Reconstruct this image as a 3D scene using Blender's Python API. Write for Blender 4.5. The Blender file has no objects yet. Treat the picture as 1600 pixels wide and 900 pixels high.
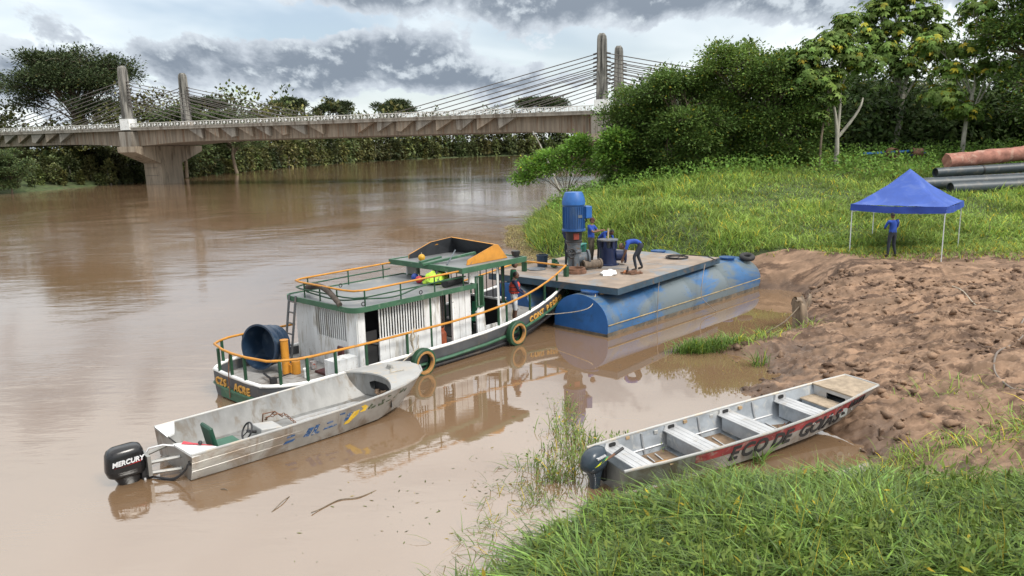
import bpy, math, random
import numpy as np
from mathutils import Vector, Matrix, Euler
SC = bpy.context.scene
COL = SC.collection
R = math.radians
random.seed(7)
rng = np.random.default_rng(7)

# ------------------------------------------------------------------ camera
cd = bpy.data.cameras.new('camera'); cam = bpy.data.objects.new('camera', cd); COL.objects.link(cam)
cd.sensor_width = 36.0; cd.lens = 26.1; cd.clip_start = 0.1; cd.clip_end = 6000
cam.matrix_world = Matrix.Translation((0, 0, 6.5)) @ Matrix.Rotation(R(90 - 10.8), 4, 'X') @ Matrix.Rotation(R(-1.336), 4, 'Z')
SC.camera = cam
# ------------------------------------------------------------------ world: sky with broken cloud
SUN_EL, SUN_AZ = 48.0, 128.0          # degrees; azimuth clockwise from +Y (behind and to the right of the camera)
w = bpy.data.worlds.new('World'); SC.world = w; w.use_nodes = True
nt = w.node_tree; nt.nodes.clear()
class NT:
    """tiny helper for building node graphs"""
    def __init__(s, nt): s.nt = nt
    def n(s, t, **k):
        nd = s.nt.nodes.new(t)
        for a, b in k.items(): setattr(nd, a, b)
        return nd
    def put(s, sock, v):
        if hasattr(v, 'is_output') or isinstance(v, bpy.types.NodeSocket): s.nt.links.new(v, sock)
        elif isinstance(v, (tuple, list)):
            sock.default_value = tuple(v) + (1.0,) if sock.type == 'RGBA' and len(v) == 3 else v
        else: sock.default_value = v
    def m(s, op, a, b=0.0, c=None, clamp=False):
        nd = s.n('ShaderNodeMath', operation=op, use_clamp=clamp)
        s.put(nd.inputs[0], a); s.put(nd.inputs[1], b)
        if c is not None: s.put(nd.inputs[2], c)
        return nd.outputs[0]
    def mix(s, f, a, b, blend='MIX'):
        nd = s.n('ShaderNodeMix', data_type='RGBA', blend_type=blend)
        s.put(nd.inputs[0], f); s.put(nd.inputs[6], a); s.put(nd.inputs[7], b)
        return nd.outputs[2]
    def noise(s, vec, scale, detail=4, rough=.5, dist=0.0, dim='3D'):
        nd = s.n('ShaderNodeTexNoise', noise_dimensions=dim)
        if vec is not None: s.put(nd.inputs['Vector'], vec)
        nd.inputs['Scale'].default_value = scale; nd.inputs['Detail'].default_value = detail
        nd.inputs['Roughness'].default_value = rough; nd.inputs['Distortion'].default_value = dist
        return nd.outputs['Fac']
    def ss(s, v, a, b):
        nd = s.n('ShaderNodeMapRange', interpolation_type='SMOOTHSTEP'); s.put(nd.inputs[0], v)
        nd.inputs[1].default_value = a; nd.inputs[2].default_value = b
        return nd.outputs[0]
    def comb(s, x, y, z):
        nd = s.n('ShaderNodeCombineXYZ'); s.put(nd.inputs[0], x); s.put(nd.inputs[1], y); s.put(nd.inputs[2], z)
        return nd.outputs[0]
    def sep(s, v):
        nd = s.n('ShaderNodeSeparateXYZ'); s.put(nd.inputs[0], v); return nd.outputs
g = NT(nt)
d = g.sep(g.n('ShaderNodeTexCoord').outputs['Generated'])
az = g.m('MULTIPLY', g.m('ARCTAN2', d[0], d[1]), 57.2958)                # degrees, 0 = straight ahead
el = g.m('MULTIPLY', g.m('ARCSINE', g.m('MAXIMUM', d[2], -0.2)), 57.2958)
eld = g.m('DIVIDE', g.m('MAXIMUM', el, 0.0), g.m('ADD', g.m('MULTIPLY', g.m('ABSOLUTE', el), 0.030), 1.0))  # clouds grow towards the zenith
sc_az = g.m('MULTIPLY', az, g.m('DIVIDE', 1.0, g.m('ADD', g.m('MULTIPLY', g.m('ABSOLUTE', el), 0.02), 1.0)))
def cloud(off):
    P = g.comb(g.m('MULTIPLY', sc_az, .090), g.m('MULTIPLY', g.m('ADD', eld, off), .150), 3.7)
    big = g.noise(P, 1.05, 2, .5)
    det = g.noise(P, 4.2, 9, .60, .12)
    f = g.m('ADD', g.m('MULTIPLY', g.m('SUBTRACT', big, .5), 1.25), g.m('MULTIPLY', g.m('SUBTRACT', det, .5), 1.45))
    return f
def blob(ca, ce, ra, re, up):
    x = g.m('DIVIDE', g.m('SUBTRACT', az, ca), ra); y = g.m('DIVIDE', g.m('SUBTRACT', el, ce), re)
    r2 = g.m('ADD', g.m('MULTIPLY', x, x), g.m('MULTIPLY', y, y))
    return g.m('MULTIPLY', g.m('EXPONENT', g.m('MULTIPLY', r2, -1.0)), up)
bias = blob(-15, 5.9, 13, 1.9, .66)
for b in [(-8, 6.9, 4.5, 1.4, .22), (-2, 5.0, 5, .9, .28), (-23, 5.3, 6, 1.5, .22), (12, 10.6, 17, 1.7, .66), (2, 9.2, 5, 1.5, .38), (-9, 11.2, 8, 1.2, .45), (26, 9.6, 10, 1.3, .40),
          (-26, 9.8, 9, 1.8, -.30), (10, 6.6, 9, 1.3, -.50), (-12, 9.0, 9, .8, -.30), (0, 2.2, 60, 1.3, -.15)]:
    bias = g.m('ADD', bias, blob(*b))
bias = g.m('SUBTRACT', bias, g.m('MULTIPLY', g.ss(el, 12.0, 24.0), .24))       # more open overhead than along the horizon, where the banks overlap
c0 = g.m('ADD', cloud(0.0), bias); c1 = g.m('ADD', cloud(.55), bias)
dens = g.ss(c0, .03, .17)
thick = g.ss(c0, .08, .55)
lit = g.ss(g.m('SUBTRACT', c0, c1), -.02, .26)                            # sunlit upper rims, grey bases
veil = g.ss(g.noise(g.comb(g.m('MULTIPLY', sc_az, .022), g.m('MULTIPLY', eld, .11), 9.1), 1.6, 5, .55, .4), .30, .62)
sky = g.n('ShaderNodeTexSky', sky_type='NISHITA', sun_disc=False)
sky.sun_elevation = R(SUN_EL); sky.sun_rotation = R(SUN_AZ); sky.altitude = 200; sky.air_density = 1.0; sky.dust_density = 2.0
hi_ = g.ss(el, 6.0, 38.0)                                                 # overcast is brightest overhead
veilc = g.mix(hi_, (8.6, 9.1, 9.2), (15.0, 15.0, 14.7))
base = g.mix(g.m('ADD', .22, g.m('MULTIPLY', veil, .74)), sky.outputs[0], veilc)       # high bright veil over blue
hz = g.ss(el, 7.0, .5)
base = g.mix(g.m('MULTIPLY', hz, .55), base, (8.6, 9.1, 9.2))
ccol = g.mix(thick, (5.0, 5.5, 6.1), (2.05, 2.45, 3.0))
ccol = g.mix(g.m('MULTIPLY', lit, .75), ccol, (6.3, 6.9, 7.4))
ccol = g.mix(g.m('MULTIPLY', hi_, .45), ccol, veilc)
fin = g.mix(dens, base, ccol)
bg = g.n('ShaderNodeBackground'); g.put(bg.inputs[0], fin); bg.inputs[1].default_value = 0.105
wo = g.n('ShaderNodeOutputWorld'); nt.links.new(bg.outputs[0], wo.inputs[0])
# ------------------------------------------------------------------ sun through thin cloud
sd = bpy.data.lights.new('sun', 'SUN'); sd.energy = 2.3; sd.angle = R(16); sd.color = (1.0, .95, .87)
sun = bpy.data.objects.new('sun', sd); COL.objects.link(sun)
sv = Vector((math.sin(R(SUN_AZ)) * math.cos(R(SUN_EL)), math.cos(R(SUN_AZ)) * math.cos(R(SUN_EL)), math.sin(R(SUN_EL))))
sun.rotation_euler = sv.to_track_quat('Z', 'Y').to_euler(); sun.location = (30, -30, 60)
SC.view_settings.view_transform = 'Standard'; SC.view_settings.look = 'None'; SC.view_settings.exposure = 0.32; SC.view_settings.gamma = 1.0
SC.view_settings.use_curve_mapping = False
SC.render.engine = 'CYCLES'
SC.cycles.max_bounces = 6; SC.cycles.transparent_max_bounces = 8; SC.cycles.use_denoising = True

# ------------------------------------------------------------------ helpers: materials
MATS = {}
def mat(name, col, rough=.6, metal=0.0, var=.12, scale=3.0, bump=0.0, bscale=30.0, dirt=None, damt=.5, dscale=2.0, stretch=(1, 1, 1), spec=.5, coords='Object', attr=None, rvar=.0, trans=0.0, wear=None):
    if name in MATS: return MATS[name]
    m = bpy.data.materials.new(name); m.use_nodes = True; MATS[name] = m
    t = m.node_tree; g = NT(t); bs = t.nodes['Principled BSDF']
    tc = g.n('ShaderNodeTexCoord').outputs[coords]
    mp = g.n('ShaderNodeMapping'); t.links.new(tc, mp.inputs[0]); mp.inputs['Scale'].default_value = stretch; v = mp.outputs[0]
    n1 = g.noise(v, scale, 5, .6)
    lo = tuple(c * (1 - var) for c in col); hi = tuple(min(1, c * (1 + var)) for c in col)
    c = g.mix(g.ss(n1, .3, .7), lo, hi)
    if attr:
        an = g.n('ShaderNodeAttribute', attribute_name='tint')
        c = g.mix(1.0, c, an.outputs['Color'], 'MULTIPLY')
    if dirt:
        n2 = g.noise(v, dscale, 6, .65, .6)
        c = g.mix(g.ss(n2, .62 - damt * .3, .62 - damt * .3 + .16), c, dirt)
    if wear:      # fine scratches and chips
        n3 = g.noise(v, dscale * 6, 5, .7, 1.2)
        c = g.mix(g.ss(n3, .60, .66), c, wear)
    g.put(bs.inputs['Base Color'], c)
    bs.inputs['Metallic'].default_value = metal; bs.inputs['Specular IOR Level'].default_value = spec
    if rvar: g.put(bs.inputs['Roughness'], g.m('ADD', rough - rvar, g.m('MULTIPLY', n1, rvar * 2)))
    else: bs.inputs['Roughness'].default_value = rough
    if bump:
        b = g.n('ShaderNodeBump'); b.inputs['Strength'].default_value = bump; b.inputs['Distance'].default_value = .02
        g.put(b.inputs['Height'], g.noise(v, bscale, 5, .6)); t.links.new(b.outputs[0], bs.inputs['Normal'])
    if trans:
        tr = g.n('ShaderNodeBsdfTranslucent'); g.put(tr.inputs[0], c)
        mx = g.n('ShaderNodeMixShader'); mx.inputs[0].default_value = trans
        t.links.new(bs.outputs[0], mx.inputs[1]); t.links.new(tr.outputs[0], mx.inputs[2])
        t.links.new(mx.outputs[0], t.nodes['Material Output'].inputs['Surface'])
    return m
# ------------------------------------------------------------------ helpers: meshes
def link(o, parent=None):
    COL.objects.link(o)
    if parent is not None: o.parent = parent
    return o
def tag(o, label=None, cat=None, group=None, kind=None):
    if label: o['label'] = label
    if cat: o['category'] = cat
    if group: o['group'] = group
    if kind: o['kind'] = kind
    return o
def empty(name, loc=(0, 0, 0), rz=0.0, rot=None):
    o = bpy.data.objects.new(name, None); o.empty_display_size = .2; o.location = loc
    o.rotation_euler = rot if rot else (0, 0, rz)
    return link(o)
def frame_of(t):
    t = t.normalized(); a = Vector((0, 0, 1)) if abs(t.z) < .9 else Vector((1, 0, 0))
    u = t.cross(a).normalized(); return u, t.cross(u).normalized()
class MB:
    def __init__(s): s.v = []; s.f = []; s.mi = []; s.cur = 0
    def add(s, vs, fs):
        o = len(s.v); s.v += [tuple(p) for p in vs]; s.f += [tuple(i + o for i in f) for f in fs]; s.mi += [s.cur] * len(fs); return s
    def box(s, c, size, rot=None, taper=1.0, bev=0.0):
        hx, hy, hz = size[0] / 2, size[1] / 2, size[2] / 2
        if bev:
            b = min(bev, hx * .9, hy * .9, hz * .9); vs = []
            for z, k in ((-hz, b), (-hz + b, 0), (hz - b, 0), (hz, b)):
                for x, y in ((-hx + b + 0, -hy + k), (hx - b, -hy + k), (hx - k, -hy + b), (hx - k, hy - b), (hx - b, hy - k), (-hx + b, hy - k), (-hx + k, hy - b), (-hx + k, -hy + b)):
                    vs.append(Vector((x, y, z)))
            fs = [tuple(range(7, -1, -1)), tuple(range(24, 32))]
            for r_ in range(3):
                for i in range(8): j = (i + 1) % 8; fs.append((r_ * 8 + i, r_ * 8 + j, r_ * 8 + 8 + j, r_ * 8 + 8 + i))
        else:
            vs = [Vector((x * (taper if z > 0 else 1), y * (taper if z > 0 else 1), z)) for z in (-hz, hz) for x, y in ((-hx, -hy), (hx, -hy), (hx, hy), (-hx, hy))]
            fs = [(3, 2, 1, 0), (4, 5, 6, 7), (0, 1, 5, 4), (1, 2, 6, 5), (2, 3, 7, 6), (3, 0, 4, 7)]
        if rot is not None:
            m = rot if isinstance(rot, Matrix) else Euler(rot).to_matrix()
            vs = [m @ p for p in vs]
        c = Vector(c); return s.add([p + c for p in vs], fs)
    def cyl(s, a, b, r0, r1=None, n=12, caps=True):
        r1 = r0 if r1 is None else r1; a, b = Vector(a), Vector(b); u, w_ = frame_of(b - a)
        vs = []
        for p, r_ in ((a, r0), (b, r1)):
            vs += [p + (u * math.cos(2 * math.pi * i / n) + w_ * math.sin(2 * math.pi * i / n)) * r_ for i in range(n)]
        fs = [(i, (i + 1) % n, n + (i + 1) % n, n + i) for i in range(n)]
        fs = [f[::-1] for f in fs]
        if caps: fs += [tuple(range(n)), tuple(range(2 * n - 1, n - 1, -1))]
        return s.add(vs, fs)
    def tube(s, pts, r, n=8, closed=False, caps=True):
        pts = [Vector(p) for p in pts]; N = len(pts); rr = r if isinstance(r, (list, tuple)) else [r] * N
        vs = []; pu = None
        for i, p in enumerate(pts):
            if closed: t = pts[(i + 1) % N] - pts[i - 1]
            else: t = pts[min(i + 1, N - 1)] - pts[max(i - 1, 0)]
            if t.length < 1e-9: t = Vector((0, 0, 1))
            t.normalize()
            if pu is None: u, w_ = frame_of(t)
            else:
                u = pu - t * pu.dot(t)
                u = u.normalized() if u.length > 1e-6 else frame_of(t)[0]
                w_ = t.cross(u)
            pu = u
            vs += [p + (u * math.cos(2 * math.pi * k / n) + w_ * math.sin(2 * math.pi * k / n)) * rr[i] for k in range(n)]
        fs = []
        for i in range(N if closed else N - 1):
            j = (i + 1) % N
            for k in range(n):
                l = (k + 1) % n; fs.append((i * n + k, i * n + l, j * n + l, j * n + k))
        if caps and not closed: fs += [tuple(range(n - 1, -1, -1)), tuple((N - 1) * n + k for k in range(n))]
        return s.add(vs, fs)
    def lathe(s, prof, c=(0, 0, 0), n=24, axis='Z', rot=None, caps=True):
        c = Vector(c); vs = []
        for r_, z in prof:
            for k in range(n):
                a = 2 * math.pi * k / n; p = Vector((r_ * math.cos(a), r_ * math.sin(a), z))
                if axis == 'X': p = Vector((p.z, p.x, p.y))
                if axis == 'Y': p = Vector((p.y, p.z, p.x))
                if rot is not None: p = rot @ p
                vs.append(p + c)
        fs = []
        for i in range(len(prof) - 1):
            for k in range(n): l = (k + 1) % n; fs.append((i * n + k, i * n + l, (i + 1) * n + l, (i + 1) * n + k))
        if caps: fs += [tuple(range(n - 1, -1, -1)), tuple((len(prof) - 1) * n + k for k in range(n))]
        return s.add(vs, fs)
    def loft(s, rings, closed=True, cap0=False, cap1=False):
        n = len(rings[0]); vs = [Vector(p) for r_ in rings for p in r_]; fs = []
        for i in range(len(rings) - 1):
            for k in range(n if closed else n - 1):
                l = (k + 1) % n; fs.append((i * n + k, i * n + l, (i + 1) * n + l, (i + 1) * n + k))
        if cap0: fs.append(tuple(range(n - 1, -1, -1)))
        if cap1: fs.append(tuple((len(rings) - 1) * n + k for k in range(n)))
        return s.add(vs, fs)
    def prism(s, poly, z0, z1, M=None):
        """polygon in xy extruded in z, then transformed by M"""
        n = len(poly); vs = [Vector((x, y, z)) for z in (z0, z1) for x, y in poly]
        fs = [tuple(range(n - 1, -1, -1)), tuple(range(n, 2 * n))] + [(i, (i + 1) % n, n + (i + 1) % n, n + i) for i in range(n)]
        if M is not None: vs = [M @ p for p in vs]
        return s.add(vs, fs)
    def sphere(s, c, r, n=12, m=8, sc=(1, 1, 1)):
        c = Vector(c); vs = [c + Vector((0, 0, -r * sc[2]))]
        for i in range(1, m):
            a = -math.pi / 2 + math.pi * i / m
            for k in range(n):
                b = 2 * math.pi * k / n; vs.append(c + Vector((r * sc[0] * math.cos(a) * math.cos(b), r * sc[1] * math.cos(a) * math.sin(b), r * sc[2] * math.sin(a))))
        vs.append(c + Vector((0, 0, r * sc[2]))); fs = []
        for k in range(n): fs.append((0, 1 + (k + 1) % n, 1 + k))
        for i in range(m - 2):
            for k in range(n): l = (k + 1) % n; fs.append((1 + i * n + k, 1 + i * n + l, 1 + (i + 1) * n + l, 1 + (i + 1) * n + k))
        t = len(vs) - 1; o = 1 + (m - 2) * n
        for k in range(n): fs.append((o + k, o + (k + 1) % n, t))
        return s.add(vs, fs)
    def torus(s, c, R_, r_, n=24, m=10, M=None):
        c = Vector(c); vs = []
        for i in range(n):
            a = 2 * math.pi * i / n
            for k in range(m):
                b = 2 * math.pi * k / m; p = Vector(((R_ + r_ * math.cos(b)) * math.cos(a), (R_ + r_ * math.cos(b)) * math.sin(a), r_ * math.sin(b)))
                vs.append(c + (M @ p if M is not None else p))
        fs = [(i * m + k, ((i + 1) % n) * m + k, ((i + 1) % n) * m + (k + 1) % m, i * m + (k + 1) % m) for i in range(n) for k in range(m)]
        return s.add(vs, fs)
    def build(s, name, m, parent=None, smooth=False, bevel=0.0, loc=None, rot=None):
        me = bpy.data.meshes.new(name); me.from_pydata([tuple(p) for p in s.v], [], s.f); me.update()
        for mm in (m if isinstance(m, (list, tuple)) else [m]): me.materials.append(mm)
        if isinstance(m, (list, tuple)): me.polygons.foreach_set('material_index', s.mi)
        if smooth:
            me.polygons.foreach_set('use_smooth', [True] * len(me.polygons))
            try: me.set_sharp_from_angle(angle=R(smooth if smooth > 1 else 40))
            except Exception: pass
        o = bpy.data.objects.new(name, me)
        if loc is not None: o.location = loc
        if rot is not None: o.rotation_euler = rot
        link(o, parent)
        if bevel:
            b = o.modifiers.new('bevel', 'BEVEL'); b.width = bevel; b.segments = 2; b.limit_method = 'ANGLE'; b.angle_limit = R(35)
        return o
def copy_tree(o, parent=None):
    c = o.copy(); COL.objects.link(c)
    if parent is not None: c.parent = parent
    for ch in list(o.children): copy_tree(ch, c)
    return c
def np_mesh(name, verts, faces, m, parent=None, tint=None, smooth=False):
    """faces: (F,k) int array; tint: per-face colour (F,3)"""
    me = bpy.data.meshes.new(name); V = np.asarray(verts, np.float32); Fa = np.asarray(faces, np.int32); F, k = Fa.shape
    me.vertices.add(len(V)); me.vertices.foreach_set('co', V.ravel())
    me.loops.add(F * k); me.loops.foreach_set('vertex_index', Fa.ravel())
    me.polygons.add(F); me.polygons.foreach_set('loop_start', np.arange(0, F * k, k, dtype=np.int32))
    try: me.polygons.foreach_set('loop_total', np.full(F, k, np.int32))
    except Exception: pass
    me.update(calc_edges=True)
    if tint is not None:
        a = me.attributes.new('tint', 'FLOAT_COLOR', 'FACE')
        a.data.foreach_set('color', np.concatenate([tint, np.ones((F, 1))], 1).astype(np.float32).ravel())
    if smooth: me.polygons.foreach_set('use_smooth', np.ones(F, bool))
    me.materials.append(m)
    o = bpy.data.objects.new(name, me); return link(o, parent)
def text(body, name, m, size, o, right, up, parent=None, extrude=.004, shear=0.0, sx=1.0, bold=0.0, align='LEFT'):
    cu = bpy.data.curves.new(name, 'FONT'); cu.body = body; cu.size = size; cu.extrude = extrude; cu.shear = shear; cu.offset = bold; cu.align_x = align
    cu.resolution_u = 3
    cu.materials.append(m); ob = bpy.data.objects.new(name, cu); link(ob, parent)
    r_ = Vector(right).normalized(); n_ = r_.cross(Vector(up)).normalized(); u_ = n_.cross(r_)
    M = Matrix((r_ * sx, u_, n_)).transposed().to_4x4(); M.translation = Vector(o); ob.parent = None
    me = bpy.data.meshes.new_from_object(ob.evaluated_get(bpy.context.evaluated_depsgraph_get())); bpy.data.objects.remove(ob)
    me.name = name; ob = bpy.data.objects.new(name, me); link(ob, parent); ob.matrix_local = M
    return ob
# lattice noise for terrain
def vnoise(x, y, seed=0):
    xi = np.floor(x).astype(np.int64); yi = np.floor(y).astype(np.int64); fx = x - xi; fy = y - yi
    fx = fx * fx * fx * (fx * (fx * 6 - 15) + 10); fy = fy * fy * fy * (fy * (fy * 6 - 15) + 10)
    def h(a, b):
        n = (a * 374761393 + b * 668265263 + seed * 982451653) & 0xffffffff
        n = ((n ^ (n >> 13)) * 1274126177) & 0xffffffff
        return ((n ^ (n >> 16)) & 0xffff) / 65535.0
    return (h(xi, yi) * (1 - fx) + h(xi + 1, yi) * fx) * (1 - fy) + (h(xi, yi + 1) * (1 - fx) + h(xi + 1, yi + 1) * fx) * fy
def fbm(x, y, o=4, seed=0, gain=.5, ridged=False):
    s = 0; a = 1; t = 0
    for i in range(o):
        n = vnoise(x * 2 ** i + 17.3 * i, y * 2 ** i - 9.1 * i, seed + i)
        if ridged: n = 1 - np.abs(n * 2 - 1)
        s = s + n * a; t += a; a *= gain
    return s / t
def limb(b, a, c, r0, r1, r, bend=.12, n=6, seg=6):
    a, c = Vector(a), Vector(c); L = (c - a).length; pts = []; off = Vector((r.normal(), r.normal(), abs(r.normal()) * .3)) * L * bend
    for i in range(seg + 1):
        t = i / seg; pts.append(a.lerp(c, t) + off * math.sin(math.pi * t) + Vector((0, 0, L * .10 * math.sin(math.pi * t))))
    b.tube(pts, [r0 + (r1 - r0) * i / seg for i in range(seg + 1)], n); return pts
# ================================================================== the setting: ground, mud bank, water
RIVER = np.array([(-260, -140), (-60, -22), (-14, -1), (-5, 5), (-1.6, 8.0), (-.2, 10.2), (.5, 11.3), (1.1, 12.2), (1.9, 12.9), (3.2, 13.5), (4.7, 13.8), (5.4, 13.6), (6.2, 13.45), (6.9, 14.0), (7.2, 15.0),
    (6.9, 15.7), (6.4, 16.4), (6.0, 17.1), (5.86, 18.2), (5.75, 18.9), (6.44, 19.75), (7.1, 20.3), (7.2, 21.3), (6.6, 22.0), (5.7, 22.8), (7.0, 23.8), (8.4, 24.25), (9.7, 25.3), (10.4, 27.5),
    (11.9, 29.8), (12.5, 31.4), (11.8, 32.1), (10.9, 32.5), (9.2, 33.6), (6.2, 37), (3.2, 41), (1.7, 46), (1.2, 52), (1.3, 60), (2.2, 70), (5.5, 88), (10.5, 112), (17, 140), (24, 180), (33, 250), (52, 350), (95, 440), (190, 500), (420, 540),
    (900, 560), (900, 640), (400, 640), (120, 600), (30, 558), (-23, 527), (-62, 470), (-82, 400), (-92, 310), (-93, 230), (-90, 190), (-91, 168), (-92, 147), (-104, 118), (-150, 60), (-260, -10), (-420, -80)], float)
def river_sd(x, y):
    """signed distance to the water's edge, positive on land"""
    x = np.asarray(x, float); y = np.asarray(y, float); d = np.full(x.shape, 1e18); ins = np.zeros(x.shape, bool)
    N = len(RIVER)
    for i in range(N):
        a = RIVER[i]; b = RIVER[(i + 1) % N]; e = b - a; px = x - a[0]; py = y - a[1]
        t = np.clip((px * e[0] + py * e[1]) / (e @ e), 0, 1)
        d = np.minimum(d, (px - t * e[0]) ** 2 + (py - t * e[1]) ** 2)
        if abs(e[1]) > 1e-12: ins ^= ((a[1] > y) != (b[1] > y)) & (x < e[0] * (y - a[1]) / e[1] + a[0])
    d = np.sqrt(d); return np.where(ins, -d, d)
def zbase(x, y):
    x = np.asarray(x, float); y = np.asarray(y, float); s = river_sd(x, y); p = np.maximum(s, 0)
    soft = np.clip((y - 27.5) / 4.0, 0, 1)        # the mud shelves gently, the grass bank is steeper
    near = (1.5 * (1 - np.exp(-p / 1.9)) + .20 * p) * soft + (.95 * (1 - np.exp(-p / 4.2)) + .035 * p) * (1 - soft)
    cap = 1.05 + .45 * np.clip((y - 29.5) / 2.5, 0, 1) + np.clip(y - 34.0, 0, None) * .135
    cap = np.minimum(cap, 4.3 + .01 * np.clip(y, 0, 300))
    fg = np.clip(.12 + .30 * np.clip(12.2 - y, 0, None) + .05 * np.clip(x - 3, 0, None), 0, 6.0)     # the shelf the camera's bank drops to
    k = np.clip((y - 12.6) / 3.0, 0, 1); cap = cap * k + fg * (1 - k)
    right = np.minimum(near, cap)
    left = np.minimum(.16 * p, 6.5) + .01 * np.clip(p - 20, 0, None)
    isleft = (x < -60 + 0 * y) | (y > 480)
    z = np.where(isleft, left, right)
    return np.where(s < 0, np.maximum(s * .35, -2.0), z)
def zmud(x, y):
    z = zbase(x, y); s = river_sd(x, y)
    a = np.clip(s / .8, 0, 1)
    warp = fbm(x * .7, y * .7, 3, 5) * 1.6
    lump = (fbm(x * .55 + warp, y * .9, 4, 11) - .5) * .40
    clod = (fbm(x * 1.9 + warp, y * 3.6, 5, 21, .62, True) - .55) * .30
    fine = (fbm(x * 5 + warp, y * 9, 3, 31, .7, True) - .55) * .13
    rut = -.16 * np.exp(-((y - 19.8 - .10 * (x - 9) + .7 * np.sin(x * .5)) / .45) ** 2) - .14 * np.exp(-((y - 21.6 - .10 * (x - 9) + .6 * np.sin(x * .5)) / .45) ** 2)
    ridge = .16 * np.exp(-((y - 29.6 - .5 * np.sin(x * .9)) / .8) ** 2) + .22 * np.exp(-((y - 25.8 + .15 * (x - 14)) / 1.0) ** 2) * (x > 10.5)
    rough = np.clip((y - 13.0) / 2.5, .25, 1)
    far = np.clip((31.5 - y) / 3.0, 0, 1) * .80 + .20
    dip = -.34 * np.exp(-(((x - 8.1) / .8) ** 2 + ((y - 13.1) / .26) ** 2)) - .22 * np.exp(-(((x - 9.8) / .7) ** 2 + ((y - 13.3) / .18) ** 2))
    return z - .10 * (s > 0) * (1 - a) + a * far * rough * (lump + clod + fine + rut) + a * ridge + dip * 1.2 + (1 - a) * fine * .6 * (s > -.3)
def graded(lo, hi, pts):
    """grid lines: list of (start, step) segments"""
    out = []
    for i, (a, st) in enumerate(pts):
        b = pts[i + 1][0] if i + 1 < len(pts) else hi
        out += list(np.arange(a, b - 1e-6, st))
    return np.array(out + [hi])
def sheet(name, xs, ys, zf, m, smooth=True):
    X, Y = np.meshgrid(xs, ys); Z = zf(X.ravel(), Y.ravel()); nx, ny = len(xs), len(ys)
    i = (np.arange(ny - 1)[:, None] * nx + np.arange(nx - 1)[None, :]).ravel()
    return np_mesh(name, np.stack([X.ravel(), Y.ravel(), Z], 1), np.stack([i, i + 1, i + nx + 1, i + nx], 1), m, smooth=smooth)
m_ground = mat('grassy_soil', (.055, .080, .024), .95, var=.5, scale=1.2, bump=.4, bscale=6, dirt=(.10, .075, .045), damt=.25, dscale=.6)
m_mud = mat('churned_clay', (.275, .176, .114), .85, var=.38, scale=1.1, bump=1.0, bscale=9, dirt=(.095, .058, .038), damt=.60, dscale=1.1, spec=.35, rvar=.10, wear=(.30, .205, .14), stretch=(.6, 1.3, 1))
g = NT(m_mud.node_tree); b_ = m_mud.node_tree.nodes['Principled BSDF']           # mud is darker and shinier where it is soaked by the river
pz = g.sep(g.n('ShaderNodeNewGeometry').outputs['Position'])
wn = g.noise(g.n('ShaderNodeTexCoord').outputs['Object'], 1.7, 5, .65)
wet = g.ss(g.m('SUBTRACT', pz[2], g.m('MULTIPLY', g.m('SUBTRACT', wn, .5), 1.1)), .48, .12)
old = b_.inputs['Base Color'].links[0].from_socket
g.put(b_.inputs['Base Color'], g.mix(g.m('MULTIPLY', wet, .62), old, (.085, .052, .034)))
g.put(b_.inputs['Roughness'], g.m('SUBTRACT', .88, g.m('MULTIPLY', wet, .42)))
X0, X1, Y0, Y1 = 4.0, 27.0, 11.6, 34.2
def zground(x, y):
    z = zbase(x, y) + (fbm(x * .25, y * .25, 3, 3) - .5) * .35 * (river_sd(x, y) > 1)
    inside = (x > X0 + .3) & (x < X1 - .3) & (y > Y0 + .3) & (y < Y1 - .3)
    return np.where(inside & (river_sd(x, y) > -.5), z - .75, z)
xs = graded(-1500, 1500, [(-1500, 100), (-300, 20), (-120, 4), (-12, 1), (-4, .4), (32, 1), (60, 5), (160, 25), (400, 100)])
ys = graded(-300, 2200, [(-300, 40), (-20, 2), (4, .4), (36, .7), (80, 4), (200, 10), (700, 50), (1000, 150)])
ground = sheet('ground', xs, ys, zground, m_ground); tag(ground, kind='structure')
mud = sheet('mud_bank', np.arange(X0, X1, .056), np.arange(Y0, Y1, .068), zmud, m_mud); tag(mud, kind='structure')
# water: one opaque silty sheet, rippled by the current, smooth in the cove
mw = bpy.data.materials.new('silty_water'); mw.use_nodes = True; g = NT(mw.node_tree); bs = mw.node_tree.nodes['Principled BSDF']
P = g.n('ShaderNodeTexCoord').outputs['Object']; px_, py_, pz_ = g.sep(P)
sil = g.noise(P, .07, 4, .55, 1.0)
g.put(bs.inputs['Base Color'], g.mix(g.ss(sil, .35, .65), (.175, .110, .062), (.205, .130, .076)))
bs.inputs['Roughness'].default_value = .012; bs.inputs['IOR'].default_value = 2.6; bs.inputs['Specular IOR Level'].default_value = .5
# how open the river is here: calm in the cove between the boats and the mud, livelier out in the stream
dx = g.m('ADD', px_, g.m('MULTIPLY', py_, -.10)); op = g.ss(dx, 1.0, -13.0)
op = g.m('MAXIMUM', op, g.ss(py_, 34.0, 60.0))
amp = g.m('ADD', .012, g.m('MULTIPLY', op, g.m('ADD', .12, g.m('MULTIPLY', g.ss(g.noise(P, .055, 3, .6, .8), .40, .70), .42))))
def wavemap(sx, sy, rot):
    mp = g.n('ShaderNodeMapping'); g.put(mp.inputs[0], P); mp.inputs['Scale'].default_value = (sx, sy, 1); mp.inputs['Rotation'].default_value = (0, 0, rot); return mp.outputs[0]
w1 = g.noise(wavemap(.35, 1.25, .30), 1.0, 4, .55, .6); w2 = g.noise(wavemap(1.6, 4.4, .45), 1.0, 4, .6, .5); w3 = g.noise(wavemap(.07, .20, .2), 1.0, 3, .5, .8)
hgt = g.m('ADD', g.m('ADD', g.m('MULTIPLY', w1, 1.0), g.m('MULTIPLY', w2, .34)), g.m('MULTIPLY', w3, 1.3))
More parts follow.
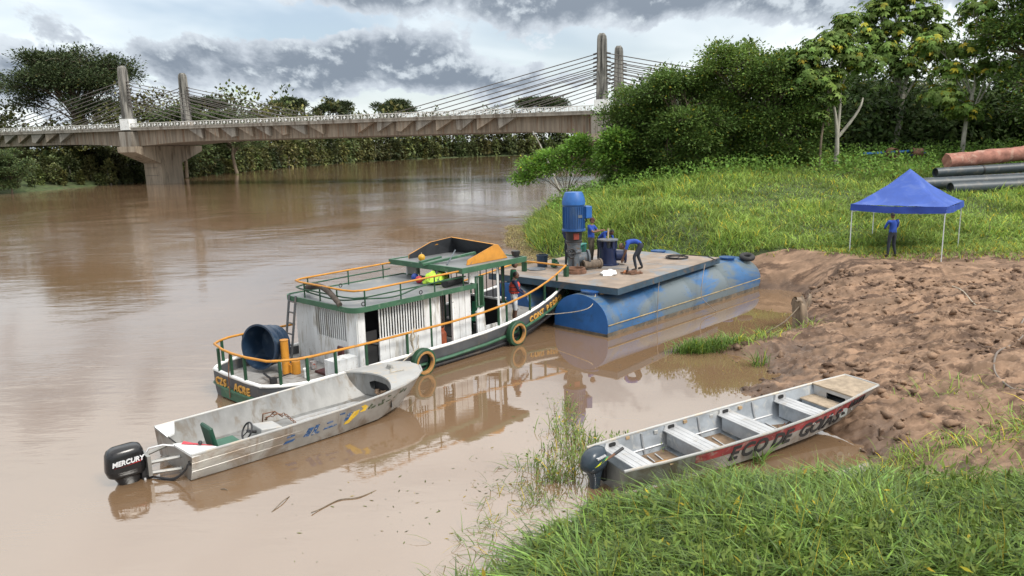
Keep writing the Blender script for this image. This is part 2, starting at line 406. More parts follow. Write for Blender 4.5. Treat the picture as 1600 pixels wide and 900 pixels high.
bp = g.n('ShaderNodeBump'); bp.inputs['Strength'].default_value = 1.0; bp.inputs['Distance'].default_value = .055
g.put(bp.inputs['Height'], g.m('MULTIPLY', hgt, amp)); mw.node_tree.links.new(bp.outputs[0], bs.inputs['Normal'])
wx = graded(-1500, 1500, [(-1500, 250)]); water = sheet('river_water', wx, graded(-300, 2200, [(-300, 250)]), lambda x, y: x * 0, mw, False); tag(water, kind='structure')
# loose clods broken out of the bank
r = np.random.default_rng(400); N = 6500; x = 5.6 + 19 * r.random(N); y = 14.3 + 16.8 * r.random(N); sdv = river_sd(x, y); dens = np.clip(fbm(x * .45, y * .8, 3, 401) * 2.4 - .7, .08, 1)
kp = (sdv > .05) & (r.random(N) < dens) & ~((np.abs((x - 1.73) * -.448 + (y - 13.5) * .894) < 1.0) & (x < 8.6)); x, y = x[kp], y[kp]; N = len(x); z = zmud(x, y)
oct_v = []; 
for la, nn_ in ((-90, 1), (-35, 6), (25, 6), (90, 1)):
    for k in range(nn_): a_ = 2 * np.pi * (k + (.5 if la > 0 else 0)) / nn_; oct_v.append((math.cos(R(la)) * math.cos(a_), math.cos(R(la)) * math.sin(a_), math.sin(R(la))))
oct_v = np.array(oct_v); oct_f = [(0, 1 + (k + 1) % 6, 1 + k) for k in range(6)] + [(1 + k, 1 + (k + 1) % 6, 7 + k) for k in range(6)] + [(1 + (k + 1) % 6, 7 + (k + 1) % 6, 7 + k) for k in range(6)] + [(7 + k, 7 + (k + 1) % 6, 13) for k in range(6)]
oct_f = np.array(oct_f); sz = .025 + .11 * r.random(N) ** 3.2; jit = np.clip(1 + .45 * r.normal(size=(N, 14)), .25, 2); sx_ = .8 + .7 * r.random((N, 1)); ang = r.random(N) * 6.28
V = oct_v[None] * (jit * sz[:, None])[:, :, None] * np.stack([sx_, np.ones((N, 1)), .55 + .3 * r.random((N, 1))], 2)
c_, s_ = np.cos(ang)[:, None], np.sin(ang)[:, None]; V = np.stack([V[:, :, 0] * c_ - V[:, :, 1] * s_ + x[:, None], V[:, :, 0] * s_ + V[:, :, 1] * c_ + y[:, None], V[:, :, 2] + (z + sz * .15)[:, None]], 2)
o = np_mesh('mud_clods', V.reshape(-1, 3), (oct_f[None] + (np.arange(N) * 14)[:, None, None]).reshape(-1, 3), m_mud); tag(o, 'loose clods of red-brown mud strewn over the bank', 'mud', kind='stuff')
# ================================================================== the cable-stayed bridge
m_conc = mat('stained_concrete', (.235, .215, .185), .9, var=.22, scale=.8, bump=.3, bscale=4, dirt=(.115, .092, .070), damt=.45, dscale=.55, stretch=(1.6, 1.6, .16))
m_conc2 = mat('rust_streaked_concrete', (.235, .195, .150), .9, var=.3, scale=.9, bump=.3, bscale=4, dirt=(.17, .100, .060), damt=.38, dscale=.8, stretch=(2.2, 2.2, .14))
m_pyl = mat('weathered_pylon', (.25, .24, .215), .9, var=.22, scale=.7, bump=.3, bscale=5, dirt=(.07, .068, .062), damt=.62, dscale=.7, stretch=(1.8, 1.8, .18))
m_wht = mat('chalky_white_paint', (.72, .73, .72), .8, var=.08, dirt=(.45, .43, .39), damt=.3)
m_rail = mat('pale_railing', (.56, .55, .51), .85, var=.2, scale=.5, dirt=(.22, .2, .17), damt=.35, dscale=.8)
m_steel = mat('dark_cable', (.10, .088, .080), .6, var=.2)
BR = empty('cable_stayed_bridge', (-81.4, 163.3, 0), -.3047)
tag(BR, 'long concrete cable-stayed road bridge crossing the muddy river', 'bridge')
DK = 12.0; W = 17.9; SP = 102.5
def zsoffit(x):
    dl = min(abs(x), abs(x - SP)); return 9.1 - .75 * math.exp(-(dl / 9.0) ** 2)
xs_b = list(np.arange(-72, 200.1, 4.25))
b = MB(); rings = []
for x in xs_b:
    zb = zsoffit(x); rings.append([(x, .6, DK - .3), (x, .6, zb), (x, W - .6, zb), (x, W - .6, DK - .3)])
b.loft(rings, True, True, True); b.build('girder', m_conc2, BR)
b = MB(); b.box((64, W / 2, DK - .12), (272, W + 1.6, .45)); b.build('deck_slab', m_conc, BR)
b = MB(); b.box((64, -.72, DK + .20), (272, .22, .24)); b.build('kerb_edge', m_conc, BR)
# railing panels: posts, rails and a white diamond in each
PL = 1.45
pn = MB()
pn.box((0, 0, .52), (.16, .16, 1.04)); pn.box((PL / 2, 0, 1.02), (PL, .18, .12)); pn.box((PL / 2, 0, .12), (PL, .16, .12))
for k in (.25, .75): pn.box((PL * k, 0, .57), (.05, .05, .86))
pn.box((PL * .5, .0, .57), (.04, .05, .86))
me_panel = None; dia_me = None
k = 0
for side in (-.66, W + .66):
    x = -70.0
    while x < 180:
        if not (abs(x + PL / 2) < 1.6 or abs(x + PL / 2 - SP) < 1.6) and (side < 0 or -30 < x < 135):
            if me_panel is None:
                o = pn.build('railing_panel', m_rail, BR); me_panel = o.data
                dm = MB(); s_ = .24; dm.add([(-s_, -.06, 0), (0, -.06, -s_ * 1.25), (s_, -.06, 0), (0, -.06, s_ * 1.25), (-s_, .06, 0), (0, .06, -s_ * 1.25), (s_, .06, 0), (0, .06, s_ * 1.25)],
                    [(0, 1, 2, 3), (7, 6, 5, 4), (0, 4, 5, 1), (1, 5, 6, 2), (2, 6, 7, 3), (3, 7, 4, 0)])
                dob = dm.build('diamond', m_wht, o, loc=(PL / 2, -.09, .58)); dia_me = dob.data
            else:
                o = bpy.data.objects.new('railing_panel', me_panel); link(o, BR)
                if side < 0:
                    dob = bpy.data.objects.new('diamond', dia_me); dob.location = (PL / 2, -.09, .58); link(dob, o)
            o.location = (x, side, DK + .1)
        x += PL
# pylons, each with a chamfered head, a shaft groove and a painted plinth
def pylon(x, y, white):
    p = MB(); rings = []
    for z, wx_, wy_ in ((DK - .2, 1.0, 1.0), (15, .90, .92), (24.1, .74, .80), (24.7, .66, .72), (25.1, .40, .42)):
        c = .22 * wx_
        rings.append([(x - wx_, y - wy_ + c, z), (x - wx_ + c, y - wy_, z), (x - .18, y - wy_, z), (x - .18, y - wy_ + .14, z), (x + .18, y - wy_ + .14, z), (x + .18, y - wy_, z), (x + wx_ - c, y - wy_, z), (x + wx_, y - wy_ + c, z),
                      (x + wx_, y + wy_ - c, z), (x + wx_ - c, y + wy_, z), (x - wx_ + c, y + wy_, z), (x - wx_, y + wy_ - c, z)])
    p.loft(rings, True, True, True); o = p.build('pylon', m_pyl, BR)
    q = MB(); q.box((x, y, DK + .95), (2.4, 2.3, 2.3) if white else (2.1, 2.1, 1.9)); q.build('plinth', m_wht if white else m_conc2, o)
for x in (0, SP):
    pylon(x, 0, True); pylon(x, W, False)
# stay cables and their anchor brackets
for px0 in (0, SP):
    for sg in (-1, 1):
        inner = (sg > 0) == (px0 == 0)
        for j in range(8):
            L = 18.5 + 4.05 * j
            xa = px0 + sg * L; zt = 16.9 + .70 * j
            for y in (-.1, W + .1):
                c = MB(); c.cyl((px0 + sg * .7, y, zt), (xa, y, DK - .4), .085, n=6); c.cyl((px0 + sg * .8, y, zt + .06), (px0 + sg * 1.5, y, zt - .13), .17, n=6)
                c.build('stay_cable', m_steel, BR)
            br = MB(); z1 = DK - .34; lo = z1 - 2.05 + .02 * j
            pol = [(xa - sg * 3.0, z1), (xa + sg * .5, z1), (xa + sg * .5, lo)]
            if j % 3 == 2: pol.insert(2, (xa + sg * .5, lo + .2)); pol[-1] = (xa - sg * .4, lo)
            if sg > 0: pol = pol[::-1]
            br.add([(px, -.42, pz) for px, pz in pol] + [(px, .7, pz) for px, pz in pol], [tuple(range(len(pol))), tuple(range(2 * len(pol) - 1, len(pol) - 1, -1))] + [(i, len(pol) + i, len(pol) + (i + 1) % len(pol), (i + 1) % len(pol)) for i in range(len(pol))])
            br.build('anchor_bracket', m_conc2 if j % 2 else m_conc, BR)
# hammerhead piers
for x in (0, SP):
    p = MB(); hw = 2.35; rings = []
    zs = zsoffit(x) - .02
    prof = [(-1.4, zs), (-1.4, zs - 1.2), (5.6, 4.6), (5.6, -3), (12.2, -3), (12.2, 4.6), (W + 1.4, zs - 1.2), (W + 1.4, zs)]
    p.add([(x - hw, yy, zz) for yy, zz in prof] + [(x + hw, yy, zz) for yy, zz in prof],
          [(0, 1, 6, 7), (1, 2, 5, 6), (2, 3, 4, 5), (8, 15, 14, 9), (9, 14, 13, 10), (10, 13, 12, 11)] + [(i, 8 + i, 8 + (i + 1) % 8, (i + 1) % 8) for i in range(8)])
    po = p.build('pier', mat('warm_pier_concrete', (.30, .25, .19), .9, var=.2, scale=.6, bump=.3, bscale=4, dirt=(.16, .125, .09), damt=.4, dscale=.5, stretch=(1.5, 1.5, .25)), BR)
    q = MB()
    for zz in (1.9, 3.6): q.box((x - .4, 5.58, zz), (3.4, .1, .07))
    q.build('formwork_joint', m_steel, po)
    q = MB(); q.box((x, -.35, zs + 1.5), (3.3, 1.9, 3.2)); q.build('pylon_corbel', m_conc, BR)
# ================================================================== vegetation
def rot_frame(n):
    """orthonormal frames for an (N,3) array of directions"""
    n = n / np.linalg.norm(n, axis=1, keepdims=True)
    a = np.where(np.abs(n[:, 2:3]) < .9, np.array([[0, 0, 1.]]), np.array([[1., 0, 0]]))
    u = np.cross(n, a); u /= np.linalg.norm(u, axis=1, keepdims=True); return n, u, np.cross(n, u)
def leaf_quads(P, D, S, Nrm, r, asp=.5):
    """one folded leaf per point: base P, direction D, length S, face normal Nrm"""
    N = len(P); D = D / np.linalg.norm(D, axis=1, keepdims=True)
    side = np.cross(D, Nrm); side /= np.linalg.norm(side, axis=1, keepdims=True) + 1e-9
    up = np.cross(side, D); S = S[:, None]
    v = np.stack([P, P + D * S * .45 + side * S * asp * .5 - up * S * .06, P + D * S - up * S * .18, P + D * S * .45 - side * S * asp * .5 - up * S * .06], 1)
    f = np.arange(N * 4).reshape(N, 4); return v.reshape(-1, 3), f
def fan_leaves(P, D, S, r, lobes=7):
    """big palmate leaves: lobes radiating from the stalk end, drooping"""
    N = len(P); n, u, w_ = rot_frame(D)
    V = []; F = []; o = 0
    for k in range(lobes):
        a = 2 * np.pi * (k / lobes) + r.random(N) * .25; rad = S * (.85 + .3 * r.random(N)); rad = rad[:, None]
        dr = np.cos(a)[:, None] * u + np.sin(a)[:, None] * w_; pe = -np.sin(a)[:, None] * u + np.cos(a)[:, None] * w_
        tip = P + dr * rad - n * rad * .42; m1 = P + dr * rad * .55 + pe * rad * .24 - n * rad * .08; m2 = P + dr * rad * .55 - pe * rad * .24 - n * rad * .08
        V.append(np.stack([P, m2, tip, m1], 1))
    V = np.stack(V, 1).reshape(-1, 3); F = np.arange(N * lobes * 4).reshape(-1, 4); return V, F, lobes
def tints(N, r, lo=.55, hi=1.45, yellow=.05, per=1):
    t = lo + (hi - lo) * r.random(N); c = np.stack([t * (1 + .25 * (r.random(N) - .4)), t, t * (.8 + .4 * r.random(N))], 1)
    y = r.random(N) < yellow; c[y] = c[y] * np.array([2.6, 1.5, .8]); return np.repeat(c, per, 0)
def leafmat(name, col, trans=.25, rough=.60, spec=.18): return mat(name, col, rough, var=.12, scale=.4, attr=True, trans=trans, spec=spec)
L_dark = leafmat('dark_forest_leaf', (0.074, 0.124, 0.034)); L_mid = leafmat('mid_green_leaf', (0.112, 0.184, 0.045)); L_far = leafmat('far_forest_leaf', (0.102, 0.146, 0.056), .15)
L_cec = leafmat('palmate_leaf', (0.155, 0.240, 0.056), .3); L_bright = leafmat('bright_bush_leaf', (0.163, 0.295, 0.053), .3); L_big = leafmat('riverside_giant_leaf', (0.071, 0.099, 0.043), .15)
m_bark = mat('grey_brown_bark', (.16, .125, .09), .95, var=.35, scale=4, bump=.6, bscale=12, stretch=(1, 1, .25))
m_bark_pale = mat('pale_bark', (.36, .34, .29), .9, var=.3, scale=3, bump=.4, bscale=10, stretch=(1, 1, .4), dirt=(.22, .19, .15), damt=.3)
def crown_points(clumps, r, twigs, per, twig_r):
    """clumps: (x,y,z,rx,ry,rz). returns leaf base points, outward directions and twig heads"""
    P = []; D = []; T = []
    for (x, y, z, rx, ry, rz) in clumps:
        q = r.normal(size=(twigs, 3)); q /= np.linalg.norm(q, axis=1, keepdims=True); q[:, 2] = np.where(q[:, 2] < -.35, -q[:, 2] * .6, q[:, 2])
        rad = (.45 + .55 * r.random((twigs, 1)) ** .5); c = np.array([[x, y, z]]) + q * rad * np.array([[rx, ry, rz]])
        T.append((np.array([x, y, z]), c))
        for i in range(twigs):
            o = r.normal(size=(per, 3)) * twig_r * np.array([1, 1, .6]); P.append(c[i] + o); D.append(q[i] * .7 + o / (twig_r + 1e-6) * .6 + np.array([0, 0, .1]) + r.normal(size=(per, 3)) * .35)
    return np.concatenate(P), np.concatenate(D), T
def make_tree(name, loc, clumps, trunk, leafm, barkm, label, seed, group=None, twigs=22, per=16, twig_r=.35, size=.28, asp=.5, palm=False, cat='tree', yellow=.05, tlo=.55, thi=1.45, limbs=True, fork=None, twigr=.012):
    """clump coordinates are relative to the foot of the tree. trunk = (radius, height to the fork, lean x, lean y)"""
    r = np.random.default_rng(seed); T = empty(name, loc); tag(T, label, cat, group)
    P, D, TW = crown_points(clumps, r, twigs, per, twig_r)
    S = size * (.65 + .7 * r.random(len(P)))
    if palm:
        Dn = D * .6 + np.array([0, 0, .75]); V, F, lb = fan_leaves(P, Dn, S, r); tt = tints(len(P), r, tlo, thi, yellow, 1); tt = np.repeat(tt, lb, 0)
    else:
        Nn = D + np.array([0, 0, 1.1]) + r.normal(size=D.shape) * .5; V, F = leaf_quads(P, D, S, Nn, r, asp); tt = tints(len(P), r, tlo, thi, yellow)
    np_mesh('crown', V, F, leafm, T, tint=tt)
    if trunk:
        b = MB(); tr, th, lx, ly = trunk; heads = []
        if fork:
            for (fx, fy, fz, fr) in fork: limb(b, (0, 0, th), (fx, fy, fz), tr * .8, fr, r, .06, 7, 7); heads.append(Vector((fx, fy, fz)))
            limb(b, (0, 0, -.3), (0, 0, th + .05), tr * 1.2, tr * .9, r, .01, 8, 4)
        else:
            limb(b, (0, 0, -.3), (lx, ly, th), tr * 1.15, tr * .6, r, .04, 8, 7); heads.append(Vector((lx, ly, th)))
        if limbs:
            for (c, tw) in TW:
                h = min(heads, key=lambda q: (q - Vector(c)).length); h0 = h if fork else Vector((lx, ly, th * (.62 + .38 * r.random())))
                L = (Vector(c) - h0).length; r1 = max(tr * .16, .02); pts = limb(b, h0, c, max(tr * .36, r1 * 1.6), r1, r, .10, 6, 5)
                for i in range(0, len(tw), 2): limb(b, pts[3 + (i % 3)], tw[i], r1 * .7, twigr, r, .06, 4, 3)
        b.build('trunk', barkm, T, smooth=60)
    return T
def rand_clumps(r, n, cx, cy, cz, rx, ry, rz, cr, flat=.7):
    out = []
    for i in range(n):
        q = r.normal(size=3); q /= np.linalg.norm(q); q[2] = abs(q[2]) if r.random() < .75 else q[2]; k = .35 + .65 * r.random() ** .5; s = cr * (.7 + .6 * r.random())
        out.append((cx + q[0] * rx * k, cy + q[1] * ry * k, cz + q[2] * rz * k, s, s, s * flat))
    return out
def zg(x, y): return float(zbase(np.array([x]), np.array([y]))[0])
# --- the vine-hung grove above the grass bank
grp = 'broad-leaved trees of the grove above the grass bank'
specs = [('vine-hung tree at the river end of the grove, leaning over a pale stub trunk', 11.0, 62, 7.8, 3.2, 1), ('tall domed tree second from the river end of the dark grove', 14.2, 59, 8.9, 3.4, 2), ('tallest domed tree in the middle of the dark grove, ragged leafy top', 17.4, 60, 9.5, 3.5, 3),
         ('rounded tree in the dark grove just inside its landward end', 20.2, 58, 8.8, 3.0, 4), ('dense tree at the landward end of the dark grove', 22.4, 60, 7.6, 2.6, 5)]
for lab, x, y, h, rad, sd_ in specs:
    r = np.random.default_rng(100 + sd_); z0 = zg(x, y)
    cl = rand_clumps(r, 17, 0, 0, h * .60, rad * .85, rad * .8, h * .32, 1.25, .62) + rand_clumps(r, 12, 0, -.6, h * .26, rad * .9, rad * .6, h * .24, 1.15, .9) + rand_clumps(r, 6, 0, -.9, .7, rad * .9, .6, .8, .9, .9)
    make_tree('grove_tree', (x, y, z0), cl, (.22, h * .5, .4 * r.normal(), 0), L_mid if sd_ != 3 else L_cec, m_bark, lab, sd_, grp, 26, 38, .44, .205, .62, yellow=.03, tlo=.45)
# hanging vines and shade undergrowth below and behind the grove
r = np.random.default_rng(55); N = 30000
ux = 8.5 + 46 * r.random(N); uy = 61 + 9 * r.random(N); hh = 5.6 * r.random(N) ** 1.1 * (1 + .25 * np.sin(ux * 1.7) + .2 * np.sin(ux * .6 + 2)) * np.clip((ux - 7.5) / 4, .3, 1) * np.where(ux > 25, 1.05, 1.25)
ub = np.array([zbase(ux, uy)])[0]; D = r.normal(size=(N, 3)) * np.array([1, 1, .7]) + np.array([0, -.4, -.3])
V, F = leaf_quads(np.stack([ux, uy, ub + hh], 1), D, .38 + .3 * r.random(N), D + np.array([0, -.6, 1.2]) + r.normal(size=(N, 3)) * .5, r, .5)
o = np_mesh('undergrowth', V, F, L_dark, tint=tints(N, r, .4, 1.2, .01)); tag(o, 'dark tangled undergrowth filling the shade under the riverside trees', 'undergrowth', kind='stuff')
# --- trees to the right of the grove
make_tree('cecropia_tree', (24.5, 56.4, zg(24.5, 56.4)), [(-1.7, 0, 8.4, 1.3, 1.2, .8), (-2.7, .2, 7.6, 1.0, 1, .7), (-.6, 0, 9.0, 1.2, 1.1, .7), (.5, .3, 8.1, 1.1, 1, .8), (-1.2, .3, 6.6, 1.2, 1.1, .7), (1.6, 0, 7.2, 1.0, 1, .7), (-2.4, -.4, 6.2, .8, .8, .6), (.2, 0, 10.2, .5, .5, .4)],
    (.17, 2.0, 0, 0), L_cec, m_bark_pale, 'slender tree with a pale trunk forked into three white limbs', 21, 'large-leaved trees behind the blue canopy', 26, 8, .38, .31, palm=True, yellow=.04, fork=[(-1.6, 0, 6.2, .07), (.1, .1, 5.6, .07), (1.7, -.1, 4.9, .06)], twigr=.022)
make_tree('cecropia_tree', (32.0, 63, zg(32, 63)), [(0, 0, 12.4, 1.4, 1.3, .9), (-1.6, 0, 11.4, 1.4, 1.2, .9), (1.7, 0, 11.2, 1.4, 1.2, .9), (-2.6, .2, 9.6, 1.3, 1.2, .8), (2.9, 0, 9.8, 1.2, 1.1, .8), (.2, .3, 10, 1.4, 1.2, .9), (-1.2, 0, 8.4, 1.4, 1.2, .8), (2.0, .3, 8.2, 1.3, 1.1, .8), (3.5, -.3, 8.3, 1, 1, .7), (.4, -.6, 7.0, 1.2, 1, .7), (-.8, 0, 13.2, .9, .9, .6)],
    (.24, 5.2, .6, 0), L_cec, m_bark_pale, 'tallest large-leaved tree standing behind the blue canopy roof', 22, 'large-leaved trees behind the blue canopy', 28, 9, .44, .32, palm=True, yellow=.05, twigr=.025)
make_tree('cecropia_tree', (34.6, 57.5, zg(34.6, 57.5)), [(0, 0, 8.0, 1.2, 1.1, .8), (-1.5, 0, 6.5, 1.2, 1, .7), (-2.0, -.3, 4.8, 1.1, 1, .7), (1.0, 0, 9.6, 1.2, 1.1, .8), (-.4, -.4, 3.6, 1.1, 1, .7), (1.5, 0, 6.6, 1.2, 1, .7), (.3, 0, 11.0, 1.0, 1, .7), (1.6, .3, 12.4, 1.1, 1, .8), (-2.9, .2, 8.6, .7, .7, .5)],
    (.16, 5.4, .5, 0), L_cec, m_bark_pale, 'yellowing large-leaved tree in front of the bridge gap beside the pipes', 23, 'large-leaved trees behind the blue canopy', 22, 8, .42, .31, palm=True, yellow=.14, tlo=.7, thi=1.7, twigr=.022)
r = np.random.default_rng(77)
make_tree('bank_tree', (39.6, 55, zg(39.6, 55)), rand_clumps(r, 32, 0, 0, 8.6, 4.6, 3, 6.2, 1.7, .7) + rand_clumps(r, 16, 0, -1, 3.6, 4.8, 2, 2.6, 1.4, .8), (.34, 6.0, .5, 0), L_mid, m_bark, 'big dense tree filling the top corner above the long red pipe', 24, None, 28, 28, .47, .235, .60, yellow=.05, tlo=.5)
for k, (lab, x, y, h, rad) in enumerate((('dark leafy tree filling the gap left of the forked white tree', 25.6, 67, 6.4, 2.8), ('dark leafy tree directly behind the forked white tree', 30.0, 69, 7.0, 3.2), ('dark leafy tree behind the tallest large-leaved tree', 34.6, 68, 6.4, 3.1), ('dark leafy tree under the bridge gap', 39.4, 66, 5.6, 3.0), ('dark leafy tree at the picture edge behind the pipes', 44.5, 64, 9.2, 3.4))):
    r = np.random.default_rng(300 + k); cl = rand_clumps(r, 18, 0, 0, h * .58, rad * .9, rad * .7, h * .34, 1.25, .7) + rand_clumps(r, 14, 0, -.6, h * .24, rad, rad * .5, h * .24, 1.2, .9)
    make_tree('grove_tree', (x, y, zg(x, y)), cl, (.2, h * .5, .2, 0), L_mid if k % 2 else L_dark, m_bark, lab, 310 + k, 'leafy trees closing the view behind the tent', 26, 30, .44, .23, .6, yellow=.02, tlo=.4)
make_tree('sapling', (23.0, 55.6, zg(23, 55.6)), [(.3, 0, 4.9, .8, .8, .6), (.6, 0, 5.9, .8, .8, .6), (-.5, -.2, 3.6, .7, .6, .5)], (.09, 4.6, .5, 0), L_cec, m_bark, 'thin brown-stemmed sapling beside the forked white tree', 25, None, 7, 5, .25, .34, palm=True, yellow=.05)
# --- bushes at the water's edge
make_tree('waterside_bush', (4.6, 64, zg(4.6, 64)), [(-2.6, 0, 3.2, 1.1, .9, .42), (-1.0, .2, 3.8, 1.2, 1, .45), (.9, 0, 4.3, 1.3, 1, .5), (2.3, .2, 3.9, 1.1, .9, .5), (-3.4, 0, 2.0, .8, .7, .35), (.2, -.3, 3.0, 1.3, 1, .4), (2.6, -.3, 2.7, 1.0, .9, .4), (-1.8, -.3, 2.6, 1.0, .9, .4), (1.4, .3, 5.0, .8, .7, .35)],
    (.10, .5, .2, 0), L_bright, m_bark, 'spreading flat-topped bush at the water behind the blue motor', 31, None, 34, 30, .34, .24, .60, cat='bush', yellow=.02, thi=1.6, twigr=.014)
make_tree('vine_bush', (8.6, 60, zg(8.6, 60)), rand_clumps(np.random.default_rng(5), 14, 0, 0, 2.3, 1.3, 1.1, 2.3, .75, .8), (.10, 1.5, 0, 0), L_bright, m_bark, 'vivid green vine-covered bush in front of the bridge pier', 32, None, 22, 22, .28, .24, .7, cat='bush', yellow=.02, tlo=.35)
b = MB(); T = empty('snag', (9.7, 63, zg(9.7, 63))); tag(T, 'pale broken tree stub rising behind the vivid vine bush', 'dead tree'); rr = np.random.default_rng(3); limb(b, (0, 0, 0), (.25, 0, 6.0), .27, .20, rr, .02, 9, 6); b.build('trunk', m_bark_pale, T, smooth=60)
b = MB(); T = empty('leaning_dead_tree', (6.3, 84, -.1)); tag(T, 'bare pale dead trunk leaning out over the river before the bridge', 'dead tree'); limb(b, (0, 0, -.5), (-3.6, 0, 8.2), .16, .05, rr, .03, 6, 8); 
for q in ((-2.2, .2, 3.0), (-4.6, 0, 4.6), (-1.2, 0, 3.4)): limb(b, (-.9 - .4 * rr.random(), 0, 2.0), q, .05, .015, rr, .1, 5, 5)
b.build('trunk', m_bark_pale, T, smooth=60)
# --- the far bank: emergent trees one can tell apart
def giant(name, x, y, h, rx, label, seed, leaf=L_big, n=20, flat=.4, size=.7, cz=.72, rz=.26, twigs=20, per=26, trunk=.5, low=0, base=None):
    r = np.random.default_rng(seed); z0 = max(zg(x, y), .5) if base is None else base
    cl = rand_clumps(r, n, 0, 0, h * cz, rx, rx * .8, h * rz, rx * .26, flat)
    if low: cl += rand_clumps(r, low, 0, 0, h * .35, rx * .9, rx * .6, h * .22, rx * .22, .8)
    return make_tree(name, (x, y, z0), cl, (trunk, h * .45, 0, 0), leaf, m_bark, label, seed, 'tall trees rising from the far bank', twigs, per, rx * .085, size, .5, yellow=.01, tlo=.4, thi=1.3, twigr=.05)
giant('giant_tree', -120, 214, 33, 15.5, 'huge spreading tree towering behind the bridge at its left end', 41, n=58, flat=.40, size=.72, cz=.60, rz=.33, twigs=30, per=26, trunk=.6)
giant('giant_tree', -160, 224, 27, 13, 'open-crowned tree beside the huge tree at the picture edge', 42, n=22, size=.75, cz=.66, rz=.3, low=8)
giant('bank_forest_tree', -88, 205, 19, 8.5, 'leafy tree filling the space between the two left pylons', 43, L_far, n=22, flat=.6, cz=.66, low=8)
giant('bank_forest_tree', -106, 268, 24.5, 6.5, 'flat-topped tree peeping over the bridge just right of the second left pylon', 44, n=16, flat=.4, cz=.80, rz=.16)
giant('bank_forest_tree', -84, 232, 20, 9.0, 'broad low tree behind the stay cables right of the left pylons', 45, L_far, n=20, flat=.5, cz=.62, low=6)
giant('bank_forest_tree', -110, 386, 29.5, 9.5, 'open flat crown above the bridge rail, first of the middle pair', 46, n=20, flat=.38, cz=.80, rz=.17, size=.95)
giant('bank_forest_tree', -96, 428, 31, 10, 'darker flat crown above the bridge rail, second of the middle pair', 47, n=24, flat=.55, cz=.78, rz=.19, size=.95)
giant('bank_forest_tree', 30, 650, 42, 21, 'dark umbrella crown above the bridge deck near the right pylons', 48, n=24, flat=.26, cz=.92, rz=.06, size=1.7, base=3.0)
giant('bank_forest_tree', -82, 552, 34, 15, 'low crown showing just above the bridge rail at mid span', 49, n=24, flat=.4, cz=.78, rz=.2, size=1.3)
# wall of far forest: too many to count, one mass
r = np.random.default_rng(99); pts = []; TR = []
bank = [(-170, 62), (-140, 92), (-120, 118), (-103, 146), (-95, 175), (-95, 200), (-97, 235), (-97, 300), (-88, 400), (-66, 475), (-26, 535), (28, 566), (110, 605), (220, 640)]
for i in range(len(bank) - 1):
    a, c = np.array(bank[i]), np.array(bank[i + 1]); L = np.linalg.norm(c - a); nn = np.array([-(c - a)[1], (c - a)[0]]) / L
    dist = np.linalg.norm((a + c) / 2); step = 3.6 if dist < 350 else 6.5
    for k in range(int(L / step)):
        for row in range(3):
            t = (k + r.random()) / (L / step); off = -6.0 + row * (6 if dist < 350 else 10) + 3 * r.random(); p = a + (c - a) * t + nn * off
            h = (3.5 + 5.0 * row + 9.0 * r.random() ** 1.4) * (1.0 if dist < 350 else 1.35); 
            if p[0] < -88 and 150 < p[1] < 182: h *= .62
            nrel = (p[0] + 81.4) * .300 + (p[1] - 163.3) * .954
            if p[1] < 260 and nrel < 22: h = min(h, 4.0 + 2.0 * r.random())
            TR.append((p[0], p[1], max(zg(*p), -.3), h, h * (.22 + .18 * r.random()), dist))
for k in range(70):      # behind the right bank, beyond the bridge and far along the bend
    x = 30 + 150 * r.random(); y = 150 + 260 * r.random()
    if x < 20 + (y - 140) * .18: continue
    TR.append((x, y, 4.5, 12 + 9 * r.random(), 5 + 2.5 * r.random(), 300))
for k in range(60):      # the wood behind the left end of the bridge
    x = -190 + 95 * r.random(); y = 186 + 55 * r.random()
    if (x + 81.4) * .300 + (y - 163.3) * .954 > 27: TR.append((x, y, 3.0, 9 + 9 * r.random(), 4 + 2 * r.random(), 200))
for k in range(46): TR.append((38 + 110 * r.random(), 82 + 55 * r.random(), 4.4, 7 + 5 * r.random(), 3.2 + 1.2 * r.random(), 150))
VS = []; FS = []; TT = []; o_ = 0; bt = MB()
for (x, y, z, h, rad, dist) in TR:
    dd = math.hypot(x, y); n = int(np.clip(170000 / dd, 320, 900)); q = r.normal(size=(n, 3)); q /= np.linalg.norm(q, axis=1, keepdims=True)
    lob = 1 + .28 * np.sin(q[:, 0] * 4 + x) * np.cos(q[:, 1] * 5 + y) + .22 * np.sin(q[:, 2] * 7 + x * 2)
    P = np.array([x, y, z + h * .55]) + q * lob[:, None] * np.array([rad, rad, h * .5]) * (.55 + .45 * r.random((n, 1)) ** .4); P[:, 2] = np.maximum(P[:, 2], z + .1)
    D = q + r.normal(size=(n, 3)) * .6; s = np.clip(dd * .0034, .42, 1.7) * (.7 + .8 * r.random(n)) * (rad / 3.5) ** .3
    V, F = leaf_quads(P, D, s, D + np.array([0, 0, 1.0]), r, .7); VS.append(V); FS.append(F + o_); o_ += len(V); TT.append(tints(n, r, .45, 1.25, .0) * (.38 + 1.05 * r.random()) * np.array([1 + .45 * r.random(), 1, .8 + .3 * r.random()]))
    if r.random() < .4: bt.cyl((x, y, z - .3), (x + r.normal() * .5, y, z + h * .6), .16, .08, 5)
o = np_mesh('far_forest', np.concatenate(VS), np.concatenate(FS), L_far, tint=np.concatenate(TT)); tag(o, 'continuous wall of dark green forest along the far river bank', 'forest', kind='stuff')
o = bt.build('forest_trunks', m_bark_pale, o); tag(o, kind='stuff')
giant('bank_shrub', -93, 140, 8.6, 4.6, 'olive bushy thicket at the water under the left end of the bridge', 51, L_far, n=22, flat=.8, size=.40, cz=.45, rz=.42, trunk=.15, low=4, base=.2)
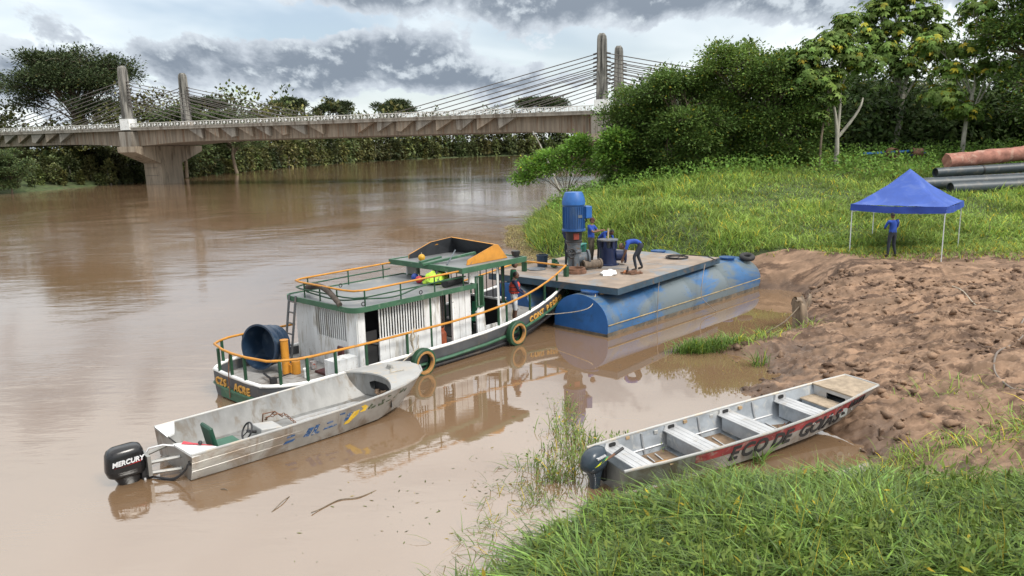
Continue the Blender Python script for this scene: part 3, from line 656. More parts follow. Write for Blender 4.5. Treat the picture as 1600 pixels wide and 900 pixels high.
# ================================================================== floating pump platform
m_tank = mat('blue_tank_paint', (.038, .118, .260), .42, var=.22, scale=.9, bump=.12, bscale=5, dirt=(.120, .150, .165), damt=.62, dscale=.8, rvar=.12, wear=(.075, .095, .11), stretch=(.5, 1.4, 1))
m_tankend = mat('fresh_blue_tank_end', (.020, .110, .330), .45, var=.14, scale=1.5, bump=.08, bscale=6, dirt=(.022, .085, .22), damt=.25, dscale=1.2)
m_wline = mat('slimy_waterline', (.090, .078, .060), .75, var=.35, scale=3, dirt=(.16, .115, .075), damt=.5, dscale=2.5)
m_beam = mat('navy_beam_paint', (.036, .072, .108), .5, var=.25, scale=1.5, dirt=(.11, .085, .065), damt=.28, dscale=2.2)
m_deck = mat('dusty_deck_plate', (.270, .212, .165), .8, var=.22, scale=1.3, bump=.15, bscale=20, dirt=(.20, .21, .22), damt=.48, dscale=.9, wear=(.22, .15, .10))
m_motor = mat('motor_blue_enamel', (.015, .072, .225), .38, var=.18, scale=2, dirt=(.05, .10, .20), damt=.35, dscale=3, stretch=(1, 1, .3), bump=.05, bscale=10)
m_motor2 = mat('bright_blue_cap', (.024, .120, .380), .42, var=.12, scale=3)
m_black = mat('black_iron', (.022, .022, .024), .5, var=.3)
m_iron = mat('grey_blue_castings', (.105, .125, .145), .55, var=.35, scale=4, dirt=(.13, .085, .055), damt=.4, dscale=4)
m_rust = mat('rusty_steel', (.165, .085, .052), .85, var=.35, scale=5, bump=.3, bscale=25)
m_navy = mat('navy_gloss_casting', (.014, .024, .070), .35, var=.2)
m_yel = mat('ochre_yellow_paint', (.500, .215, .022), .5, var=.14, scale=3, dirt=(.30, .16, .06), damt=.22, dscale=5)
m_rope = mat('pale_rope', (.42, .37, .29), .9, var=.25, scale=20)
m_white = mat('white_boat_paint', (.74, .75, .74), .5, var=.06, scale=2, dirt=(.52, .50, .46), damt=.25, dscale=2.5)
m_rubber = mat('black_rubber', (.020, .020, .021), .7, var=.3, scale=6, bump=.2, bscale=30)
PT = empty('pump_pontoon', (3.25, 24.66, 0), R(45.5)); tag(PT, 'blue steel pontoon with rusty plate deck moored against the mud', 'pontoon')
ZD = 1.63
def tank(y0, name_lbl=None):
    cy = y0 + 1.2; sec = []
    arc = [(cy + 1.2 * math.cos(a), .40 + .95 * math.sin(a)) for a in [math.pi * k / 18 for k in range(19)]]
    sec = [(cy + 1.16, -.5), (cy + 1.2, .1)] + arc + [(cy - 1.2, .1), (cy - 1.16, -.5)]
    def ring(x, k): return [(x, cy + (y - cy) * k, .35 + (z - .35) * k) for y, z in sec]
    b = MB(); b.loft([ring(x, k) for x, k in ((0, 1), (2.6, 1), (2.62, 1.006), (2.66, 1.006), (2.68, 1), (5.4, 1), (5.42, 1.006), (5.46, 1.006), (5.48, 1), (8.2, 1), (8.22, 1.006), (8.26, 1.006), (8.28, 1), (10.9, 1), (11.3, .97), (11.55, .88), (11.68, .72), (11.74, .45))], True, False, True)
    o = b.build('float_tank', m_tank, PT, smooth=50)
    e = MB(); e.add([(-.012, y, z) for y, z in sec], [tuple(range(len(sec)))]); e.add([(-.012, y, z) for y, z in sec] + [(.0, y, z) for y, z in sec], [(i, (i + 1) % len(sec), len(sec) + (i + 1) % len(sec), len(sec) + i) for i in range(len(sec))]); e.build('end_plate', m_tankend, o)
    w_ = MB()
    for yy, s in ((y0, -1), (y0 + 2.4, 1)): w_.box((5.5, yy + s * .012, -.08), (11.1, .03, .42))
    w_.box((-.026, cy, -.10), (.02, 2.36, .38)); w_.build('waterline_band', m_wline, o)
    q = MB(); q.tube([(0.0, y0 - .02, .40), (5, y0 - .02, .41), (11.3, y0 + .02, .44)], .022, 6); q.build('rub_rail', mat('ochre_weld_rail', (.30, .235, .130), .7, var=.3, scale=4), o)
    for hx in (.45, 10.2):
        h = MB(); h.lathe([(.30, 1.26), (.30, 1.40), (.36, 1.40), (.36, 1.45), (.05, 1.47)], (hx, cy - .1, 0), 20); ho = h.build('hatch', m_motor, o, smooth=40)
        for k in range(8): pass
    return o
tank(0.0); tank(3.6)
# deck: frame, plates and edge beams, lying slightly askew on the tanks
def skew(b):
    c, s = math.cos(R(4.8)), math.sin(R(4.8)); b.v = [(.5 + (x - .5) * c - y * s, (x - .5) * s + y * c - .04, z) for x, y, z in b.v]; return b
DX0, DX1, DY1 = .5, 8.75, 5.9
for y in (.05, DY1 - .05):
    b = MB(); b.box(((DX0 + DX1) / 2, y, ZD - .13), (DX1 - DX0 - .2, .10, .22)); skew(b).build('edge_beam', m_beam, PT)
for x in (DX0 + .05, DX1 - .05):
    b = MB(); b.box((x, DY1 / 2, ZD - .131), (.10, DY1, .222)); skew(b).build('edge_beam', m_beam, PT)
for x in (1.2, 3.0, 5.0, 7.0, 8.3):
    b = MB(); b.box((x, DY1 / 2 + .1, ZD - .25), (.14, DY1 - .4, .13)); skew(b).build('cross_beam', m_beam, PT)
for (x0_, x1_) in ((.7, 3.2), (4.0, 6.2), (6.7, 8.3)):
    b = MB(); b.box(((x0_ + x1_) / 2, .85, ZD - .30), (x1_ - x0_, .12, .10)); skew(b).build('timber_packer', mat('raw_timber', (.36, .25, .14), .85, var=.3, scale=3, stretch=(.3, 3, 3)), PT)
pw = [(DX0, 3.20), (3.208, 5.98), (5.988, DX1)]; ph = [(0, 1.95), (1.958, 3.93), (3.938, DY1)]
for i, (xa, xb) in enumerate(pw):
    for j, (ya, yb) in enumerate(ph):
        b = MB(); b.box(((xa + xb) / 2, (ya + yb) / 2, ZD - .005 + .003 * ((i + j) % 3)), (xb - xa, yb - ya, .018)); skew(b).build('deck_plate', m_deck, PT)
def on_deck(name, lab, cat, x, y, rz=0, z=ZD + .012, group=None):
    p = PT.matrix_basis if False else None
    c, s = math.cos(R(45.5)), math.sin(R(45.5)); e = empty(name, (3.25 + x * c - y * s, 24.66 + x * s + y * c, z), R(45.5) + rz); tag(e, lab, cat, group); return e
# --- vertical pump with its big blue motor
PU = on_deck('vertical_pump', 'tall vertical pump topped by a big blue electric motor', 'pump', 2.57, 3.61, -.5); PU.scale = (.91, .91, 1.0)
b = MB(); b.lathe([(.46, 1.56), (.52, 1.56), (.52, 1.62), (.46, 1.64), (.455, 2.52), (.475, 2.54), (.475, 2.60)], n=32); mo = b.build('motor_body', m_motor, PU, smooth=40)
b = MB()
for k in range(28):
    a = 2 * math.pi * k / 28; b.box((.465 * math.cos(a), .465 * math.sin(a), 2.08), (.035, .014, .84), (0, 0, a))
b.build('cooling_fins', m_motor, mo)
b = MB(); b.lathe([(.49, 2.58), (.495, 2.70), (.47, 2.82), (.40, 3.00), (.37, 3.06), (.05, 3.08)], n=32); b.build('fan_cowl', m_motor2, PU, smooth=50)
b = MB(); b.box((.62, .0, 2.26), (.30, .42, .48), bev=.03); b.box((.45, 0, 2.26), (.1, .3, .36)); tb = b.build('terminal_box', m_motor2, PU); 
b = MB(); b.tube([(.62, .1, 2.02), (.63, .12, 1.90), (.56, .1, 1.84), (.5, .05, 1.95)], .035, 8); b.build('cable_gland', m_black, tb, smooth=50)
b = MB(); b.box((.10, -.463, 2.14), (.20, .02, .11)); b.build('nameplate', m_iron, PU)
b = MB(); b.lathe([(.36, 1.10), (.36, 1.16), (.33, 1.18), (.36, 1.50), (.42, 1.52), (.42, 1.56)], n=28); st = b.build('lantern_stool', m_black, PU, smooth=40)
b = MB(); b.box((-.03, -.355, 1.36), (.24, .05, .24)); b.build('coupling_guard', mat('dark_red_guard', (.22, .035, .02), .6, var=.3), st)
b = MB(); b.lathe([(.30, .72), (.34, .72), (.34, .77), (.27, .79), (.31, 1.05), (.34, 1.06), (.34, 1.10)], n=24); b.build('stuffing_box', m_iron, PU, smooth=40)
for k in range(8):
    b = MB(); a = 2 * math.pi * k / 8; b.cyl((.31 * math.cos(a), .31 * math.sin(a), .70), (.31 * math.cos(a), .31 * math.sin(a), .82), .025, n=6); b.build('flange_bolt', m_iron, PU)
b = MB(); b.lathe([(.36, 0), (.36, .04), (.27, .05), (.25, .35), (.27, .70), (.30, .72)], n=24); b.build('discharge_head', m_iron, PU, smooth=40)
b = MB(); pts = [(.1, 0, .42), (.35, 0, .45), (.62, -.05, .47)]; b.tube(pts, .22, 18); b.cyl((.60, -.05, .47), (.68, -.06, .475), .31, n=24); b.build('outlet_pipe', m_iron, PU, smooth=40)
b = MB(); b.cyl((.683, -.06, .476), (.688, -.06, .476), .20, n=20); b.build('pipe_bore', m_rust, PU)
b = MB(); Mx = Matrix.Rotation(R(90), 3, 'X') @ Matrix.Rotation(0, 3, 'Z'); b.torus((-.28, -.42, .72), .17, .035, 20, 8, Mx)
for k in range(3): a = math.pi * k / 3; b.cyl((-.28 - .17 * math.cos(a), -.42, .72 - .17 * math.sin(a)), (-.28 + .17 * math.cos(a), -.42, .72 + .17 * math.sin(a)), .018, n=6)
b.cyl((-.28, -.42, .72), (-.28, -.15, .72), .03, n=8); b.build('handwheel', m_black, PU, smooth=50)
b = MB(); b.box((-.16, -.30, .42), (.07, .07, .85)); b.build('stand_post', m_black, PU)
# --- second pump column being worked on
P2 = on_deck('pump_column', 'short navy flanged pump column with an open bolted top', 'pump column', 4.38, 3.31, 0)
b = MB(); b.lathe([(.45, 0), (.45, .05), (.36, .07), (.34, .62), (.36, .66), (.36, .70)], n=28); b.build('casing', m_navy, P2, smooth=40)
b = MB(); b.lathe([(.40, 1.0), (.42, 1.0), (.42, 1.05), (.12, 1.06)], n=28); b.build('top_flange', m_iron, P2, smooth=40)
for k in range(6):
    a = 2 * math.pi * (k + .3) / 6; b = MB(); b.box((.34 * math.cos(a), .34 * math.sin(a), .85), (.07, .12, .32), (0, 0, a)); b.build('lantern_rib', m_navy, P2)
b = MB(); b.cyl((0, 0, .66), (0, 0, 1.0), .10, n=12); b.build('shaft', m_iron, P2)
b = MB(); b.cyl((0, 0, 1.05), (0.02, 0, 1.48), .035, n=8); b.build('lifting_bar', mat('pale_wooden_bar', (.42, .31, .19), .8, var=.2), P2)
b = MB(); b.cyl((.2, -.25, .38), (.44, -.50, .38), .22, n=20); b.cyl((.43, -.49, .38), (.48, -.54, .38), .32, n=24); b.build('side_flange', m_navy, P2, smooth=40)
# --- loose things on the deck
e = on_deck('flange_ring', 'heavy rusty flange ring lying below the tall pump', 'flange', 2.05, 3.1); b = MB(); b.lathe([(.30, 0), (.42, 0), (.42, .10), (.37, .11), (.37, .20), (.30, .20), (.30, 0)], n=26, caps=False); b.build('ring', m_rust, e, smooth=40)
e = on_deck('pipe_stub', 'short grey-brown pipe stub lying between the two pumps', 'pipe', 3.1, 3.15, -.3); b = MB(); b.lathe([(.10, -.42), (.20, -.42), (.20, -.36), (.16, -.34), (.16, .34), (.20, .36), (.20, .42), (.10, .42), (.10, -.42)], (0, 0, .2), 20, axis='X', caps=False); b.build('stub', mat('muddy_iron', (.15, .115, .085), .8, var=.4, scale=5), e, smooth=40)
e = on_deck('bucket', 'dark blue plastic bucket near the river edge of the pontoon', 'bucket', 2.35, 5.1); b = MB(); b.lathe([(.0, .03), (.19, .03), (.20, .0), (.23, .46), (.25, .46), (.25, .50), (.22, .50), (.19, .06), (0, .06)], n=24, caps=False); bo = b.build('pail', mat('blue_black_plastic', (.020, .042, .075), .5, var=.2), e, smooth=40); b = MB(); b.tube([(-.24, 0, .47), (-.18, .05, .55), (0, .08, .58), (.18, .05, .55), (.24, 0, .47)], .008, 5); b.build('bail', m_iron, e)
e = on_deck('manhole_lid', 'flat round dark lid lying beside the blue bucket', 'lid', 1.75, 4.9); b = MB(); b.lathe([(.38, 0), (.38, .03), (.30, .05), (.05, .05)], n=24); b.build('disc', m_iron, e, smooth=40)
e = on_deck('teal_crate', 'teal plastic crate standing behind the discharge pipe', 'crate', 4.15, 4.75, .3); b = MB(); b.box((0, 0, .36), (.8, .55, .72), bev=.03); b.build('crate_body', mat('teal_plastic', (.012, .190, .150), .5, var=.12), e); b = MB(); b.box((0, 0, .75), (.84, .59, .05), bev=.02); b.build('crate_lid', mat('teal_plastic_lid', (.03, .26, .21), .5, var=.1), e)
e = on_deck('green_jack', 'small green machine part beside the bucket', 'machine part', 2.55, 4.6, .4); b = MB(); b.box((0, 0, .12), (.5, .22, .16), bev=.03); b.cyl((-.15, 0, .2), (-.15, 0, .38), .08, n=12); b.cyl((.18, 0, .2), (.18, 0, .30), .06, n=12); b.build('casting', mat('machine_green', (.03, .12, .06), .5, var=.3), e, smooth=40)
e = on_deck('white_rag', 'crumpled white cloth on the deck plates', 'cloth', 2.54, 1.89); r = np.random.default_rng(4); b = MB(); rg = []
for k, (rad, z) in enumerate(((.30, .0), (.27, .06), (.18, .13), (.07, .16))): rg.append([(rad * (1 + .25 * r.normal()) * math.cos(a) * 1.2, rad * (1 + .25 * r.normal()) * math.sin(a), max(z + .025 * r.normal(), 0)) for a in [2 * math.pi * i / 14 for i in range(14)]])
b.loft(rg, True, False, True); b.build('fabric', mat('white_cloth', (.75, .75, .74), .9, var=.05), e, smooth=60)
e = on_deck('hose_coil', 'black hose coiled flat near the shore end of the pontoon', 'hose', 7.5, 1.98); b = MB(); r = np.random.default_rng(8); pts = []
for k in range(120): a = k * .19; pts.append(((.46 + .05 * math.sin(a * .37)) * math.cos(a), (.42 + .05 * math.cos(a * .31)) * math.sin(a), .02 + .018 * (k // 33) + .006 * math.sin(a * 2.3)))
pts += [(.9, .3, .02), (1.1, -.8, .02), (.3, -1.7, .02)]; b.tube(pts, .017, 6); b.build('hose', m_rubber, e, smooth=60)
e = on_deck('angle_grinder', 'angle grinder with disc resting on the deck under the stooping worker', 'power tool', 2.92, 1.42, .4); b = MB(); b.cyl((-.16, 0, .09), (.12, 0, .10), .045, n=10); b.cyl((.12, 0, .10), (.2, 0, .10), .05, .035, n=10); b.build('body', mat('tool_orange_brown', (.34, .13, .05), .6, var=.4, scale=8), e, smooth=40); b = MB(); b.cyl((.19, -.06, .14), (.19, -.08, .14), .14, n=20); b.build('disc', m_black, e)
e = on_deck('steel_offcuts', 'bundle of rusty bars in front of the stooping worker', 'bars', 3.2, 1.3, -.2); r = np.random.default_rng(2); b = MB()
for k in range(7): y = -.25 + .08 * k; b.box((.1 * r.normal(), y, .03 + .03 * (k % 2)), (.55, .06, .05), (0, 0, .2 * r.normal()))
b.build('bars', m_rust, e)
e = empty('tyre_fender', (10.55, 32.85, 1.40), 0); tag(e, 'old black tyre lying on the shore end of the tank', 'tyre'); b = MB(); b.torus((0, 0, 0), .24, .11, 24, 10, Matrix.Rotation(.3, 3, 'X')); b.build('tyre_ring', m_rubber, e, smooth=60)
def rope(name, lab, pts, r=.018, m=None, cat='rope', sag=0.0, grp=None):
    P = [Vector(p) for p in pts]; out = []
    for i in range(len(P) - 1):
        a = P[max(i - 1, 0)]; b_ = P[i]; c = P[i + 1]; d_ = P[min(i + 2, len(P) - 1)]
        for k in range(8):
            t = k / 8; out.append(.5 * ((2 * b_) + (c - a) * t + (2 * a - 5 * b_ + 4 * c - d_) * t * t + (3 * b_ - a - 3 * c + d_) * t ** 3) - Vector((0, 0, sag * math.sin(math.pi * (i + t) / (len(P) - 1)))))
    out.append(P[-1]); o = MB().tube(out, r, 6).build(name, m or m_rope, None, smooth=60); tag(o, lab, cat, grp); return o
# ================================================================== the green and white river boat
BO = (-7.37, 18.82); BA = R(47.5); bc, bs_ = math.cos(BA), math.sin(BA)
def bw(x, y, z): return (BO[0] + x * bc - y * bs_, BO[1] + x * bs_ + y * bc, z)
BT = empty('river_boat', (BO[0], BO[1], 0), BA); tag(BT, 'green and white passenger river boat with orange handrails', 'boat')
m_hull = mat('charcoal_hull_paint', (.070, .074, .080), .5, var=.2, scale=1.5, dirt=(.11, .095, .08), damt=.3, dscale=2, rvar=.1)
m_hull2 = mat('black_hull_bottom', (.020, .020, .022), .55, var=.3, dirt=(.07, .055, .04), damt=.3)
m_green = mat('boat_green_trim', (.038, .110, .062), .5, var=.16, scale=3, dirt=(.10, .17, .11), damt=.25, dscale=4)
m_dkgreen = mat('post_dark_green', (.014, .062, .028), .5, var=.2)
m_boatwhite = mat('weathered_white_board', (.68, .69, .69), .55, var=.10, scale=2.5, dirt=(.44, .42, .38), damt=.40, dscale=2.6, stretch=(1.6, 1.6, .30), wear=(.40, .36, .31), bump=.08, bscale=6)
m_gunwhite = mat('chipped_white_rail', (.80, .80, .78), .5, var=.05, dirt=(.10, .11, .11), damt=.12, dscale=5)
m_roof = mat('grey_roof_sheet', (.170, .178, .182), .55, var=.15, scale=1.2, dirt=(.26, .25, .23), damt=.3, dscale=1.5, rvar=.1)
m_deckg = mat('worn_grey_deck', (.27, .265, .255), .8, var=.15, scale=2, dirt=(.15, .13, .115), damt=.4, dscale=1.6)
m_dark = mat('cabin_darkness', (.016, .016, .017), .8, var=.2)  # near-black puts the cabin's shade into colour; door leaf and openings share it
m_letter = mat('ochre_lettering', (.62, .33, .07), .55, var=.12)
def hb(x):      # half beam at the gunwale
    if x < 1.3: return 1.90 - .72 * (1 - x / 1.3) ** 2.6
    if x < 8.5: return 1.90
    return 1.90 - .80 * ((x - 8.5) / 4.3) ** 1.7
def zgun(x): return .60 + .05 * ((3 - x) / 3 if x < 3 else 0) + (.80 * max(0, (x - 6.0) / 6.8) ** 1.9)
def zkeel(x): return -.5 + (1.35 * max(0, (x - 8.6) / 4.2) ** 1.6) + (.25 * (1 - x / 1.0) if x < 1 else 0)
stn = [0, .06, .2, .45, .8, 1.2, 1.8, 3, 4.5, 6, 7.5, 8.6, 9.6, 10.5, 11.4, 12.1, 12.7, 12.8]
def sect(x, inset=0.0, top=0.0):
    h = hb(x) - inset; zg_ = zgun(x) + top; zk = zkeel(x); f = .90; zm = zk + (zg_ - zk) * .45
    return [(x, h, zg_), (x, h * .985, zg_ - .28), (x, h * (.96 if x < 10 else .9), zm), (x, h * (.80 if x < 10 else .72), zk), (x, -h * (.80 if x < 10 else .72), zk), (x, -h * (.96 if x < 10 else .9), zm), (x, -h * .985, zg_ - .28), (x, -h, zg_)]
b = MB(); b.loft([sect(x) for x in stn], False)
n8 = len(b.v); b.f.append((7, 6, 5, 4, 3, 2, 1, 0)); b.mi.append(0); b.f.append(tuple(n8 - 8 + k for k in range(8))); b.mi.append(0)
inn = [[(max(.06, x) if x < .06 else min(x, 12.74), y, z) for (x, y, z) in ((x, hb(x) - .07, zgun(x)), (x, hb(x) - .10, min(.34 + .5 * max(0, zgun(x) - .75), zgun(x) - .18)), (x, -hb(x) + .10, min(.34 + .5 * max(0, zgun(x) - .75), zgun(x) - .18)), (x, -hb(x) + .07, zgun(x)))] for x in stn]
HU = b.build('hull', m_hull, BT, smooth=35)
b = MB(); b.loft([list(reversed(r_)) for r_ in inn], False); b.f.append((len(b.v) - 4, len(b.v) - 3, len(b.v) - 2, len(b.v) - 1)); b.mi.append(0); b.build('bulwark_lining', m_hull, BT)
b = MB(); b.loft([[(p[1][0], p[1][1] * .999, p[1][2] + .012), (p[2][0], p[2][1] * .999, p[2][2] + .012)] for p in inn], False); 
b.f = [f[::-1] for f in b.f]; b.build('main_deck', m_deckg, BT)
def along(x, s, dz=0, out=0): return (x, s * (hb(x) + out), zgun(x) + dz)
path = [along(x, -1, .02, -.03) for x in reversed(stn[1:])] + [(.02, -.55, zgun(0) + .02), (.02, 0, zgun(0) + .02), (.02, .55, zgun(0) + .02)] + [along(x, 1, .02, -.03) for x in stn[1:]]
b = MB(); b.tube(path, .052, 8); b.build('gunwale', m_gunwhite, BT, smooth=60)
path = [along(x, -1, -.36 - .02 * x / 12, .012) for x in reversed(stn[1:])] + [(-.03, -.55, .27), (-.03, .55, .27)] + [along(x, 1, -.36 - .02 * x / 12, .012) for x in stn[1:]]
b = MB(); b.tube(path, .055, 6); b.build('rubbing_strake', m_green, BT, smooth=60)
path = [(x, -hb(x) * .985 - .01, max(.08, zgun(x) - .60)) for x in stn[2:]]; b = MB(); b.tube(path, .05, 6); b.build('lower_strake', m_hull2, BT, smooth=60)
b = MB(); b.box((.0, .0, .13), (.10, 1.5, .2)); b.build('stern_band', m_green, BT)
# stem posts at the square bow
for y in (-1.05, 1.05):
    b = MB(); b.box((12.80, y, 1.35), (.17, .17, 1.35), bev=.02); b.build('bow_post', m_dkgreen, BT)
b = MB(); b.box((12.84, 0, 1.03), (.07, 1.95, .66)); b.build('bow_board', m_hull, BT)
# handrail with its stanchions
def zr(x): return zgun(x) + .68
rl = [(x, -hb(x) + .04, zr(x)) for x in (12.75, 12.0, 11.2, 10.4, 9.6, 8.6, 7.5, 6, 4.5, 3, 1.8, 1.2, .8, .45, .2)] + [(.04, -.65, zr(0)), (.0, 0, zr(0)), (.04, .65, zr(0))] + [(x, hb(x) - .04, zr(x)) for x in (.2, .45, .8, 1.2, 1.8, 3.0)]
b = MB(); b.tube(rl, .035, 10); b.build('handrail', m_yel, BT, smooth=60)
rf = [(x, hb(x) - .04, zr(x)) for x in (9.0, 9.6, 10.4, 11.2, 12.0, 12.75)]; b = MB(); b.tube(rf, .035, 10); b.tube([(12.75, -1.06, 2.05), (12.78, 0, 2.05), (12.75, 1.06, 2.05)], .035, 10); b.build('handrail', m_yel, BT, smooth=60)
for x, s in [(11.9, -1), (10.9, -1), (9.9, -1), (8.2, -1), (4.35, -1), (2.9, -1), (1.9, -1), (1.05, -1), (.42, -1), (.55, 1), (1.3, 1), (2.3, 1), (11.6, 1), (10.4, 1)]:
    b = MB(); b.box((x, s * (hb(x) - .04), (zgun(x) + zr(x)) / 2), (.07, .07, zr(x) - zgun(x)), bev=.01); b.build('stanchion', m_dkgreen, BT)
for y in (-.55, .17, .85):
    b = MB(); b.box((.03, y, (zgun(0) + zr(0)) / 2), (.07, .07, zr(0) - zgun(0)), bev=.01); b.build('stanchion', m_dkgreen, BT)
# cabin: walls are boards round real openings; roof rises over the wheelhouse
ZR, ZF, CW = 2.20, .36, 1.52
XA, XB = 2.90, 7.2
T_ = .06
def wall(x0, x1, z0, z1, s=-1, name='wall_board', m=None, y=None): 
    b = MB(); b.box(((x0 + x1) / 2, s * (CW if y is None else y), (z0 + z1) / 2), (x1 - x0, T_, z1 - z0)); return b.build(name, m or m_boatwhite, BT)
for s in (-1, 1):
    wall(XA, XA + .24, ZF, ZR, s)
    wall(3.60, 5.30, ZF, 1.22, s); wall(3.60, 5.30, 2.10, ZR, s)
    for k in range(17):
        b = MB(); b.box((3.66 + k * .099, s * CW, 1.66), (.046, .018, .88)); b.build('window_slat', m_boatwhite, BT)
    wall(5.30, 5.52, ZF, ZR, s); wall(5.58, 5.95, ZF, ZR, s); wall(6.50, 7.25, ZF, ZR + .02, s)
    b = MB(); b.box((5.55, s * (CW + .012), (ZF + ZR) / 2), (.06, .08, ZR - ZF)); b.build('door_post', m_dkgreen, BT)
    b = MB(); b.box((6.47, s * (CW + .012), (ZF + ZR) / 2), (.06, .08, ZR - ZF)); b.build('door_post', m_gunwhite, BT)
    for k in range(5): b = MB(); b.box((6.02 + k * .10, s * (CW - .35), 1.3), (.045, .03, 1.75)); b.build('inner_slat', mat('brown_slat', (.13, .105, .09), .7, var=.3), BT)
for x in (3.95, 4.45, 4.95, 5.75, 6.75, 7.0):
    for s in (-1, 1): b = MB(); b.box((x, s * (CW + .031), .80 if 3.6 < x < 5.3 else 1.28), (.012, .006, .84 if 3.6 < x < 5.3 else 1.8)); b.build('plank_seam', m_deckg, BT)
# half-height dark door leaf in the after doorway
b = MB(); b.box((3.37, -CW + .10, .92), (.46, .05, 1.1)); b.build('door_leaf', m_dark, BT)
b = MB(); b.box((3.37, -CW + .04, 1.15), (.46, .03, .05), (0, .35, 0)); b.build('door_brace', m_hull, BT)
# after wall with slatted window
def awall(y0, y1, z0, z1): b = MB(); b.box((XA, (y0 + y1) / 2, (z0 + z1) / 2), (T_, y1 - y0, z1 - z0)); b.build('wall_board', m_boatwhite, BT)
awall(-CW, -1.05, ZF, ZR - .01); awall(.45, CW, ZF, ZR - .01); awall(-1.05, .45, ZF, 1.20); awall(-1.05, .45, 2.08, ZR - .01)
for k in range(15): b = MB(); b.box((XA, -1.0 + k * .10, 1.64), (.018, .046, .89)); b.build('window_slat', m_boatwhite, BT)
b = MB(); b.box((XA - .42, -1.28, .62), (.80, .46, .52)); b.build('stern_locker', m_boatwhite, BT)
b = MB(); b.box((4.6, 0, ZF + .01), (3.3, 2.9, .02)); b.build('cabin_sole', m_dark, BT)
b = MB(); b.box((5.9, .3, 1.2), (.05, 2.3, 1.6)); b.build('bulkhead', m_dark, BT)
b = MB(); b.box((4.65, .25, 1.27), (2.3, .04, 1.75)); b.box((3.5, .85, 1.27), (.04, 1.2, 1.75)); b.build('shade_backing', m_dark, BT)  # added near-black panels: painted shade behind the side window slats
b = MB(); b.box((3.25, -.2, 1.2), (.04, 1.9, 1.6)); b.build('shade_backing', m_dark, BT)  # added near-black panel, darkens the gaps of the after window by colour
# roof slab with green fascia
def rounded(x0, x1, hw, rad, n=6):
    pts = []
    for cx, cy, a0 in ((x1 - .03, hw - .03, 0), (x0 + rad, hw - rad, 90), (x0 + rad, -hw + rad, 180), (x1 - .03, -hw + .03, 270)):
        rr = rad if cx < (x0 + x1) / 2 else .03
        for k in range(n + 1): a = R(a0 + 90 * k / n); pts.append((cx + rr * math.cos(a), cy + rr * math.sin(a)))
    return pts
ro = rounded(2.62, 7.3, 1.80, .35); ri = rounded(2.66, 7.26, 1.76, .32)
b = MB(); b.prism(ri, ZR, ZR + .05); RF = b.build('cabin_roof', m_roof, BT)
b = MB(); nn = len(ro); b.add([(x, y, ZR - .06) for x, y in ro] + [(x, y, ZR + .085) for x, y in ro] + [(x, y, ZR + .085) for x, y in ri] + [(x, y, ZR - .06) for x, y in ri],
    [(i, (i + 1) % nn, nn + (i + 1) % nn, nn + i) for i in range(nn)] + [(nn + i, nn + (i + 1) % nn, 2 * nn + (i + 1) % nn, 2 * nn + i) for i in range(nn)] + [(2 * nn + i, 2 * nn + (i + 1) % nn, 3 * nn + (i + 1) % nn, 3 * nn + i) for i in range(nn)])
b.build('roof_fascia', m_green, RF, smooth=40)
# roof rails
tp = [(7.0, -1.62, 2.74), (5, -1.62, 2.72), (3.2, -1.60, 2.70), (2.9, -1.45, 2.70), (2.82, -1.1, 2.70), (2.82, 1.1, 2.70), (2.9, 1.45, 2.70), (3.2, 1.60, 2.70), (5, 1.62, 2.72), (6.6, 1.62, 2.74)]
b = MB(); b.tube(tp, .030, 8); b.build('roof_rail', m_yel, RF, smooth=60)
b = MB(); b.tube([(x, y, z - .20) for x, y, z in tp], .022, 6); b.build('roof_mid_rail', m_dkgreen, RF, smooth=60)
for x, y in [(3.15, -1.6), (4.4, -1.62), (5.7, -1.62), (6.9, -1.62), (2.83, -.75), (2.83, .1), (2.83, .9), (3.4, 1.6), (4.9, 1.62), (6.3, 1.62)]:
    b = MB(); b.cyl((x, y, ZR + .05), (x, y, 2.70), .022, n=6); b.build('roof_rail_post', m_dkgreen, RF)
for x, y in [(3.0, -1.72), (5.05, -1.74), (4.3, 1.2)]:
    b = MB(); b.torus((x, y, ZR + .16), .055, .014, 14, 6, Matrix.Rotation(R(90), 3, 'X')); b.build('lamp_ring', m_black, RF)
# wheelhouse: raised canopy on posts, open lattice front
ZC = 2.76
b = MB(); b.prism([(6.75, -1.74), (9.7, -1.70), (9.7, 1.70), (6.75, 1.74)], ZC, ZC + .05); CN = b.build('canopy', m_roof, BT)
b = MB(); co = [(6.70, -1.80), (9.76, -1.76), (9.76, 1.76), (6.70, 1.80)]; ci = [(6.78, -1.73), (9.68, -1.69), (9.68, 1.69), (6.78, 1.73)]
b.add([(x, y, ZC - .09) for x, y in co] + [(x, y, ZC + .08) for x, y in co] + [(x, y, ZC + .08) for x, y in ci] + [(x, y, ZC - .09) for x, y in ci], [(i, (i + 1) % 4, 4 + (i + 1) % 4, 4 + i) for i in range(4)] + [(4 + i, 4 + (i + 1) % 4, 8 + (i + 1) % 4, 8 + i) for i in range(4)] + [(8 + i, 8 + (i + 1) % 4, 12 + (i + 1) % 4, 12 + i) for i in range(4)])
b.build('canopy_fascia', m_green, CN)
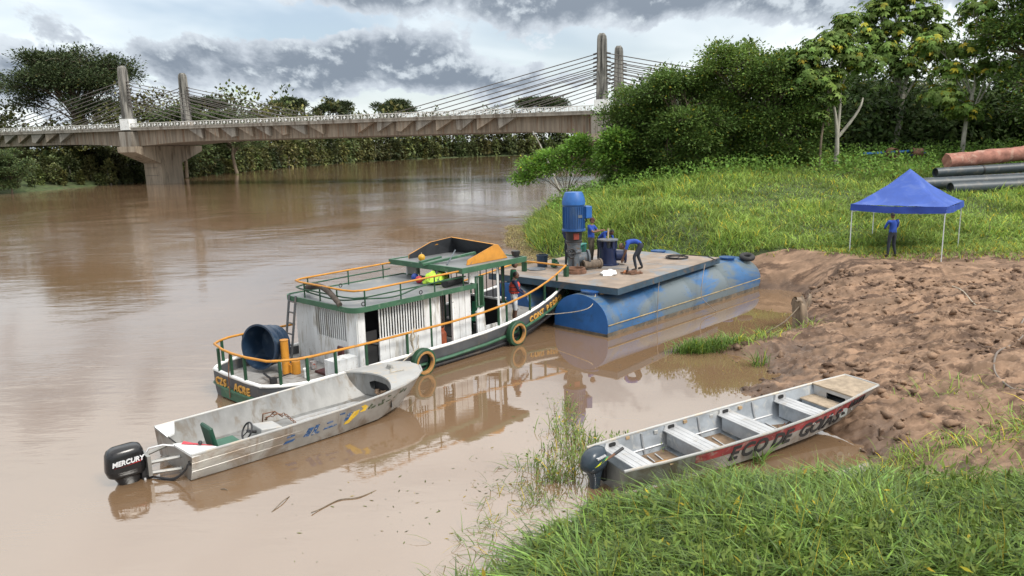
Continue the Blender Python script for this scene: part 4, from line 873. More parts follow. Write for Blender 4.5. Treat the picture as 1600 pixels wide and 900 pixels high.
# open-topped wind screen on the canopy: ochre outside, black inside
def panel(name, pts, th, m_out, m_in):
    P = [Vector(p) for p in pts]; n = (P[1] - P[0]).cross(P[2] - P[0]).normalized() * th; q = len(P); b = MB()
    b.cur = 0; b.add(P, [tuple(range(q))]); b.cur = 1; b.add([p - n for p in P], [tuple(range(q - 1, -1, -1))]); b.cur = 0
    b.add(P + [p - n for p in P], [(i, q + i, q + (i + 1) % q, (i + 1) % q) for i in range(q)]); b.build(name, [m_out, m_in], CN)
zc = ZC + .06
m_screen = mat('black_screen_inside', (.030, .033, .038), .6, var=.2)
panel('screen_side', [(7.35, -1.35, zc), (9.30, -1.30, zc), (8.98, -1.20, zc + .46), (8.80, -1.20, zc + .49), (7.42, -1.32, zc + .16)], .04, m_yel, m_screen)
panel('screen_front', [(9.30, -1.30, zc), (9.45, 1.40, zc), (9.15, 1.25, zc + .56), (8.97, -1.20, zc + .47)], .04, m_yel, m_screen)
panel('screen_side', [(9.45, 1.40, zc), (7.25, 1.42, zc), (7.25, 1.40, zc + .14), (8.2, 1.34, zc + .47), (9.15, 1.25, zc + .56)], .04, m_yel, m_screen)
b = MB(); b.lathe([(.06, 0), (.12, .02), (.15, .14), (.15, .20), (.02, .21)], (9.55, -1.45, ZC + .07), 14, rot=None); b.build('searchlight', m_black, CN, smooth=50)
for x, y, z0, lean in [(7.62, -CW, ZF, .0), (8.55, -CW, ZF, .05), (9.0, -1.34, ZF, .0), (9.0, 1.34, ZF, 0), (8.55, CW, ZF, .05), (7.62, CW, ZF, 0)]:
    b = MB(); b.tube([(x + lean, y, z0), (x, y, ZC - .02)], .05, 4); b.build('wheelhouse_post', m_boatwhite if x < 9 else m_dkgreen, BT)
for s in (-1, 1):
    y = s * CW
    b = MB(); b.box((7.42, y, 2.48), (.36, T_, .52)); b.build('wall_board', m_boatwhite, BT)
    b = MB(); b.add([(7.55, y - .03, ZF), (7.95, y - .03, ZF), (7.85, y - .03, 1.42), (7.50, y - .03, 1.30), (7.55, y + .03, ZF), (7.95, y + .03, ZF), (7.85, y + .03, 1.42), (7.50, y + .03, 1.30)], [(0, 1, 2, 3), (7, 6, 5, 4), (0, 4, 5, 1), (1, 5, 6, 2), (2, 6, 7, 3), (3, 7, 4, 0)]); b.build('wall_board', m_boatwhite, BT)
    lv = MB(); lv.box((7.48, y - s * -.035, 1.95), (.035, .05, 1.0)); lv.box((7.82, y - s * -.035, 1.95), (.035, .05, 1.0)); lv.box((7.65, y - s * -.035, 2.44), (.36, .05, .04)); lv.box((7.65, y - s * -.035, 1.46), (.36, .05, .04)); lo_ = lv.build('shutter', m_green, BT)
    for k in range(5): q = MB(); q.box((7.535 + k * .058, y - s * -.03, 1.95), (.030, .03, .94)); q.build('shutter_slat', m_dkgreen, lo_)
    b = MB(); b.box((8.20, y, .56), (.55, T_, .40)); b.build('sill_board', m_boatwhite, BT)
    b = MB(); b.box((8.70, y, .86), (.34, T_, 1.0)); b.build('wall_board', m_boatwhite, BT)
    b = MB(); b.box((8.92, y + s * .01, .90), (.07, .09, 1.08)); b.build('wheelhouse_post', m_dkgreen, BT)
    for k in range(3): b = MB(); b.box((8.66 + k * .13, y * .97, 2.08), (.024, .024, 1.30)); b.build('lattice_bar', m_black, BT)
    b = MB(); b.box((8.78, y * .965, 2.05), (.4, .02, .024)); b.build('lattice_bar', m_black, BT)
for k in range(9): b = MB(); b.box((8.98, -1.18 + k * .295, 2.08), (.024, .024, 1.3)); b.build('lattice_bar', m_black, BT)
b = MB(); b.box((8.98, 0, 1.42), (.06, 2.55, .07)); b.build('lattice_sill', m_gunwhite, BT)
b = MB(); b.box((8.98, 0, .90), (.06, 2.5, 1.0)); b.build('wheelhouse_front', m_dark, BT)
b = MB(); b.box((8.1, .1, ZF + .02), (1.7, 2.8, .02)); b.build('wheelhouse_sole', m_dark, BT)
# ladder from stern deck to roof
for y in (1.05, 1.40):
    b = MB(); b.tube([(2.62, y, 2.32), (2.30, y, ZF)], .035, 6); b.build('ladder_rail', m_hull, BT)
for k in range(6):
    t = (k + .6) / 6.2; b = MB(); b.cyl((2.62 - .32 * t, 1.05, 2.32 - 1.96 * t), (2.62 - .32 * t, 1.40, 2.32 - 1.96 * t), .024, n=6); b.build('ladder_rung', m_hull, BT)
# mooring bitts, hatch and small deck fittings
b = MB(); b.cyl((1.62, .18, ZF), (1.62, .18, 1.32), .11, n=16); b.cyl((1.62, .18, 1.32), (1.62, .18, 1.34), .12, n=16); b.build('mooring_bitt', m_yel, BT, smooth=40)
b = MB(); b.cyl((1.80, -.05, ZF), (1.80, -.05, .72), .12, n=16); b.box((1.72, .07, .5), (.16, .2, .26)); b.build('mooring_bitt', m_yel, BT, smooth=40)
b = MB(); b.box((2.45, -.66, ZF + .03), (.55, .55, .06)); b.build('hatch_coaming', mat('maroon_paint', (.055, .012, .012), .5, var=.2), BT)
b = MB(); b.box((2.72, -.92, .72), (.07, .30, .75), bev=.03); b.build('hatch_lid', MATS['maroon_paint'], BT)
b = MB(); b.cyl((1.75, -.62, ZF), (1.75, -.62, .58), .055, n=10); b.cyl((1.75, -.62, .58), (1.75, -.62, .63), .075, n=10); b.build('deck_vent', m_gunwhite, BT, smooth=40)
b = MB(); b.tube([(.9, -.3, ZF + .1), (1.0, .3, ZF + .12)], .03, 6); b.box((.9, -.36, ZF + .08), (.16, .12, .16)); b.tube([(.9, -.3, ZF + .1), (1.6, -.1, ZF + .06)], .02, 6); b.build('tow_hook', m_black, BT)
# names painted on the hull
GW_ = {'I': .45, '.': .4, 'E': .9, 'M': 1.15, '!': .5}
def hull_letters(body, path, d0, size, step, z_of, out, sh=0.0):
    """letters set one by one along the hull outline, each turned to the planking"""
    P = [Vector((x, y, 0)) for x, y in path]; cum = [0.0]
    for i in range(len(P) - 1): cum.append(cum[-1] + (P[i + 1] - P[i]).length)
    def at(d_):
        for i in range(len(P) - 1):
            if d_ <= cum[i + 1]: t = (d_ - cum[i]) / (cum[i + 1] - cum[i]); return P[i].lerp(P[i + 1], t)
        return P[-1]
    d_ = d0
    for ch in body:
        wd = step * GW_.get(ch, 1.0)
        if ch != ' ':
            A, B_ = at(d_), at(d_ + wd); dr = (B_ - A); n_ = Vector((dr.y, -dr.x, 0)).normalized(); zA, zB = z_of(A.x), z_of(B_.x)
            text(ch, 'letter', m_letter, size, A + n_ * out + Vector((0, 0, zA)), dr + Vector((0, 0, zB - zA)), (0, 0, 1), BT, .02, shear=sh, bold=.007)
        d_ += wd if ch != ' ' else step * .6
stern_path = [(x, hb(x)) for x in (1.3, .8, .5, .3, .15, .05, 0)] + [(0, 0)] + [(x, -hb(x)) for x in (0, .05, .15, .3, .5, .8, 1.3)]
hull_letters('CZS.  ACRE', stern_path, 1.70, .28, .22, lambda x: .33, .015)
side_path = [(x, -hb(x) * .985) for x in np.linspace(8.6, 12.78, 24)]
hull_letters('CONT PEDRO', side_path, 1.25, .31, .255, lambda x: zgun(x) - .36, .015)
# --- things carried aboard
def aboard(name, lab, cat, x, y, z, rz=0, group=None): e = empty(name, bw(x, y, z), BA + rz); tag(e, lab, cat, group); return e
e = aboard('water_tank', 'round dark blue plastic water tank tipped on its side on the stern deck', 'water tank', 1.55, .95, ZF + .02, 0)
m_pe = mat('dark_blue_polyethylene', (.014, .032, .064), .38, var=.16, scale=2, dirt=(.05, .075, .11), damt=.3)
M_ = Matrix.Rotation(R(-100), 3, Vector((.73, .68, 0))) if False else (Matrix.Rotation(R(-42), 3, 'Z') @ Matrix.Rotation(R(72), 3, 'Y'))
b = MB(); b.lathe([(.02, -.40), (.58, -.40), (.62, -.36), (.63, -.16), (.655, -.14), (.655, -.10), (.645, -.08), (.66, .10), (.68, .12), (.68, .16), (.67, .18), (.69, .36), (.74, .38), (.74, .42), (.68, .42), (.64, .10), (.60, -.34), (.02, -.35)], (0, 0, .69), 36, rot=Matrix.Scale(.88, 3) @ (Matrix.Rotation(-BA, 3, 'Z') @ Vector((-.42, -.86, .10))).to_track_quat('Z', 'Y').to_matrix(), caps=False)
b.build('shell', m_pe, e, smooth=45)
e = aboard('paint_can', 'small open paint can on the stern deck beside the hatch', 'can', 2.35, -.05, ZF + .015); b = MB(); b.lathe([(.085, 0), (.09, .01), (.09, .20), (.095, .21), (.08, .21), (.078, .12), (.01, .12)], n=16); b.build('tin', mat('smeared_tin', (.40, .40, .40), .45, var=.5, scale=12, dirt=(.35, .08, .05), damt=.4, dscale=14), e, smooth=40)
e = aboard('gas_cylinder', 'rusty orange gas cylinder inside the side doorway', 'gas cylinder', 6.2, -1.25, ZF + .02); b = MB(); b.lathe([(.12, 0), (.17, .03), (.18, .08), (.18, .42), (.14, .50), (.06, .53)], n=20); b.build('bottle', mat('orange_gas_paint', (.34, .080, .030), .6, var=.25), e, smooth=50); b = MB(); b.lathe([(.10, .50), (.11, .50), (.11, .62), (.10, .62)], n=16, caps=False); b.build('collar', MATS['orange_gas_paint'], e)
e = aboard('plastic_chair', 'dark green plastic armchair inside the open wheelhouse', 'chair', 8.2, -.85, ZF + .03, R(-150))
m_pg = mat('green_plastic', (.010, .085, .045), .4, var=.15)
b = MB(); b.box((0, 0, .43), (.46, .46, .04), bev=.015); b.build('seat', m_pg, e)
b = MB(); b.box((-.24, 0, .72), (.04, .44, .55), (0, -.2, 0)); b.build('backrest', m_pg, e)
for x, y in ((-.2, -.2), (-.2, .2), (.2, -.2), (.2, .2)): b = MB(); b.box((x * 1.1, y * 1.1, .21), (.05, .05, .42)); b.build('leg', m_pg, e)
for y in (-.25, .25): b = MB(); b.tube([(-.24, y, .64), (.15, y, .64), (.22, y, .45)], .022, 6); b.build('armrest', m_pg, e)
e = aboard('ochre_box', 'small ochre box standing on the bow deck behind the crewman', 'box', 10.6, .35, .48); b = MB(); b.box((0, 0, .26), (.36, .30, .52), bev=.02); b.build('casing', m_yel, e); b = MB(); b.box((0, 0, .53), (.40, .34, .04), bev=.01); b.build('lid', m_gunwhite, e)
def tyre(lab, x, zc_, rx=0.0):
    e = aboard('tyre_fender', lab, 'tyre', x, -hb(x) - .16, zc_, 0, 'tyres hung along the boat side as fenders'); Mx = Matrix.Rotation(R(90 + rx), 3, 'X')
    b = MB(); b.lathe([(.27, -.10), (.38, -.11), (.42, -.08), (.43, 0), (.42, .08), (.38, .11), (.33, .115), (.27, .10)], n=32, rot=Mx, caps=False); b.build('tread', m_dkgreen, e, smooth=45)
    b = MB(); b.lathe([(.345, .118), (.28, .124), (.262, .10), (.262, .02), (.27, .02), (.27, .09), (.33, 0.09)], n=32, rot=Mx, caps=False); b.build('sidewall', mat('scuffed_ochre_rim', (.36, .185, .055), .7, var=.3, scale=6, dirt=(.10, .08, .06), damt=.4, dscale=6), e, smooth=45)
    b = MB(); b.tube([(0, .14, .30), (0, .22, .55), (0, .16, .8)], .015, 5); b.build('hanging_rope', m_rope, e)
tyre('tyre painted green with an orange rim, hanging beside the crewman', 8.85, .40); tyre('tyre painted green and orange, hanging at the small boat bow', 4.75, .36)
# gear piled on the roof
m_neon = mat('neon_vest', (.42, .68, .05), .7, var=.25, scale=6, dirt=(.05, .05, .04), damt=.35, dscale=6)
e = aboard('life_vest', 'crumpled neon yellow and black vest dumped on the cabin roof', 'vest', 6.7, -.55, ZR + .08, .3); r = np.random.default_rng(6); rg = []
for rad, z in ((.40, 0), (.42, .10), (.34, .24), (.20, .32), (.05, .34)): rg.append([(rad * (1 + .18 * r.normal()) * math.cos(a) * 1.15, rad * (1 + .18 * r.normal()) * math.sin(a) * .8, max(0, z + .03 * r.normal())) for a in [2 * math.pi * i / 16 for i in range(16)]])
b = MB(); b.loft(rg, True, True, True); b.build('fabric', m_neon, e, smooth=60)
b = MB(); b.tube([(-.35, -.1, .1), (-.1, -.12, .36), (.2, -.2, .33), (.42, -.1, .08)], .045, 6); b.tube([(-.1, .3, .12), (.05, .1, .36), (.1, -.3, .12)], .045, 6); b.build('strap', m_black, e)
for lab, x, y, col, nm in (('red ball float among the gear on the boat roof', 6.35, -.15, (.36, .02, .035), 'float_red'), ('blue ball float among the gear on the boat roof', 6.6, .35, (.02, .06, .30), 'float_blue'), ('yellow ball float among the gear on the boat roof', 7.1, .55, (.55, .30, .02), 'float_yellow')):
    e = aboard('ball_float', lab, 'float', x, y, ZR + .06 if x < 6.9 else ZC + .06, 0, 'ball floats on the roof'); b = MB(); b.sphere((0, 0, .12), .12, 14, 10); b.build('ball', mat(nm, col, .45, var=.1), e, smooth=60); b = MB(); b.tube([(0, 0, .23), (.04, .05, .28), (.1, .1, .12)], .008, 5); b.build('cord', m_rope, e)
e = aboard('boarding_plank', 'green plank laid across the gear beside the wind screen', 'plank', 7.5, -.35, ZC + .12, -.25); b = MB(); b.box((0, 0, .05), (2.0, .14, .07), (0, -.10, 0)); b.build('board', m_green, e); b = MB(); b.box((-.5, .35, .03), (1.2, .10, .06), (0, 0, .5)); b.build('crosspiece', m_green, e)
e = aboard('pole', 'thin grey pole resting against the wind screen', 'pole', 7.35, -.6, ZC + .07, .5); b = MB(); b.cyl((-.4, 0, 0), (.5, 0, .35), .022, n=8); b.build('shaft', m_iron, e)
e = aboard('driftwood_log', 'dark weathered log lying across the after end of the roof', 'log', 2.85, .1, ZR + .12, R(83)); b = MB(); limb(b, (-1.25, .05, .0), (1.2, -.15, .12), .075, .10, np.random.default_rng(9), .03, 8, 6); b.build('wood', mat('dark_driftwood', (.07, .055, .045), .9, var=.4, scale=5), e, smooth=60)
e = aboard('rubber_slab', 'grey rubber bundle at the forward edge of the cabin roof', 'bundle', 6.75, -1.35, ZR + .06, .1); b = MB(); b.cyl((-.45, 0, .13), (.40, .05, .13), .13, .11, 12); b.build('roll', m_rubber, e, smooth=50)
rope('roof_rope', 'dark rope draped along the roof edge rail', [bw(2.9, .9, 2.42), bw(2.85, -.7, 2.38), bw(3.2, -1.55, 2.45), bw(4.2, -1.6, 2.36), bw(5.2, -1.66, 2.52), bw(6.4, -1.6, 2.55)], .022, m_dkgreen)
rope('rope_bundle', 'knotted rope hitched round the orange rail above the small boat', [bw(4.55, -1.80, 1.34), bw(4.62, -1.88, 1.15), bw(4.5, -1.86, .95), bw(4.6, -1.84, .80), bw(4.52, -1.80, 1.1), bw(4.66, -1.86, 1.38), bw(4.5, -1.9, 1.2), bw(4.56, -1.87, .72)], .020)
rope('mooring_line', 'pale mooring line from the boat bow to the blue tank', [bw(10.4, -1.72, .80), bw(10.9, -1.75, .62), (2.6, 25.0, .95), (2.95, 25.6, 1.42)], .016)
rope('tow_line', 'short rope tying the small boat bow to the river boat', [bw(4.75, -1.85, .75), (-3.2, 19.3, .72), (-3.45, 18.9, .82)], .016)
rope('stern_chain', 'rusty chain hanging down the stern of the river boat', [bw(.0, .17, 1.30), bw(-.06, .18, .8), bw(-.08, .19, .1)], .016, m_rust, 'chain')
# ================================================================== the two aluminium boats and their outboards
m_alu = mat('worn_aluminium', (.36, .355, .335), .42, metal=.7, var=.14, scale=2.0, dirt=(.24, .20, .16), damt=.46, dscale=1.4, rvar=.12, stretch=(1, 1, .7), bump=.05, bscale=6)
m_aluin = mat('mud_stained_aluminium', (.265, .265, .258), .55, metal=.5, var=.15, scale=2.5, dirt=(.20, .18, .155), damt=.45, dscale=1.8, rvar=.1, stretch=(1.5, 1.5, .5))
m_alupale = mat('painted_pale_aluminium', (.42, .42, .41), .5, metal=.25, var=.08, scale=2, dirt=(.50, .44, .36), damt=.42, dscale=3.5)
m_aluseat = mat('grooved_aluminium_bench', (.50, .505, .51), .45, metal=.45, var=.12, scale=2, dirt=(.42, .40, .37), damt=.3, dscale=3)
m_alugrey = mat('grey_aluminium_lining', (.36, .39, .42), .5, metal=.5, var=.18, scale=2.5, dirt=(.50, .50, .48), damt=.35, dscale=3)
m_siltmud = mat('dried_mud_crust', (.34, .27, .195), .95, var=.22, scale=5, bump=.6, bscale=25)
m_bilge = mat('bilge_mud', (.17, .115, .07), .6, var=.4, scale=4, bump=.3)
m_redp = mat('faded_red_paint', (.22, .028, .030), .6, var=.3, scale=3, dirt=(.27, .15, .13), damt=.35, dscale=4, wear=(.30, .25, .22))
m_blackp = mat('black_stencil_paint', (.018, .018, .02), .6, var=.3)
def skiff(parent, stations, th=.035, m_out=None, m_in=None, floor=None):
    """stations: (x, half beam at gunwale, half beam at chine, z gunwale, z chine, z keel)"""
    def ring(s, k): x, g_, c_, zg_, zc_, zk_ = s; return [(x, g_ - k, zg_), (x, (g_ + c_) / 2 + .02 - k, (zg_ + zc_) / 2), (x, c_ - k, zc_ + k), (x, 0, zk_ + k), (x, -c_ + k, zc_ + k), (x, -(g_ + c_) / 2 - .02 + k, (zg_ + zc_) / 2), (x, -g_ + k, zg_)]
    b = MB(); ro = [ring(s, 0) for s in stations]; b.loft(ro, False); b.f.append((6, 5, 4, 3, 2, 1, 0)); b.mi.append(0)
    n = len(b.v); b.f.append(tuple(n - 7 + k for k in range(7))); b.mi.append(0); h = b.build('hull', m_out, parent, smooth=30)
    b = MB(); ri = [ring(s, th) for s in stations]; ri[0] = [(p[0] + th, p[1], p[2]) for p in ri[0]]; b.loft([r_[::-1] for r_ in ri], False); b.f.append((0, 1, 2, 3, 4, 5, 6)); b.mi.append(0); b.build('inner_skin', m_in, parent, smooth=30)
    b = MB(); pth = [r_[6] for r_ in reversed(ro)] + [r_[0] for r_ in ro]
    b.tube([(x, y * (1 - th / 2 / max(abs(y), .1)), z + .006) for x, y, z in [r_[6] for r_ in reversed(ro)]], .030, 6); b.tube([(x, y * (1 - th / 2 / max(abs(y), .1)), z + .006) for x, y, z in [r_[0] for r_ in ro]], .030, 6); b.build('gunwale', m_alupale, parent, smooth=60)
    return h
def sup(cx, cy, z, hx, hy, n=20, p=3.2, tilt=0.0):
    out = []
    for k in range(n):
        a = 2 * math.pi * k / n; c, s = math.cos(a), math.sin(a); out.append((cx + hx * math.copysign(abs(c) ** (2 / p), c), cy + hy * math.copysign(abs(s) ** (2 / p), s), z + tilt * math.copysign(abs(c) ** (2 / p), c)))
    return out
# --- the speedboat alongside (silver hull, bow deck, console)
JO = (-7.2, 14.72, 0); JA = R(42.8)
JT = empty('aluminium_speedboat', JO, JA); tag(JT, 'silver aluminium speedboat with console and green seat tied alongside the river boat', 'boat')
st = [(0, 1.12, .92, .60, .02, -.10), (.8, 1.14, .94, .61, .02, -.12), (2, 1.15, .95, .63, .02, -.14), (3.4, 1.15, .93, .67, .03, -.14), (4.5, 1.12, .84, .73, .06, -.10), (5.2, 1.03, .66, .79, .16, .00), (5.7, .86, .44, .84, .32, .18), (6.05, .58, .24, .87, .52, .42), (6.25, .22, .08, .89, .74, .68)]
skiff(JT, st, .035, m_alu, m_aluin)
for zz, k in ((.42, .0), (.22, .0)):
    b = MB(); b.tube([(x, -(c_ + (g_ - c_) * max(0, (zz - zc_) / (zg_ - zc_)) + .018), zz + (zg_ - .60) * .8) for x, g_, c_, zg_, zc_, zk_ in st[:6]], .007, 5); b.build('pressed_rib', m_alu, JT)
# bow deck with curved after edge and a bulkhead with an oval opening
dk = []; 
edge = [(4.75 + .42 * (1 - (t / 1.0) ** 2), t * 1.08) for t in np.linspace(-1, 1, 13)]
front = [(5.2, 1.03), (5.7, .86), (6.05, .58), (6.25, .22), (6.27, 0), (6.25, -.22), (6.05, -.58), (5.7, -.86), (5.2, -1.03)]
def dz(x): return .77 + .10 * (x - 4.75) / 1.5
poly = [(x, y) for x, y in edge] + front
b = MB(); c0 = [(x, y, dz(x) + .03) for x, y in poly]; b.add(c0 + [(x, y, dz(x) - .01) for x, y in poly], [tuple(range(len(poly)))] + [tuple(range(2 * len(poly) - 1, len(poly) - 1, -1))] + [(i, len(poly) + i, len(poly) + (i + 1) % len(poly), (i + 1) % len(poly)) for i in range(len(poly))]); b.build('bow_deck', m_alupale, JT)
b = MB(); top = [(x + .03, y * .97, dz(x) - .005) for x, y in edge]; bot = [(x + .12, y * .84, .12 + .10 * abs(y)) for x, y in edge]; bk_n = len(top)
holes = {4, 5, 6, 7, 8}
mid1 = [tuple(Vector(t).lerp(Vector(q), .28 + (.10 if i in (4, 9) else 0))) for i, (t, q) in enumerate(zip(top, bot))]; mid2 = [tuple(Vector(t).lerp(Vector(q), .72 - (.10 if i in (4, 9) else 0))) for i, (t, q) in enumerate(zip(top, bot))]
b.add(top + mid1 + mid2 + bot, [(r_ * bk_n + i, r_ * bk_n + i + 1, (r_ + 1) * bk_n + i + 1, (r_ + 1) * bk_n + i) for r_ in range(3) for i in range(bk_n - 1) if not (r_ == 1 and i in holes)]); b.build('bow_bulkhead', m_aluin, JT)
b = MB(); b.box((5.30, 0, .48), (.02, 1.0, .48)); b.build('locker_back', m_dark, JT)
b = MB(); rr = np.random.default_rng(11)
for k in range(9): b.box((5.18 + .04 * rr.normal(), -.25 + .1 * k * .6, .33 + .05 * rr.normal()), (.10, .12, .09), (rr.normal(), rr.normal(), rr.normal()))
b.build('stowed_gear', mat('tangled_gear', (.20, .13, .08), .8, var=.7, scale=9), JT)
b = MB(); b.box((5.62, .25, .88), (.10, .20, .05)); b.cyl((5.62, .16, .93), (5.62, .34, .93), .035, n=8); b.cyl((5.60, .25, .88), (5.60, .25, .95), .03, n=8); b.build('bow_cleat', m_alu, JT, smooth=40)
b = MB(); b.tube([(5.55, .1, .885), (5.4, -.1, .88), (5.75, -.2, .89)], .012, 5); b.build('painter_rope', m_rope, JT)
# floor boards, console, seat, chain
for k in range(6): b = MB(); b.box((3.85, -.52 + k * .21, .085 + .002 * (k % 2)), (1.9, .195, .02)); b.build('floor_board', m_aluseat, JT)
b = MB(); b.box((1.7, 0, .05), (2.3, 1.6, .02)); b.build('floor_pan', m_aluin, JT)
b = MB(); b.box((2.55, .0, .15), (.55, .85, .14), bev=.02); b.build('thwart_box', m_aluin, JT)
cn = MB(); cn.add([(1.45, -.92, .10), (2.05, -.92, .10), (2.05, -.42, .10), (1.45, -.42, .10), (1.55, -.92, .66), (2.02, -.92, .60), (2.02, -.42, .60), (1.55, -.42, .66)], [(3, 2, 1, 0), (4, 5, 6, 7), (0, 1, 5, 4), (1, 2, 6, 5), (2, 3, 7, 6), (3, 0, 4, 7)]); CO_ = cn.build('console', m_alupale, JT, bevel=.02)
for q in ((1.62, -.93, .42), (1.75, -.93, .32), (1.85, -.93, .40)): b = MB(); b.cyl(q, (q[0], q[1] - .02, q[2]), .045, n=12); b.build('gauge', m_black, CO_)
Mw = Matrix.Rotation(R(-62), 3, 'Y'); b = MB(); b.torus((1.33, -.67, .62), .185, .020, 28, 8, Mw)
for k in range(3): a = 2 * math.pi * k / 3 + .5; p = Mw @ Vector((.18 * math.cos(a), .18 * math.sin(a), 0)); b.cyl((1.35, -.67, .61), (1.33 + p.x, -.67 + p.y, .62 + p.z), .014, n=6)
b.cyl((1.33, -.67, .62), (1.52, -.67, .55), .035, n=10); b.build('steering_wheel', m_black, JT, smooth=60)
b = MB(); b.box((.95, -.42, .38), (.54, .52, .10), bev=.03); b.build('seat_cushion', mat('green_vinyl', (.022, .105, .062), .5, var=.2, scale=4), JT)
b = MB(); b.box((.62, -.42, .64), (.09, .52, .52), (0, -.18, 0), bev=.03); b.build('seat_back', mat('dark_green_vinyl', (.012, .060, .035), .5, var=.2, scale=4), JT)
b = MB(); b.box((.92, -.42, .20), (.40, .42, .28)); b.build('seat_base', m_alupale, JT)
e = empty('anchor_chain', (JO[0] + 2.6 * math.cos(JA) - .15 * math.sin(JA), JO[1] + 2.6 * math.sin(JA) + .15 * math.cos(JA), .22), JA); tag(e, 'rusty anchor chain heaped beside the speedboat console', 'chain')
b = MB(); pth = [(-.35, .3, .10), (-.4, .1, .24), (-.2, -.05, .30), (0, 0, .22), (.1, -.3, .06), (-.1, -.5, .02), (.2, -.6, .04), (.5, -.5, .02), (.8, -.55, 0), (1.15, -.6, -.06)]
for i in range(len(pth) - 1):
    A, B_ = Vector(pth[i]), Vector(pth[i + 1]); nl = max(2, int((B_ - A).length / .075))
    for k in range(nl):
        c = A.lerp(B_, (k + .5) / nl); dr = (B_ - A).normalized(); q = dr.to_track_quat('X', 'Z').to_matrix() @ Matrix.Rotation(R(90) * (k % 2), 3, 'X') @ Matrix.Diagonal((1.5, 1, 1)); b.torus(c, .03, .010, 8, 5, q)
b.build('links', m_rust, e)
b = MB(); b.tube([(-.42, .35, .02), (-.45, .2, .30), (-.25, 0, .36), (-.05, .05, .16)], .016, 6); b.tube([(-.25, .0, .36), (-.2, .3, .2)], .016, 6); b.build('anchor', m_rust, e)
# stern: splash well, white wings, red pennant patch
b = MB(); b.add([(.0, 1.12, .62), (.42, 1.10, .625), (.20, .45, .60), (.0, .32, .60), (0, 1.12, .56), (.42, 1.10, .56), (.20, .45, .56), (0, .32, .56)], [(0, 3, 2, 1), (4, 5, 6, 7), (0, 1, 5, 4), (1, 2, 6, 5), (2, 3, 7, 6), (3, 0, 4, 7)]); b.build('stern_wing', m_white, JT)
b = MB(); b.add([(.0, -1.12, .62), (.55, -1.10, .625), (.20, -.30, .60), (-.05, -.18, .60), (0, -1.12, .56), (.55, -1.10, .56), (.20, -.30, .56), (-.05, -.18, .56)], [(0, 1, 2, 3), (7, 6, 5, 4), (0, 4, 5, 1), (1, 5, 6, 2), (2, 6, 7, 3), (3, 7, 4, 0)]); b.build('stern_wing', m_white, JT)
b = MB(); b.add([(.06, -.35, .612), (.50, -.98, .634), (.24, -.42, .612), (.16, -.22, .612)], [(0, 1, 2, 3)]); b.add([(.06, -.35, .606), (.50, -.98, .628), (.24, -.42, .606), (.16, -.22, .606)], [(3, 2, 1, 0)]); b.build('red_patch', mat('red_paint_patch', (.55, .04, .06), .5, var=.12), JT)
b = MB(); b.sphere((.32, -.72, .67), .045, 10, 8); b.build('fuel_cap', m_black, JT, smooth=60)
b = MB()
for y in (-.42, .42): b.tube([(0, y, .38), (-.55, y * .55, .36)], .04, 6); b.tube([(0, y, .12), (-.55, y * .55, .14)], .04, 6)
b.box((-.56, 0, .30), (.07, .58, .42)); b.build('motor_bracket', m_alu, JT)
b = MB(); b.cyl((-.02, -.95, .40), (.03, -.95, .40), .05, n=12); b.build('cable_port', m_black, JT)
def place(m_parent, lx, ly, o, a): return (o[0] + lx * math.cos(a) - ly * math.sin(a), o[1] + lx * math.sin(a) + ly * math.cos(a))
# hull graphics, half worn away
m_blue = mat('worn_blue_paint', (.018, .075, .20), .6, var=.4, scale=9, dirt=(.36, .34, .31), damt=.35, dscale=12); m_yelp = mat('worn_yellow_paint', (.62, .40, .03), .6, var=.2, scale=9, dirt=(.40, .36, .28), damt=.2, dscale=12); m_olv = mat('worn_olive_paint', (.052, .066, .035), .6, var=.4, scale=9, dirt=(.36, .34, .31), damt=.35, dscale=12)
def side(x, z):
    g_ = np.interp(x, [s[0] for s in st], [s[1] for s in st]); c_ = np.interp(x, [s[0] for s in st], [s[2] for s in st]); zg_ = np.interp(x, [s[0] for s in st], [s[3] for s in st]); zc_ = np.interp(x, [s[0] for s in st], [s[4] for s in st]); t = (z - zc_) / (zg_ - zc_)
    m_ = (g_ + c_) / 2 + .02; y = c_ + (m_ - c_) * t * 2 if t < .5 else m_ + (g_ - m_) * (t - .5) * 2
    return (x, -y - .012, z)
def patch(pts, m, name='painted_mark'):
    P = [side(*p) for p in pts]; n = len(P); b = MB(); b.add(P + [(x, y + .02, z) for x, y, z in P], [tuple(range(n)), tuple(range(2 * n - 1, n - 1, -1))] + [(i, n + i, n + (i + 1) % n, (i + 1) % n) for i in range(n)]); return b.build(name, m, JT)
for q in ([(1.95, .22), (2.18, .24), (2.22, .29), (2.0, .28)], [(2.02, .36), (2.2, .37), (2.22, .40), (2.05, .40)], [(2.42, .26), (2.55, .25), (2.68, .44), (2.55, .45)], [(2.62, .24), (2.82, .25), (2.82, .29), (2.72, .29), (2.82, .47), (2.72, .47)], [(2.92, .29), (3.25, .31), (3.26, .34), (2.95, .33)], [(3.0, .42), (3.15, .43), (3.15, .46), (3.0, .45)], [(3.45, .36), (3.55, .36), (3.66, .52), (3.54, .52)], [(3.32, .55), (3.45, .55), (3.46, .58), (3.33, .58)]): patch(q, m_blue)
for q in ([(3.45, .26), (3.58, .26), (3.82, .44), (3.86, .54), (3.70, .52), (3.55, .38)], [(3.86, .46), (4.02, .46), (4.10, .56), (4.0, .62), (3.90, .60), (3.96, .53)]): patch(q, m_yelp)
